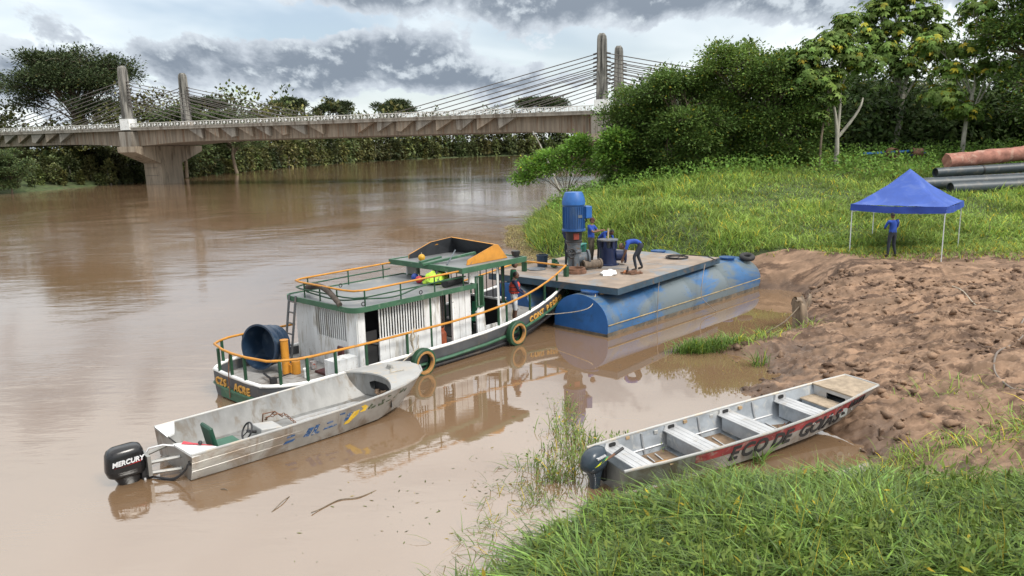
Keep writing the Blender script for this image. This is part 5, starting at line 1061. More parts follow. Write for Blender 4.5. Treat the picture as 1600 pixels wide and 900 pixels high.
for k, q in enumerate(([(4.12, .46), (4.25, .58), (4.20, .60), (4.10, .50)], [(4.18, .46), (4.30, .47), (4.32, .52), (4.22, .50)], [(4.40, .47), (4.55, .48), (4.58, .60), (4.50, .60), (4.50, .52), (4.40, .52)], [(4.62, .50), (4.78, .51), (4.78, .54), (4.64, .53)], [(4.66, .62), (4.80, .63), (4.80, .66), (4.68, .66)], [(4.86, .53), (4.96, .54), (5.0, .60), (4.9, .58)], [(5.05, .60), (5.16, .62), (5.2, .70), (5.1, .70)], [(5.22, .60), (5.30, .61), (5.32, .68), (5.24, .66)])): patch(q, m_olv)
# --- black outboard on the speedboat
m_cowl = mat('gloss_black_cowl', (.010, .010, .011), .22, var=.1, dirt=(.03, .028, .026), damt=.2)
m_silver = mat('silver_decal', (.62, .62, .63), .4, var=.05); m_reddecal = mat('red_decal', (.42, .015, .02), .4, var=.05)
mx, my = place(JT, -.62, -.02, JO, JA)
OM = empty('outboard_motor', (mx, my, -.40), JA - .06); tag(OM, 'black outboard motor with silver lettering on the speedboat stern', 'outboard motor')
b = MB(); b.loft([sup(-.32, 0, z, hx, hy, 24, 3.4, t) for z, hx, hy, t in ((.56, .27, .17, .0), (.60, .34, .22, .0), (.66, .36, .235, .0), (.69, .365, .24, .01), (.70, .372, .246, .01), (.74, .372, .246, .01), (.90, .36, .235, .02), (1.04, .345, .225, .02), (1.12, .31, .20, .02), (1.16, .24, .15, .01), (1.175, .1, .07, .0))], True, True, True); b.build('cowl', m_cowl, OM, smooth=45)
b = MB(); b.loft([sup(-.28 + dx, 0, z, hx, hy, 20, 3, 0) for z, hx, hy, dx in ((-.45, .09, .05, .0), (.10, .12, .075, -.02), (.28, .17, .11, -.01), (.44, .22, .15, 0), (.57, .27, .17, -.03))], True, True, True); b.build('leg', m_cowl, OM, smooth=45)
b = MB(); b.box((.0, 0, .36), (.12, .24, .44)); b.box((.03, -.10, .55), (.16, .05, .18)); b.box((.03, .10, .55), (.16, .05, .18)); b.build('clamp_bracket', m_black, OM, bevel=.015)
b = MB(); b.tube([(-.02, -.16, .44), (-.02, -.16, .22), (.0, -.15, .12)], .022, 6); b.build('tilt_ram', m_silver, OM, smooth=60)
text('MERCURY', 'lettering', m_silver, .128, (-.60, -.262, .86), (1, 0, .055), (.0, .10, 1), OM, .018, shear=.28, bold=.004)
b = MB(); b.add([(-.58, -.258, .82), (-.08, -.255, .86), (-.03, -.252, .90), (-.35, -.256, .835)], [(0, 1, 2, 3)]); b.add([(-.58, -.23, .82), (-.08, -.23, .86), (-.03, -.23, .90), (-.35, -.23, .835)], [(3, 2, 1, 0)]); b.build('decal_stripe', m_reddecal, OM)
for k, off in enumerate((0, .05)):
    pts = [(.0, -.08 + off, .66), (.10, -.12, .45 - off), (.22, -.35, .44 - off), (.42, -.62, .46 - off * .5), (.58, -.86, .66), (.63, -.93, .80)]
    b = MB(); P = [Vector(p) for p in pts]; out = []
    for i in range(len(P) - 1):
        a, b2, c, d2 = P[max(i - 1, 0)], P[i], P[i + 1], P[min(i + 2, len(P) - 1)]
        for j in range(6): t = j / 6; out.append(.5 * ((2 * b2) + (c - a) * t + (2 * a - 5 * b2 + 4 * c - d2) * t * t + (3 * b2 - a - 3 * c + d2) * t ** 3))
    out.append(P[-1]); b.tube(out, .022, 8); b.build('control_cable', m_black, OM, smooth=60)
b = MB(); b.tube([(-.02, .05, .72), (.15, .02, .98), (.40, -.1, 1.02), (.58, -.2, .98)], .02, 6); b.build('control_cable', m_silver, OM, smooth=60)
# --- the flat-bottomed boat drawn up on the mud
EO = (1.73, 13.5, .0); EA = R(26.6)
ET = empty('aluminium_rowboat', EO, EA, rot=(0, R(-1.6), EA)); tag(ET, 'long flat aluminium boat with red and black lettering drawn up on the mud', 'boat')
se = [(0, .66, .56, .50, .0, -.04), (.9, .74, .62, .50, -.02, -.06), (2.2, .80, .66, .50, -.02, -.06), (3.6, .80, .66, .52, .0, -.04), (5.0, .74, .58, .56, .04, .0), (6.0, .64, .48, .62, .14, .10), (6.7, .54, .38, .67, .32, .29), (7.2, .47, .34, .70, .58, .57)]
skiff(ET, se, .03, m_alu, m_alugrey)
def eb(x, k=1): return float(np.interp(x, [s[0] for s in se], [s[k] for s in se]))
def eside(x, z):
    g_, c_, zg_, zc_ = eb(x, 1), eb(x, 2), eb(x, 3), eb(x, 4); t = (z - zc_) / (zg_ - zc_); m_ = (g_ + c_) / 2 + .02
    y = c_ + (m_ - c_) * t * 2 if t < .5 else m_ + (g_ - m_) * (t - .5) * 2; return y
for x in (.62, 2.2, 3.72, 5.32):
    w_ = eb(x) - .05; zz = .36 + .012 * x; b = MB()
    b.box((x, 0, zz), (.44, 2 * w_, .035), bev=.01)
    for k in range(3): b.box((x - .13 + k * .13, 0, zz + .019), (.075, 2 * w_ - .02, .008))
    bo = b.build('bench', m_aluseat, ET)
    b = MB(); b.box((x + .20, 0, zz / 2 + .05), (.02, 2 * eb(x + .2, 2) - .08, zz - .10)); b.box((x - .20, 0, zz / 2 + .05), (.02, 2 * eb(x + .2, 2) - .08, zz - .10)); b.build('bench_riser', m_alugrey, bo)
    for s in (-1, 1):
        b = MB(); p = [(x - .20, zz), (x + .20, zz), (x + .13, eb(x, 3) - .015), (x - .16, eb(x, 3) - .015)]; y0_ = s * (eb(x) - .075); y1_ = s * (eb(x) - .035)
        b.add([(px, y0_, pz) for px, pz in p] + [(px, y1_, pz) for px, pz in p], [(0, 1, 2, 3), (7, 6, 5, 4), (0, 4, 5, 1), (1, 5, 6, 2), (2, 6, 7, 3), (3, 7, 4, 0)]); ko = b.build('bench_knee', m_aluseat, ET)
        b = MB(); b.loft([sup(0, 0, 0, .085, .045, 14, 3.5), sup(0, 0, .006, .085, .045, 14, 3.5)], True, True, True); h = b.build('knee_slot', m_dark, ko); h.matrix_local = Matrix.Translation((x - .01, y0_ - s * .004, (zz + eb(x, 3)) / 2)) @ Matrix.Rotation(R(90), 4, 'X')
for x in (1.4, 2.95, 4.5):
    for s in (-1, 1):
        b = MB(); b.tube([(x, s * (eside(x, eb(x, 4) + .05) - .06), eb(x, 4) + .05), (x, s * (eside(x, .28) - .06), .28), (x, s * (eb(x) - .06), eb(x, 3) - .03)], .022, 4); b.build('side_frame', m_aluseat, ET)
        b = MB(); b.box((x + .38, s * (eb(x) - .052), .41), (.10, .02, .09), bev=.008); b.build('rowlock_plate', m_alupale, ET)
        b = MB(); b.box((x - .36, s * (eb(x) - .05), .455), (.09, .05, .06)); b.build('wood_block', mat('raw_timber', (.36, .25, .14), .85), ET)
    b = MB(); b.box((x, 0, .035), (1.0, 2 * eb(x, 2) - .12, .02)); b.build('bilge', m_bilge, ET)
    for k in range(3): b = MB(); b.tube([(x - .25 + .2 * k, -.45, .07), (x - .3 + .2 * k, 0, .055), (x - .25 + .2 * k, .45, .07)], .016, 5); b.build('floor_rib', m_aluseat, ET)
    for s in (-1, 1): b = MB(); b.tube([(x - .5, s * (eb(x, 2) - .01), .14), (x + .5, s * (eb(x + .4, 2) - .01), .15)], .018, 5); b.build('stringer', m_aluseat, ET)
b = MB(); r = np.random.default_rng(5); b.loft([[(1.45 + rad * math.cos(a) * 1.4, -.05 + rad * (1 + .2 * r.normal()) * math.sin(a), z + .012 * r.normal()) for a in [2 * math.pi * i / 12 for i in range(12)]] for rad, z in ((.20, .05), (.18, .10), (.06, .13))], True, False, True); b.build('sack', mat('brown_sack', (.33, .17, .05), .9, var=.35, scale=8), ET, smooth=60)
# bow: deck, bulkhead with a hatch opening, mud-caked bench
pol = [(6.25, -.61), (6.7, -.53), (7.2, -.45), (7.2, .45), (6.7, .53), (6.25, .61)]
b = MB(); zz = lambda x: .655 + .055 * (x - 6.25); b.add([(x, y, zz(x) + .012) for x, y in pol] + [(x, y, zz(x) - .02) for x, y in pol], [tuple(range(6)), tuple(range(11, 5, -1))] + [(i, 6 + i, 6 + (i + 1) % 6, (i + 1) % 6) for i in range(6)]); b.build('bow_deck', m_siltmud, ET)
for (y0_, y1_, z0_, z1_) in ((-.53, -.36, .34, .64), (.16, .53, .34, .64), (-.36, .16, .55, .64), (-.36, .16, .26, .38)): b = MB(); b.box((6.27, (y0_ + y1_) / 2, (z0_ + z1_) / 2), (.025, y1_ - y0_, z1_ - z0_)); b.build('bow_bulkhead', m_aluseat, ET)
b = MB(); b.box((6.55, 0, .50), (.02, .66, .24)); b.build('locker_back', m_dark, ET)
b = MB(); b.box((6.02, .02, .40), (.46, 1.0, .04), bev=.01); b.build('bow_bench', m_siltmud, ET); b = MB(); b.box((5.80, 0, .27), (.02, .88, .24)); b.build('bench_riser', m_alugrey, ET)
b = MB()
for k in range(3): b.tube([(4.3 + .25 * k, -.3 + .2 * k, .06), (4.8 + .2 * k, .2, .07)], .012, 5)
b.build('loose_sticks', m_rust, ET)
b = MB(); b.tube([(7.22, -.47, .71), (7.24, 0, .71), (7.22, .47, .71)], .03, 6); b.build('bow_rim', m_alupale, ET)
# red band and stencilled name on the near side
b = MB(); topp = []; bott = []
for x in np.linspace(1.6, 7.15, 24):
    zt = eb(x, 3) - .022; zb_ = zt - (.17 if x < 6.2 else .17 + .10 * (x - 6.2)); zb_ = max(zb_, eb(x, 4) + .015)
    topp.append((x, -eside(x, zt) - .006, zt)); bott.append((x, -eside(x, zb_) - .006, zb_))
b.loft([topp, bott], False); b.build('red_band', m_redp, ET)
def lettering(body, x0, z0, size, step, m, shear=.25, sx=1.0):
    x = x0; step0 = step
    for ch in body:
        step = step0 * GW_.get(ch, 1.0)
        if ch != ' ':
            zmid = z0(x) + size * .35; y = -eside(x + step / 2, zmid); dy = -(eside(x + step, zmid) - eside(x, zmid)); sl = (z0(x + step) - z0(x)); tz = (eside(x, z0(x) + size * .7) - eside(x, z0(x))) / (size * .7)
            text(ch, 'letter', m, size, (x, -eside(x, z0(x)) - .010, z0(x)), (step, dy, sl), (0, -tz, 1), ET, .012, shear=shear, bold=.012, sx=sx)
            x += step
        else: x += step * .55
    return x
lettering('ECO DE GOIAS', 2.45, lambda x: .145 + max(0, x - 4.6) * .045 + max(0, x - 5.4) * .03, .44, .335, m_blackp, .25, 1.05)
lettering('AMAK!', 6.10, lambda x: eb(x, 3) - .17, .17, .13, m_blackp, .2, .95)
b = MB(); b.loft([[(5.93 + .11 * math.copysign(abs(math.cos(a)) ** .6, math.cos(a)), -eside(5.93, .36 + .12 * math.sin(a)) - k, .36 + .12 * math.copysign(abs(math.sin(a)) ** .6, math.sin(a))) for a in [2 * math.pi * i / 20 for i in range(20)]] for k in (.004, .014)], True, False, True); so = b.build('sticker', mat('worn_sticker', (.40, .43, .42), .6, var=.2), ET)
text('EX', 'sticker_lettering', m_blackp, .10, (5.865, -eside(5.93, .36) - .016, .325), (1, .12, .04), (0, -.2, 1), ET, .004, bold=.004)
# --- small dark outboard on the flat boat
m_ycowl = mat('blue_grey_cowl', (.030, .045, .062), .28, var=.12, scale=3)
ex, ey = place(ET, -.10, .02, EO, EA)
OY = empty('outboard_motor', (ex, ey, -.14), EA + .30); tag(OY, 'dark blue-grey tiller outboard motor among the reeds', 'outboard motor')
b = MB(); b.loft([sup(-.20 + dx, 0, z, hx, hy, 24, 2.9, t) for z, hx, hy, t, dx in ((.50, .20, .13, .0, 0), (.55, .26, .17, .0, 0), (.60, .28, .185, .01, 0), (.61, .288, .19, .01, 0), (.70, .285, .19, .015, 0), (.82, .26, .175, .02, .01), (.90, .22, .14, .02, .02), (.935, .14, .09, .01, .03), (.945, .04, .03, 0, .03))], True, True, True); b.build('cowl', m_ycowl, OY, smooth=50)
b = MB(); b.loft([sup(-.16 + dx, 0, z, hx, hy, 18, 2.8) for z, hx, hy, dx in ((-.4, .07, .05, 0), (.1, .10, .07, 0), (.34, .12, .09, 0), (.51, .20, .13, -.03))], True, True, True); b.build('leg', m_ycowl, OY, smooth=50)
b = MB(); b.add([(-.40, -.187, .66), (-.28, -.194, .67), (-.05, -.187, .715), (.02, -.165, .735), (-.22, -.193, .725)], [(0, 1, 2, 3, 4)]); b.add([(-.40, -.16, .66), (-.28, -.16, .67), (-.05, -.16, .715), (.02, -.14, .735), (-.22, -.16, .725)], [(4, 3, 2, 1, 0)]); b.build('decal_stripe', mat('yellow_green_decal', (.52, .56, .02), .4, var=.3, scale=8), OY)
b = MB(); b.add([(-.20, -.196, .728), (.02, -.172, .742), (.06, -.15, .75), (-.10, -.19, .76)], [(0, 1, 2, 3)]); b.add([(-.20, -.16, .728), (.02, -.15, .742), (.06, -.13, .75), (-.10, -.16, .76)], [(3, 2, 1, 0)]); b.build('decal_stripe', mat('green_decal', (.03, .30, .10), .4, var=.1), OY)
text('YAMAHA', 'lettering', m_silver, .062, (-.32, -.186, .785), (1, .02, .03), (0, .16, 1), OY, .02, bold=.002)
b = MB(); b.tube([(.06, -.02, .60), (.24, -.05, .64), (.58, -.08, .72)], [.028, .026, .024], 8); b.build('tiller', m_rust, OY, smooth=50); b = MB(); b.cyl((.36, -.06, .667), (.60, -.082, .725), .032, n=10); b.build('tiller_grip', m_black, OY, smooth=50)
b = MB(); b.box((.05, 0, .38), (.12, .22, .30)); b.box((.14, -.08, .44), (.14, .04, .14)); b.box((.14, .08, .44), (.14, .04, .14)); b.build('clamp_bracket', m_black, OY, bevel=.012)
# ================================================================== canopy tent, pipes, bank clutter
def mz(x, y): return float(zmud(np.array([x]), np.array([y]))[0]) if X0 < x < X1 and Y0 < y < Y1 else zg(x, y)
m_tarp = mat('blue_tent_fabric', (.040, .100, .42), .55, var=.12, scale=1.2, dirt=(.085, .15, .46), damt=.4, dscale=1.2, trans=.12, bump=.25, bscale=2.2)
m_tarp2 = mat('blue_tent_valance', (.022, .062, .34), .55, var=.12, scale=1.5)
m_pole = mat('white_tent_pole', (.72, .74, .76), .45, var=.06, metal=.2)
TC = np.array([17.8, 33.3]); ta = R(-40); 
TN = empty('canopy_tent', (TC[0], TC[1], 1.5), ta); tag(TN, 'blue pop-up canopy tent on white legs at the foot of the grass', 'tent')
HW, HE, HA = 1.88, 2.12, 3.62
n = 16
def roofz(x, y):
    m_ = max(abs(x), abs(y)) / HW; ridge = 1 - abs(abs(x) - abs(y)) / HW * .5
    t = 1 - m_; return HE + (HA - HE) * (t ** 1.25) - .08 * math.sin(math.pi * min(1, m_)) * (1 - ridge) * 2
vs = []; fs = []
for i in range(2 * n + 1):
    for j in range(2 * n + 1): x = HW * (i - n) / n; y = HW * (j - n) / n; vs.append((x, y, roofz(x, y) + .010 * math.sin(9 * x - 4 * y) * (1 - abs(x) / HW) + .012 * math.sin(5 * y + 8 * x) * (abs(y) / HW) * (1 - max(abs(x), abs(y)) / HW) * 2 - .05 * math.exp(-((abs(x) - .9) ** 2 + (abs(y) - .5) ** 2) / .15)))
for i in range(2 * n):
    for j in range(2 * n): a = i * (2 * n + 1) + j; fs.append((a, a + 2 * n + 1, a + 2 * n + 2, a + 1))
b = MB(); b.add(vs, fs); b.build('roof_fabric', m_tarp, TN, smooth=60)
for k in range(4):
    M = Matrix.Rotation(R(90) * k, 3, 'Z'); b = MB(); vv = []; N_ = 16
    for i in range(N_ + 1):
        x = -HW + 2 * HW * i / N_; sg = .055 * math.sin(math.pi * i / N_); w_ = .035 * math.sin(i * 1.9) + .02 * math.sin(i * .7 + k)
        for z in (HE + .02, HE - .13, HE - .26 - sg * .3): vv.append(M @ Vector((x, -HW - .004 + (w_ if z < HE else 0), z - sg)))
    b.add(vv, [(i * 3 + r_, (i + 1) * 3 + r_, (i + 1) * 3 + r_ + 1, i * 3 + r_ + 1) for i in range(N_) for r_ in range(2)]); b.build('valance', m_tarp2, TN, smooth=60)
for sx in (-1, 1):
    for sy in (-1, 1):
        wx_, wy_ = TC[0] + (sx * HW * math.cos(ta) - sy * HW * math.sin(ta)) * .98, TC[1] + (sx * HW * math.sin(ta) + sy * HW * math.cos(ta)) * .98
        zf = mz(wx_, wy_) - 1.5
        b = MB(); b.box((sx * HW * .97, sy * HW * .97, (HE + zf) / 2), (.035, .035, HE - zf + .02)); b.build('leg', m_pole, TN)
        b = MB(); b.box((sx * HW * .97, sy * HW * .97, zf + .01), (.12, .12, .02)); b.build('foot_plate', m_pole, TN)
for k in range(4):
    M = Matrix.Rotation(R(90) * k, 3, 'Z'); b = MB()
    for i in range(4):
        xa, xb = -HW * .97 + i * HW * .485, -HW * .97 + (i + 1) * HW * .485; z0, z1 = (HE - .05, HE - .34) if i % 2 == 0 else (HE - .34, HE - .05)
        b.tube([M @ Vector((xa, -HW * .97, z0)), M @ Vector((xb, -HW * .97, z1))], .012, 4); b.tube([M @ Vector((xa, -HW * .97, z1)), M @ Vector((xb, -HW * .97, z0))], .012, 4)
    b.build('scissor_truss', m_pole, TN)
b = MB(); b.cyl((0, 0, HE - .3), (0, 0, HA - .05), .02, n=8); b.build('centre_mast', m_pole, TN)
b = MB(); b.box((HW * .97, -HW - .012, HE - .14), (.10, .01, .14)); b.build('maker_tag', m_white, TN)
# --- stacked pipes beyond the tent
m_pvc = mat('dark_grey_pipe', (.045, .058, .068), .45, var=.18, scale=1.5, dirt=(.10, .10, .095), damt=.3, dscale=2)
m_clay = mat('red_dirt_crusted_pipe', (.33, .150, .112), .9, var=.28, scale=2.5, bump=.4, bscale=14, dirt=(.44, .27, .21), damt=.35, dscale=2)
def pipe(name, lab, a, c, r_, m, group, rings=True, collar=None, lumpy=False):
    a, c = Vector(a), Vector(c); e = empty(name, a, 0); tag(e, lab, 'pipe', group); d_ = c - a; L = d_.length; M = d_.to_track_quat('X', 'Z').to_matrix()
    b = MB(); b.lathe([(r_ * .90, 0), (r_, 0), (r_, L), (r_ * .90, L), (r_ * .90, 0)], n=24, axis='X', rot=M, caps=False)
    if lumpy:
        b = MB(); rq = np.random.default_rng(3); b.loft([[M @ Vector((L * i / 40, r_ * (1 + .05 * rq.normal() + .06 * math.sin(i * .9 + 2 * a)) * math.cos(a), r_ * (1 + .05 * rq.normal() + .05 * math.sin(i * .7)) * math.sin(a))) for a in [2 * math.pi * k / 20 for k in range(20)]] for i in range(41)], True, True, True)
    b.build('barrel', m, e, smooth=40)
    b = MB(); b.lathe([(.001, .15), (r_ * .9, .15)], n=24, axis='X', rot=M, caps=False); b.build('bore', m_dark, e)
    if collar:
        b = MB(); b.lathe([(r_ * 1.0, collar), (r_ * 1.07, collar), (r_ * 1.07, collar + .12), (r_ * 1.0, collar + .12)], n=24, axis='X', rot=M, caps=False); b.build('collar', m_black, e)
pz = zg(25, 46)
gp = 'large pipes stacked on the grass beyond the tent'
def pp(x, y, z): return (x, y, z)
pipe('stacked_pipe', 'dark grey pipe lying nearest in the pile beyond the tent', (26.8, 45.4, zg(26.8, 45.4) + .34), (40, 46.6, zg(40, 46.6) + .40), .36, m_pvc, gp)
pipe('stacked_pipe', 'dark grey pipe just behind the nearest one, sticking out further left', (25.6, 46.6, zg(25.6, 46.6) + .40), (40, 48.2, zg(40, 48.2) + .40), .36, m_pvc, gp)
pipe('stacked_pipe', 'thin light grey pipe end showing left of the dark pipe pile', (25.3, 47.8, zg(25.3, 47.8) + .36), (34, 49.0, zg(34, 49) + .4), .16, m_iron, gp)
pipe('stacked_pipe', 'dark grey pipe with a collar, top one of the dark pile', (27.4, 48.2, zg(27.4, 48.2) + .80), (40, 49.8, zg(40, 49.8) + .95), .30, m_pvc, gp, collar=3.2)
pipe('stacked_pipe', 'long pipe crusted with red earth above the dark grey pipes', (28.9, 49.6, zg(28.9, 49.6) + 1.26), (40, 50.6, zg(40, 50.6) + 1.95), .48, m_clay, gp, lumpy=True)
# blue steel frame with two rusty pipe rings under the trees
FR = empty('blue_steel_rack', (27.2, 57.6, zg(27.2, 57.6) + .62), .06); tag(FR, 'blue steel frame with two rusty pipe ends half hidden in plants', 'frame')
b = MB(); b.box((1.9, 0, .10), (4.0, .12, .14), (0, -.03, 0)); b.build('rail', m_motor2, FR)
b = MB(); b.box((4.1, .1, .12), (1.3, .12, .22)); b.box((4.1, -.25, -.08), (1.2, .10, .10), (0, -.15, 0)); b.build('rail', m_motor, FR)
for x, y, r_, yaw in ((1.95, -.25, .38, -.5), (3.65, -.25, .33, .9)):
    M = Matrix.Rotation(R(-70) + yaw, 3, 'Z'); b = MB(); b.lathe([(r_, 0), (r_ * 1.12, .0), (r_ * 1.12, .07), (r_ * .95, .09), (r_ * .95, .7), (r_ * .85, .7), (r_ * .85, 0), (r_, 0)], (x, y, .02), 24, axis='X', rot=M, caps=False); b.build('pipe_ring', m_rust, FR, smooth=40)
    b = MB(); b.box((x + .1, y + .05, -.45), (.10, .10, .9)); b.build('prop', m_rust, FR)
# --- stump, cables and sticks
T = empty('tree_stump', (10.15, 25.35, 0), .4); tag(T, 'broken dead stump standing at the water edge of the mud', 'stump'); b = MB(); r = np.random.default_rng(12); rg = []
for z, rad, dx in ((-.4, .34, 0), (.1, .30, -.02), (.5, .26, -.06), (.85, .25, -.14), (1.0, .24, -.2)): rg.append([(dx + rad * (1 + .16 * math.sin(3 * a + z) + .08 * r.normal()) * math.cos(a), rad * (1 + .12 * math.sin(2 * a)) * math.sin(a), z + (.14 * math.sin(2 * a + 1) + .05 * r.normal() if z > .9 else 0)) for a in [2 * math.pi * k / 16 for k in range(16)]])
b.loft(rg, True, False, True); b.build('wood', mat('silted_wood', (.20, .15, .105), .9, var=.4, scale=3, bump=.6, bscale=12, stretch=(2, 2, .4)), T, smooth=50); b = MB(); limb(b, (-.2, -.1, .95), (-.55, -.25, 1.05), .10, .03, r, .1, 6, 4); limb(b, (.1, .1, .6), (.5, .2, 1.1), .10, .05, r, .1, 6, 4); b.build('broken_limb', MATS['silted_wood'], T, smooth=60)
rope('fallen_branch', 'bent bare branch arching out of the cove beside the stump', [(9.95, 25.1, .85), (9.3, 24.6, .45), (8.55, 24.3, .10), (8.5, 24.1, -.1)], .022, m_bark, 'branch')
rope('twig', 'thin twig standing in the cove near the mud', [(8.6, 24.35, .12), (9.0, 23.9, .1), (9.2, 23.6, .02)], .014, m_bark, 'branch')
def drape(pts, lift=.03): return [(x, y, mz(x, y) + lift) for x, y in pts]
m_cable = mat('dusty_cable', (.20, .165, .14), .8, var=.2)
rope('power_cable', 'black cable snaking down the mud towards the foreground grass', drape([(15.6, 22.0), (14.9, 21.2), (14.2, 20.0), (13.3, 19.2), (12.3, 18.2), (11.7, 17.3), (11.5, 16.4), (11.4, 15.6), (11.2, 14.8), (10.9, 14.0), (10.9, 13.2)]), .024, m_cable, 'cable')
rope('guy_line', 'straight pale line lying on the upper mud slope', drape([(15.6, 25.8), (15.5, 25.0), (15.3, 24.0), (15.2, 23.3), (15.25, 22.6)], .08), .018, m_rope)
rope('tank_line', 'thin dark cable hanging over the blue tank into the water', [(7.9, 29.9, 1.62), (7.55, 28.9, 1.15), (7.45, 28.5, .5), (7.9, 28.0, .05)], .014, m_cable, 'cable')
rope('tank_line', 'thin cable draped over the tank nearer the river boat', [(5.6, 27.6, 1.62), (5.4, 26.9, 1.1), (5.35, 26.7, .5), (5.3, 26.55, .0)], .012, m_cable, 'cable')
rope('floating_stick', 'long thin stick floating in front of the speedboat', [(-2.73, 13.44, .0), (-3.01, 13.14, .012), (-3.36, 13.05, .012), (-3.62, 12.72, .01), (-3.75, 12.54, .03)], .010, m_bark, 'stick')
rope('floating_stick', 'small dark twig floating beside the speedboat hull', [(-4.36, 13.26, .0), (-4.42, 13.0, .03), (-4.51, 12.65, .0)], .009, m_bark, 'stick')
rope('drift_twig', 'tiny dark twig on the water below the speedboat stern', [(-5.82, 13.63, .01), (-5.74, 13.62, .02), (-5.67, 13.59, .0)], .010, m_bark, 'stick')
# ================================================================== people
m_skin = mat('brown_skin', (.21, .105, .064), .6, var=.1); m_skin2 = mat('dark_brown_skin', (.125, .062, .039), .6, var=.1); m_hair = mat('black_hair', (.010, .009, .008), .7, var=.2)
m_shirt = mat('royal_blue_shirt', (.016, .060, .320), .85, var=.2, scale=6); m_navyshirt = mat('navy_shirt', (.014, .020, .060), .85, var=.2, scale=6); m_greens = mat('green_shirt', (.012, .110, .055), .85, var=.2, scale=6)
m_jean = mat('dark_jeans', (.020, .024, .034), .9, var=.3, scale=6); m_khaki = mat('olive_work_trousers', (.085, .072, .052), .9, var=.25, scale=6); m_shorts = mat('pale_shorts', (.62, .63, .66), .9, var=.1); m_boot = mat('work_boot', (.030, .024, .020), .7, var=.3)
m_vest = mat('orange_life_vest', (.52, .060, .040), .8, var=.15, scale=5); m_cap = mat('maroon_cap', (.075, .020, .022), .8, var=.2); m_eye = mat('eye', (.02, .015, .012), .3); m_lip = mat('lips', (.13, .045, .04), .6)
def person(lab, loc, rz, J, mats_, hat=None, vest=False, sleeve='short', face=(1, 0, 0), shorts=False, group=None):
    """J: joint positions, x forward, y left, z up. mats_: skin, shirt, trousers, shoes"""
    sk, sh, tr, so = mats_
    names = ['pelvis', 'spine', 'chest', 'neck', 'shL', 'elL', 'wrL', 'shR', 'elR', 'wrR', 'hpL', 'knL', 'anL', 'toL', 'hpR', 'knR', 'anR', 'toR']
    rad = dict(pelvis=(.155, .115), spine=(.145, .105), chest=(.165, .12), neck=(.058, .058), shL=(.078, .078), shR=(.078, .078), elL=(.048,) * 2, elR=(.048,) * 2, wrL=(.034,) * 2, wrR=(.034,) * 2, hpL=(.105,) * 2, hpR=(.105,) * 2, knL=(.070,) * 2, knR=(.070,) * 2, anL=(.050,) * 2, anR=(.050,) * 2, toL=(.042,) * 2, toR=(.042,) * 2)
    edges = [('pelvis', 'spine'), ('spine', 'chest'), ('chest', 'neck'), ('chest', 'shL'), ('shL', 'elL'), ('elL', 'wrL'), ('chest', 'shR'), ('shR', 'elR'), ('elR', 'wrR'), ('pelvis', 'hpL'), ('hpL', 'knL'), ('knL', 'anL'), ('anL', 'toL'), ('pelvis', 'hpR'), ('hpR', 'knR'), ('knR', 'anR'), ('anR', 'toR')]
    ix = {n_: i for i, n_ in enumerate(names)}
    me = bpy.data.meshes.new('person'); me.from_pydata([J[n_] for n_ in names], [(ix[a], ix[b_]) for a, b_ in edges], []); me.update()
    ob = bpy.data.objects.new('person', me); link(ob); ob.modifiers.new('skin', 'SKIN'); 
    for n_ in names: v = me.skin_vertices[0].data[ix[n_]]; v.radius = rad[n_]; v.use_root = n_ == 'pelvis'
    ob.modifiers.new('sub', 'SUBSURF').levels = 2
    ev = ob.evaluated_get(bpy.context.evaluated_depsgraph_get()); m2 = bpy.data.meshes.new_from_object(ev); bpy.data.objects.remove(ob)
    b = MB(); lab_ = {('chest', 'shL'): 1, ('chest', 'shR'): 1, ('shL', 'elL'): 1, ('shR', 'elR'): 1, ('pelvis', 'spine'): 1, ('spine', 'chest'): 1, ('chest', 'neck'): 1}
    slots = [sk, sh, tr, so, m_hair, m_eye, m_lip]
    def seg(e): return 1 if e in lab_ else 1 if e[1].startswith('wr') and sleeve == 'long' else 0 if e[1].startswith('wr') else 3 if e[1].startswith('to') else 2
    SEG = [(Vector(J[a]), Vector(J[c]), seg((a, c)), (a, c)) for a, c in edges]; V = [v.co.copy() for v in m2.vertices]
    for p in m2.polygons:
        c = Vector(p.center); best = (9, 0)
        for A, B_, s_, e in SEG:
            t = max(0, min(1, (c - A).dot(B_ - A) / max((B_ - A).length_squared, 1e-9))); d_ = (c - A.lerp(B_, t)).length - rad[e[1]][0] * .5
            if d_ < best[0]:
                s2 = s_
                if e == ('chest', 'neck') and t > .75: s2 = 0
                if e[1].startswith('el') and sleeve == 'short' and t > .72: s2 = 0
                if shorts and e[1].startswith('an'): s2 = 0
                if e == ('pelvis', 'spine') and t < .25: s2 = 2
                if e[1].startswith('an') and t > .85: s2 = 3
                best = (d_, s2)
        b.cur = best[1]; b.add([V[i] for i in p.vertices], [tuple(range(len(p.vertices)))])
    bpy.data.meshes.remove(m2)
    # weld the polygons back into one surface
    H = Vector(J['head']); f = Vector(face).normalized(); up0 = (H - Vector(J['neck'])).normalized(); up = (up0 - f * up0.dot(f)); up = up.normalized() if up.length > .1 else Vector((0, 0, 1)); sd_ = up.cross(f).normalized(); M = Matrix((f, sd_, up)).transposed()
    def hp(x, y, z): return H + M @ Vector((x, y, z))
    def ell(c, rx, ry, rz, mi, n=14, m_=10, cut=None):
        b.cur = mi; q = MB(); q.sphere((0, 0, 0), 1, n, m_); vs = [hp(c[0] + p[0] * rx, c[1] + p[1] * ry, c[2] + p[2] * rz) for p in q.v]; b.add(vs, [f_ for f_ in q.f if cut is None or all(cut(q.v[i]) for i in f_)])
    ell((0, 0, 0), .100, .078, .122, 0); ell((.028, 0, -.062), .062, .056, .062, 0); ell((.104, 0, -.012), .016, .014, .026, 0, 8, 6)
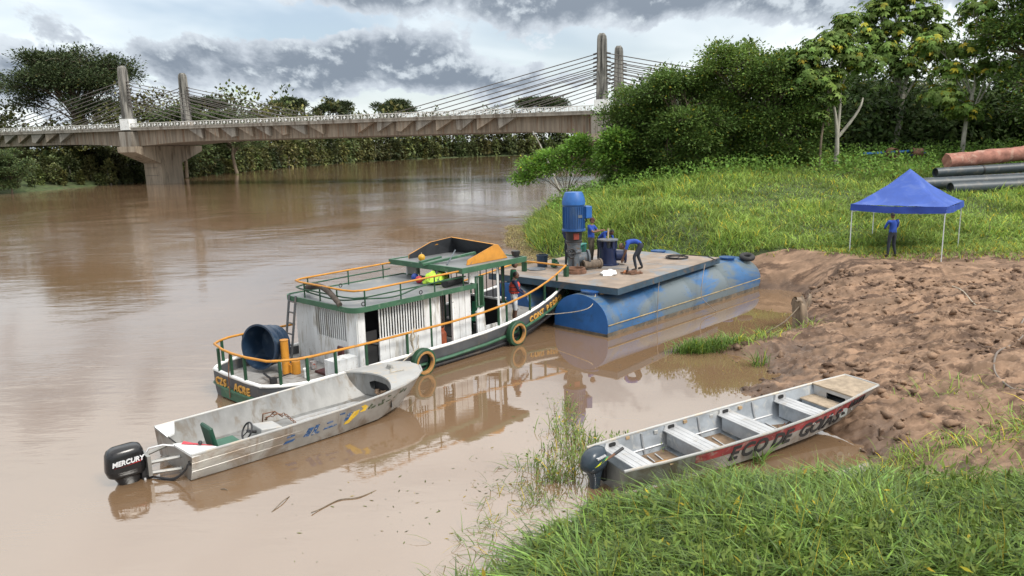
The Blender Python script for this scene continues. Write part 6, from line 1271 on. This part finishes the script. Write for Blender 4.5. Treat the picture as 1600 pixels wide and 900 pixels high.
    for s in (-1, 1): ell((-.005, s * .080, -.01), .020, .012, .034, 0, 8, 6); ell((.086, s * .032, .014), .012, .013, .009, 5, 8, 6)
    ell((.088, 0, -.058), .010, .026, .008, 6, 8, 5); ell((-.012, 0, .018), .106, .085, .116, 4, 14, 10, lambda p: p[2] > -.15 - .6 * (p[0] < -.2) and not (p[0] > .45 and p[2] < .62))
    # hands: palm and five unequal fingers
    for s, nm, el in ((1, 'wrL', 'elL'), (-1, 'wrR', 'elR')):
        w_ = Vector(J[nm]); d_ = (w_ - Vector(J[el])).normalized(); sdv = d_.cross(Vector((0, 0, 1))); sdv = sdv.normalized() if sdv.length > .2 else Vector((0, 1, 0)); nr = sdv.cross(d_); b.cur = 0
        b.tube([w_ - d_ * .02, w_ + d_ * .03, w_ + d_ * .07, w_ + d_ * .095], [.030, .038, .042, .034], 8)
        for k, L in enumerate((.062, .074, .078, .066)):
            o_ = (k - 1.5) * .019; p0 = w_ + d_ * .085 + sdv * o_; b.tube([p0, p0 + d_ * L * .45 - nr * .008, p0 + d_ * L * .8 - nr * .028, p0 + d_ * L * .95 - nr * .045], [.0095, .009, .008, .006], 6)
        p0 = w_ + d_ * .03 + sdv * .035 * s; b.tube([p0, p0 + sdv * .03 * s + d_ * .025 - nr * .01, p0 + sdv * .035 * s + d_ * .055 - nr * .025], [.012, .010, .007], 6)
    o = b.build('person', slots, None, smooth=60, loc=loc, rot=(0, 0, rz))
    import bmesh
    bm = bmesh.new(); bm.from_mesh(o.data); bmesh.ops.remove_doubles(bm, verts=bm.verts, dist=.0004); bm.to_mesh(o.data); bm.free()
    tag(o, lab, 'person', group)
    if hat:
        b = MB(); q = MB(); q.sphere((0, 0, 0), 1, 16, 10); b.add([hp(-.006 + p[0] * .112, p[1] * .092, .035 + p[2] * .098) for p in q.v], [f_ for f_ in q.f if all(q.v[i][2] > -.05 for i in f_)])
        b.add([hp(.07, -.07, .048), hp(.13, -.06, .040), hp(.172, 0, .036), hp(.13, .06, .040), hp(.07, .07, .048), hp(.07, 0, .06)], [(0, 1, 2, 5), (5, 2, 3, 4)]); b.build('cap', hat, o, smooth=60)
    if vest:
        C_, S_ = Vector(J['chest']), Vector(J['pelvis']); b = MB(); rings = []
        for t, rx, ry in ((.25, .175, .20), (.5, .185, .205), (.8, .19, .215), (1.05, .175, .20), (1.25, .12, .15)):
            c = S_.lerp(C_, t); rings.append([(c.x + rx * math.cos(a), c.y + ry * math.sin(a), c.z) for a in [2 * math.pi * k / 20 for k in range(20)]])
        b.loft(rings, True); vo = b.build('life_vest', m_vest, o, smooth=60)
        for zt in (.45, .8): c = S_.lerp(C_, zt); b = MB(); b.tube([(c.x + .20 * math.cos(a), c.y + .222 * math.sin(a), c.z) for a in [2 * math.pi * k / 24 for k in range(24)]], .014, 5, closed=True); b.build('strap', m_black, vo)
    return o
STAND = dict(pelvis=(0, 0, .95), spine=(0, 0, 1.12), chest=(.0, 0, 1.32), neck=(.01, 0, 1.50), head=(.03, 0, 1.63), shL=(0, .19, 1.42), elL=(-.03, .25, 1.15), wrL=(.05, .24, .92), shR=(0, -.19, 1.42), elR=(-.03, -.25, 1.15), wrR=(.05, -.24, .92),
    hpL=(0, .09, .90), knL=(.02, .10, .50), anL=(-.02, .11, .09), toL=(.13, .12, .05), hpR=(0, -.09, .90), knR=(.02, -.10, .50), anR=(-.02, -.11, .09), toR=(.13, -.12, .05))
def pose(**k): d_ = dict(STAND); d_.update(k); return d_
def pdk(x, y): c, s = math.cos(R(45.5)), math.sin(R(45.5)); return (3.25 + x * c - y * s, 24.66 + x * s + y * c, ZD + .012)
def scale(J, k): return {a: tuple(c * k for c in v) for a, v in J.items()}
grpw = 'workers in blue shirts'
# standing worker in a cap pushing on the bar of the pump column
person('worker in blue shirt and maroon cap standing with both hands on the bar', pdk(4.28, 4.10), R(45.5) - R(75), scale(pose(elL=(.18, .24, 1.22), wrL=(.42, .12, 1.27), elR=(.18, -.24, 1.22), wrR=(.42, -.10, 1.27), head=(.05, 0, 1.63)), 1.09), (m_skin, m_shirt, m_khaki, m_boot), hat=m_cap, group=grpw)
# worker bending over the column from behind
BEND = pose(pelvis=(-.25, 0, .95), spine=(-.08, 0, 1.08), chest=(.12, 0, 1.20), neck=(.30, 0, 1.25), head=(.42, 0, 1.24), shL=(.18, .19, 1.22), elL=(.26, .25, .98), wrL=(.32, .15, .80), shR=(.18, -.19, 1.22), elR=(.26, -.25, .98), wrR=(.32, -.15, .80), hpL=(-.24, .09, .90), hpR=(-.24, -.09, .90), knL=(-.18, .11, .50), knR=(-.20, -.11, .50), anL=(-.22, .12, .09), anR=(-.24, -.12, .09), toL=(-.06, .13, .05), toR=(-.08, -.13, .05))
person('worker in blue shirt bent over the far side of the pump column', pdk(5.10, 4.05), R(45.5) - R(95), BEND, (m_skin2, m_shirt, m_jean, m_boot), sleeve='long', face=(.55, 0, -.8), group=grpw)
# stooping worker with the grinder
STOOP = pose(pelvis=(-.28, 0, .92), spine=(-.12, 0, 1.02), chest=(.10, 0, 1.02), neck=(.28, 0, .93), head=(.38, 0, .84), shL=(.18, .19, .98), elL=(.26, .22, .68), wrL=(.36, .12, .42), shR=(.18, -.19, .98), elR=(.24, -.22, .68), wrR=(.34, -.10, .40), hpL=(-.27, .10, .88), hpR=(-.27, -.10, .88), knL=(-.02, .16, .50), knR=(-.16, -.14, .50), anL=(-.10, .18, .09), anR=(-.32, -.15, .09), toL=(.06, .20, .05), toR=(-.16, -.16, .05))
person('worker in blue shirt and dark jeans stooping to the deck with a grinder', pdk(3.75, 1.62), R(172), scale(STOOP, 1.14), (m_skin2, m_shirt, m_jean, m_boot), face=(.45, 0, -.9), hat=mat('brown_cloth_hood', (.14, .085, .05), .9, var=.3), group=grpw)
person('worker in navy clothes half hidden behind the tall pump', pdk(3.05, 4.3), R(45.5) - R(110), pose(elL=(.15, .26, 1.2), wrL=(.34, .2, 1.3), elR=(.14, -.25, 1.2), wrR=(.34, -.16, 1.28)), (m_skin2, m_navyshirt, m_jean, m_boot), sleeve='long', group=grpw)
person('person in blue shirt and dark trousers under the tent, back turned', (16.35, 31.6, mz(16.35, 31.6) - .03), R(100), scale(pose(elL=(.10, .27, 1.17), wrL=(.28, .14, 1.12), elR=(.10, -.27, 1.17), wrR=(.28, -.14, 1.12), head=(.07, 0, 1.62), anL=(-.03, .17, .09), toL=(.11, .21, .05), knL=(0, .14, .5), anR=(-.05, -.15, .09), toR=(.10, -.18, .05)), 1.10), (m_skin2, m_shirt, m_jean, m_boot), sleeve='long', face=(.9, 0, -.4))
# crew of the river boat
x_, y_, z_ = bw(9.72, -1.18, .44)
person('crewman in life vest and pale shorts leaning on the orange rail', (x_, y_, z_), BA - R(35), scale(pose(shL=(.02, .2, 1.42), elL=(.16, .25, 1.18), wrL=(.36, .2, 1.02), elR=(.10, -.27, 1.15), wrR=(.30, -.22, 1.0), chest=(.03, 0, 1.32), head=(.08, 0, 1.62)), 1.05), (m_skin2, m_navyshirt, m_shorts, m_skin2), vest=True, sleeve='long', shorts=True)
x_, y_, z_ = bw(10.62, -.35, .62)
person('crewman in green shirt standing at the front of the wheelhouse', (x_, y_, z_), BA - R(40), scale(pose(head=(.05, 0, 1.63)), 1.04), (m_skin2, m_greens, m_jean, m_boot))
# ================================================================== grass, reeds and weeds
L_grass = leafmat('lush_grass_blade', (0.132, 0.222, 0.042), .28, .45, .40); L_grass2 = leafmat('bank_grass_blade', (0.225, 0.325, 0.070), .30); L_weed = leafmat('water_weed_leaf', (0.156, 0.221, 0.062), .25); L_dry = leafmat('dry_floating_grass', (.30, .25, .11), .2)
def blades(P, H, W_, lean, r, segs=3, curl=.8, tint=None, az=None):
    """curved tapering blades rooted at P"""
    N = len(P); a = r.random(N) * 2 * np.pi if az is None else az; d_ = np.stack([np.cos(a), np.sin(a), np.zeros(N)], 1); s_ = np.stack([-np.sin(a), np.cos(a), np.zeros(N)], 1)
    tw = (r.random(N) - .5) * 1.2; s_ = s_ * np.cos(tw)[:, None] + d_ * np.sin(tw)[:, None]; L = []
    for i in range(segs + 1):
        t = i / segs; out = (lean * t + curl * lean * t * t)[:, None] * H[:, None]; up = (t - .55 * np.clip(lean, 0, 2) * t ** 2.4)[:, None] * H[:, None] * np.array([[0, 0, 1.]])
        c = P + d_ * out + up; w_ = (W_ * (1.0 - .25 * t) * (1 if i < segs else .08))[:, None]; L += [c - s_ * w_ / 2, c + s_ * w_ / 2]
    V = np.stack(L, 1); k = 2 * (segs + 1); base = np.arange(N)[:, None] * k
    F = np.concatenate([np.stack([base[:, 0] + 2 * i, base[:, 0] + 2 * i + 1, base[:, 0] + 2 * i + 3, base[:, 0] + 2 * i + 2], 1) for i in range(segs)])
    tt = None if tint is None else np.tile(tint, (segs, 1)); return V.reshape(-1, 3), F, tt
def grass(name, lab, P, H, W_, lean, r, m, segs=3, lo=.5, hi=1.5, yel=.06, cat='grass', curl=.8, patch=None, az=None):
    t = tints(len(P), r, lo, hi, yel)
    if patch is not None: t = t * patch[:, None]
    V, F, tt = blades(P, H, W_, lean, r, segs, curl, t, az); o = np_mesh(name, V, F, m, tint=tt); tag(o, lab, cat, kind='stuff'); return o
# --- foreground bank: deep tangled grass
r = np.random.default_rng(201); M = 5200
cx = -1.6 + 14.5 * r.random(M); cy = 8.4 + 5.2 * r.random(M)
def near_edge(x): return np.interp(x, [-1.6, -.7, 0, .8, 1.6, 2.2, 3, 4.4, 5.2, 6, 7, 8, 9, 10, 11, 13], [8.2, 9.9, 11.0, 11.9, 12.3, 12.6, 12.9, 13.4, 13.0, 12.7, 12.55, 12.4, 12.25, 12.2, 12.3, 12.4]) + (fbm(x * 1.3, x * 0 + 3, 3, 71) - .5) * 1.1
ce = near_edge(cx) - cy; kp = (ce > -.1) & (r.random(M) < np.clip(ce / 1.0, .15, 1)); cx, cy, ce = cx[kp], cy[kp], ce[kp]; M = len(cx)
nb = 17; sz = (.55 + .75 * r.random(M)) * (.55 + .9 * fbm(cx * .9, cy * .9, 3, 73)) * np.clip(ce / 1.1, .45, 1); ctone = (.55 + .9 * r.random(M) ** 1.3) * (.6 + .8 * fbm(cx * 1.1, cy * 1.1, 3, 74)); calb = r.random(M) * 6.28
az = np.repeat(calb, nb) + r.normal(size=M * nb) * 1.5; ra = np.abs(r.normal(size=M * nb)) * .055; x = np.repeat(cx, nb) + np.cos(az) * ra; y = np.repeat(cy, nb) + np.sin(az) * ra; N = len(x)
zb = np.maximum(np.where((x > X0 + .3) & (y > Y0 + .3), zmud(x, y), zbase(x, y)), -.05); dn = np.clip(np.repeat(ce, nb) / .9, .35, 1)
grass('foreground_grass', 'deep lush green grass filling the near bank', np.stack([x, y, zb], 1), (.26 + .30 * r.random(N)) * np.repeat(sz, nb) * 1.15, .018 + .024 * r.random(N), .35 + 1.05 * r.random(N), r, L_grass, 3, .45, 1.6, .01, patch=np.repeat(ctone, nb), az=az)
ns = 1500; i = r.integers(0, M, ns); hs = (.30 + .38 * r.random(ns)) * np.clip(ce[i] / .9, .4, 1); bx = cx[i]; by = cy[i]; bz = np.maximum(np.where((bx > X0 + .3) & (by > Y0 + .3), zmud(bx, by), zbase(bx, by)), -.05)
k = 9; t = np.tile(np.linspace(.35, 1, k), ns); Pq = np.stack([np.repeat(bx, k) + r.normal(size=ns * k) * .03, np.repeat(by, k) + r.normal(size=ns * k) * .03, np.repeat(bz, k) + t * np.repeat(hs, k)], 1); D = r.normal(size=(ns * k, 3)) + np.array([0, 0, .35])
V, F = leaf_quads(Pq, D, .09 + .11 * r.random(ns * k), D * .4 + np.array([0, 0, 1.2]) + r.normal(size=D.shape) * .3, r, .30); o = np_mesh('leafy_weeds', V, F, L_grass2, tint=tints(ns * k, r, .35, .85, .02)); tag(o, 'leafy weed stems mixed through the near grass', 'weeds', kind='stuff')
nd = 1300; i = r.integers(0, N, nd); grass('dead_straw', 'dry straw-coloured stems caught in the near grass', np.stack([x[i], y[i], zb[i] + .05], 1), .22 + .25 * r.random(nd), .007 + .006 * r.random(nd), .5 + 1.2 * r.random(nd), r, L_dry, 3, .5, 1.2, .0)
n2 = 3000; i = r.integers(0, N, n2)
grass('seed_stalks', 'thin yellow-green seed stalks standing above the near grass', np.stack([x[i], y[i], zb[i]], 1), (.62 + .40 * r.random(n2)) * dn[i], .006 + .004 * r.random(n2), .08 + .35 * r.random(n2), r, L_grass2, 3, .5, 1.1, .1)
# --- sloping bank behind the pontoon
r = np.random.default_rng(202); N = 165000
x = 1 + 47 * r.random(N); y = 33 + 31 * r.random(N) ** 1.15; s = river_sd(x, y); lim = np.interp(x, [1, 9, 10, 13.5, 15, 18, 21, 30], [33, 33.5, 34.4, 34.2, 33, 32.6, 31.5, 31]) + .5 * fbm(x * 1.1, y * 0, 2, 5)
kp = (s > -.1) & (y > lim) & (np.abs(x) < y * .86 + 3) & (r.random(N) < .42 + .58 * np.clip((58 - y) / 26, 0, 1)); x, y = x[kp], y[kp]; N = len(x); zb = zground(x, y)
pt = fbm(x * .35, y * .35, 4, 81)
grass('bank_grass', 'bright green grass covering the sloping river bank', np.stack([x, y, zb - .03], 1), (.24 + .46 * r.random(N)) * (1 + .9 * np.clip((13 - x) / 9, 0, 1)) * (.45 + 2.2 * np.clip(pt - .30, 0, 1)), .030 + .024 * r.random(N), .2 + .8 * r.random(N), r, L_grass2, 2, .5, 1.5, .05, patch=.55 + .95 * fbm(x * .5, y * .5, 4, 82))
# flat strip round the tent, thin and short over mud
N = 16000; x = 11 + 17 * r.random(N); y = 29.6 + 4.6 * r.random(N); kp = r.random(N) < np.clip((y - (31.3 + 2.6 * np.clip((15.2 - x) / 2.0, 0, 1) - .06 * (x - 11) + .9 * (fbm(x * .8, y * .8, 3, 85) - .5))) / 1.5, 0, 1); x, y = x[kp], y[kp]; N = len(x)
grass('strip_grass', 'short grass round the tent legs at the edge of the mud', np.stack([x, y, np.where((x < X1 - .1) & (y < Y1 - .1), zmud(x, y), zground(x, y)) - .02], 1), .14 + .22 * r.random(N), .022 + .016 * r.random(N), .2 + .8 * r.random(N), r, L_grass2, 2, .5, 1.5, .12)
# taller weeds with broad leaves on the slope and at the foot of the trees
N = 24000; x = 3 + 46 * r.random(N); y = 50 + 13 * r.random(N); kp = (river_sd(x, y) > .3) & (fbm(x * .6, y * .6, 3, 91) + .02 * (y - 50) > .50); x, y = x[kp], y[kp]; N = len(x); zb = zground(x, y); D = r.normal(size=(N, 3)) + np.array([0, -.3, .6])
V, F = leaf_quads(np.stack([x, y, zb + .1 + 1.1 * r.random(N) ** 1.6], 1), D, .13 + .17 * r.random(N), D + np.array([0, -.4, 1.2]) + r.normal(size=(N, 3)) * .4, r, .6); o = np_mesh('slope_weeds', V, F, L_bright, tint=tints(N, r, .4, 1.2, .0)); tag(o, 'broad-leaved weeds along the foot of the trees', 'weeds', kind='stuff')
# --- reeds and flooded weeds round the flat boat
r = np.random.default_rng(203)
def tuft(n, cx, cy, rx, ry, rot=0.0):
    a = r.normal(size=(n, 2)) * np.array([rx, ry]); c, s = math.cos(rot), math.sin(rot); return np.stack([cx + a[:, 0] * c - a[:, 1] * s, cy + a[:, 0] * s + a[:, 1] * c, np.full(n, -.03)], 1)
P = np.concatenate([tuft(170, 1.35, 14.9, .38, .50), tuft(120, 1.2, 16.0, .26, .6), tuft(120, 2.3, 15.1, .38, .2), tuft(80, .65, 14.2, .30, .25), tuft(45, 1.3, 17.6, .16, .40), tuft(90, .9, 13.6, .3, .25)]); n = len(P)
grass('flooded_reeds', 'sparse green reeds standing in the water behind the flat boat', P, .14 + .32 * r.random(n), .012 + .012 * r.random(n), .08 + .5 * r.random(n), r, L_weed, 3, .5, 1.5, .08)
q = P[r.integers(0, n, 900)] + r.normal(size=(900, 3)) * np.array([.05, .05, .0]) + np.stack([np.zeros(900), np.zeros(900), .03 + .34 * r.random(900)], 1); D = r.normal(size=(900, 3)) + np.array([0, 0, .3])
V, F = leaf_quads(q, D, .06 + .07 * r.random(900), D + np.array([0, 0, 1.]), r, .35); o = np_mesh('reed_leaves', V, F, L_weed, tint=tints(900, r, .5, 1.5, .08)); tag(o, 'narrow leaves on the flooded reeds', 'reeds', kind='stuff')
P = np.concatenate([tuft(520, 5.75, 22.6, .35, .12, .1), tuft(160, 6.6, 22.7, .4, .12), tuft(26, 5.0, 14.25, .06, .08), tuft(30, 8.4, 24.35, .05, .05), tuft(40, 7.2, 21.0, .1, .1)]); P[:, 2] = np.maximum(P[:, 2], zmud(P[:, 0], P[:, 1])); n = len(P)
grass('cove_weeds', 'green weeds growing out of the water off the mud point', P, .25 + .38 * r.random(n), .018 + .014 * r.random(n), .1 + .6 * r.random(n), r, L_grass, 3, .5, 1.5, .05)
P = np.concatenate([tuft(420, 7.2, 22.9, .7, .28, .1), tuft(260, 8.9, 13.9, .8, .35), tuft(300, 10.6, 14.1, .5, .5), tuft(200, 7.6, 13.6, .4, .2), tuft(80, 9.5, 24.3, .5, .2), tuft(90, 10.3, 16.5, .6, .5)]); P[:, 2] = zmud(P[:, 0], P[:, 1]) - .02; P = P[P[:, 2] > -.06]; n = len(P)
grass('mud_seedlings', 'scattered grass tufts sprouting from the mud', P, .12 + .30 * r.random(n), .012 + .014 * r.random(n), .2 + .8 * r.random(n), r, L_grass2, 3, .5, 1.5, .12)
# half-drowned stalks in the shallows before the near bank
P = np.concatenate([tuft(90, -.3, 11.7, .3, .5), tuft(80, .35, 12.8, .25, .35), tuft(30, -.1, 13.4, .5, .25), tuft(30, -.8, 10.8, .25, .4), tuft(20, .2, 14.4, .4, .3)]); n = len(P); hh = .10 + .26 * r.random(n)
grass('drowned_stalks', 'half-drowned grass stalks in the shallows off the near bank', P, hh, .010 + .010 * r.random(n), .3 + 1.2 * r.random(n), r, L_weed, 3, .5, 1.3, .1)
# dry floating meadow against the bank behind the pontoon
N = 9000; x = -.6 + 3.4 * r.random(N); y = 40 + 22 * r.random(N); s = river_sd(x, y); kp = (s < .2) & (s > -1.9 + .9 * fbm(x, y * .4, 2, 4)) & (r.random(N) < .75); P = np.stack([x[kp], y[kp], np.full(kp.sum(), -.02)], 1); n = len(P)
grass('floating_meadow', 'mat of dry yellowish grass floating against the bank', P, .08 + .20 * r.random(n), .03 + .03 * r.random(n), .5 + 1.4 * r.random(n), r, L_dry, 2, .5, 1.3, .0)
# flecks of leaf litter and broken stems drifting in the slack water
r = np.random.default_rng(205); n = 420; P = np.concatenate([tuft(170, .1, 13.4, .7, .9), tuft(90, -1.6, 12.6, 1.4, .9), tuft(70, 1.0, 17.2, .6, 1.0), tuft(90, 5.6, 22.0, .9, .5)]); P[:, 2] = .006; D = np.concatenate([r.normal(size=(n, 2)), np.zeros((n, 1))], 1) + 1e-3
V, F = leaf_quads(P, D, .03 + .10 * r.random(n) ** 2, np.tile([0, 0, 1.], (n, 1)), r, .22); V[:, 2] = .006; o = np_mesh('floating_litter', V, F, L_weed, tint=tints(n, r, .2, .9, .2)); tag(o, 'flecks of leaf litter drifting in the slack water by the reeds', 'litter', kind='stuff')
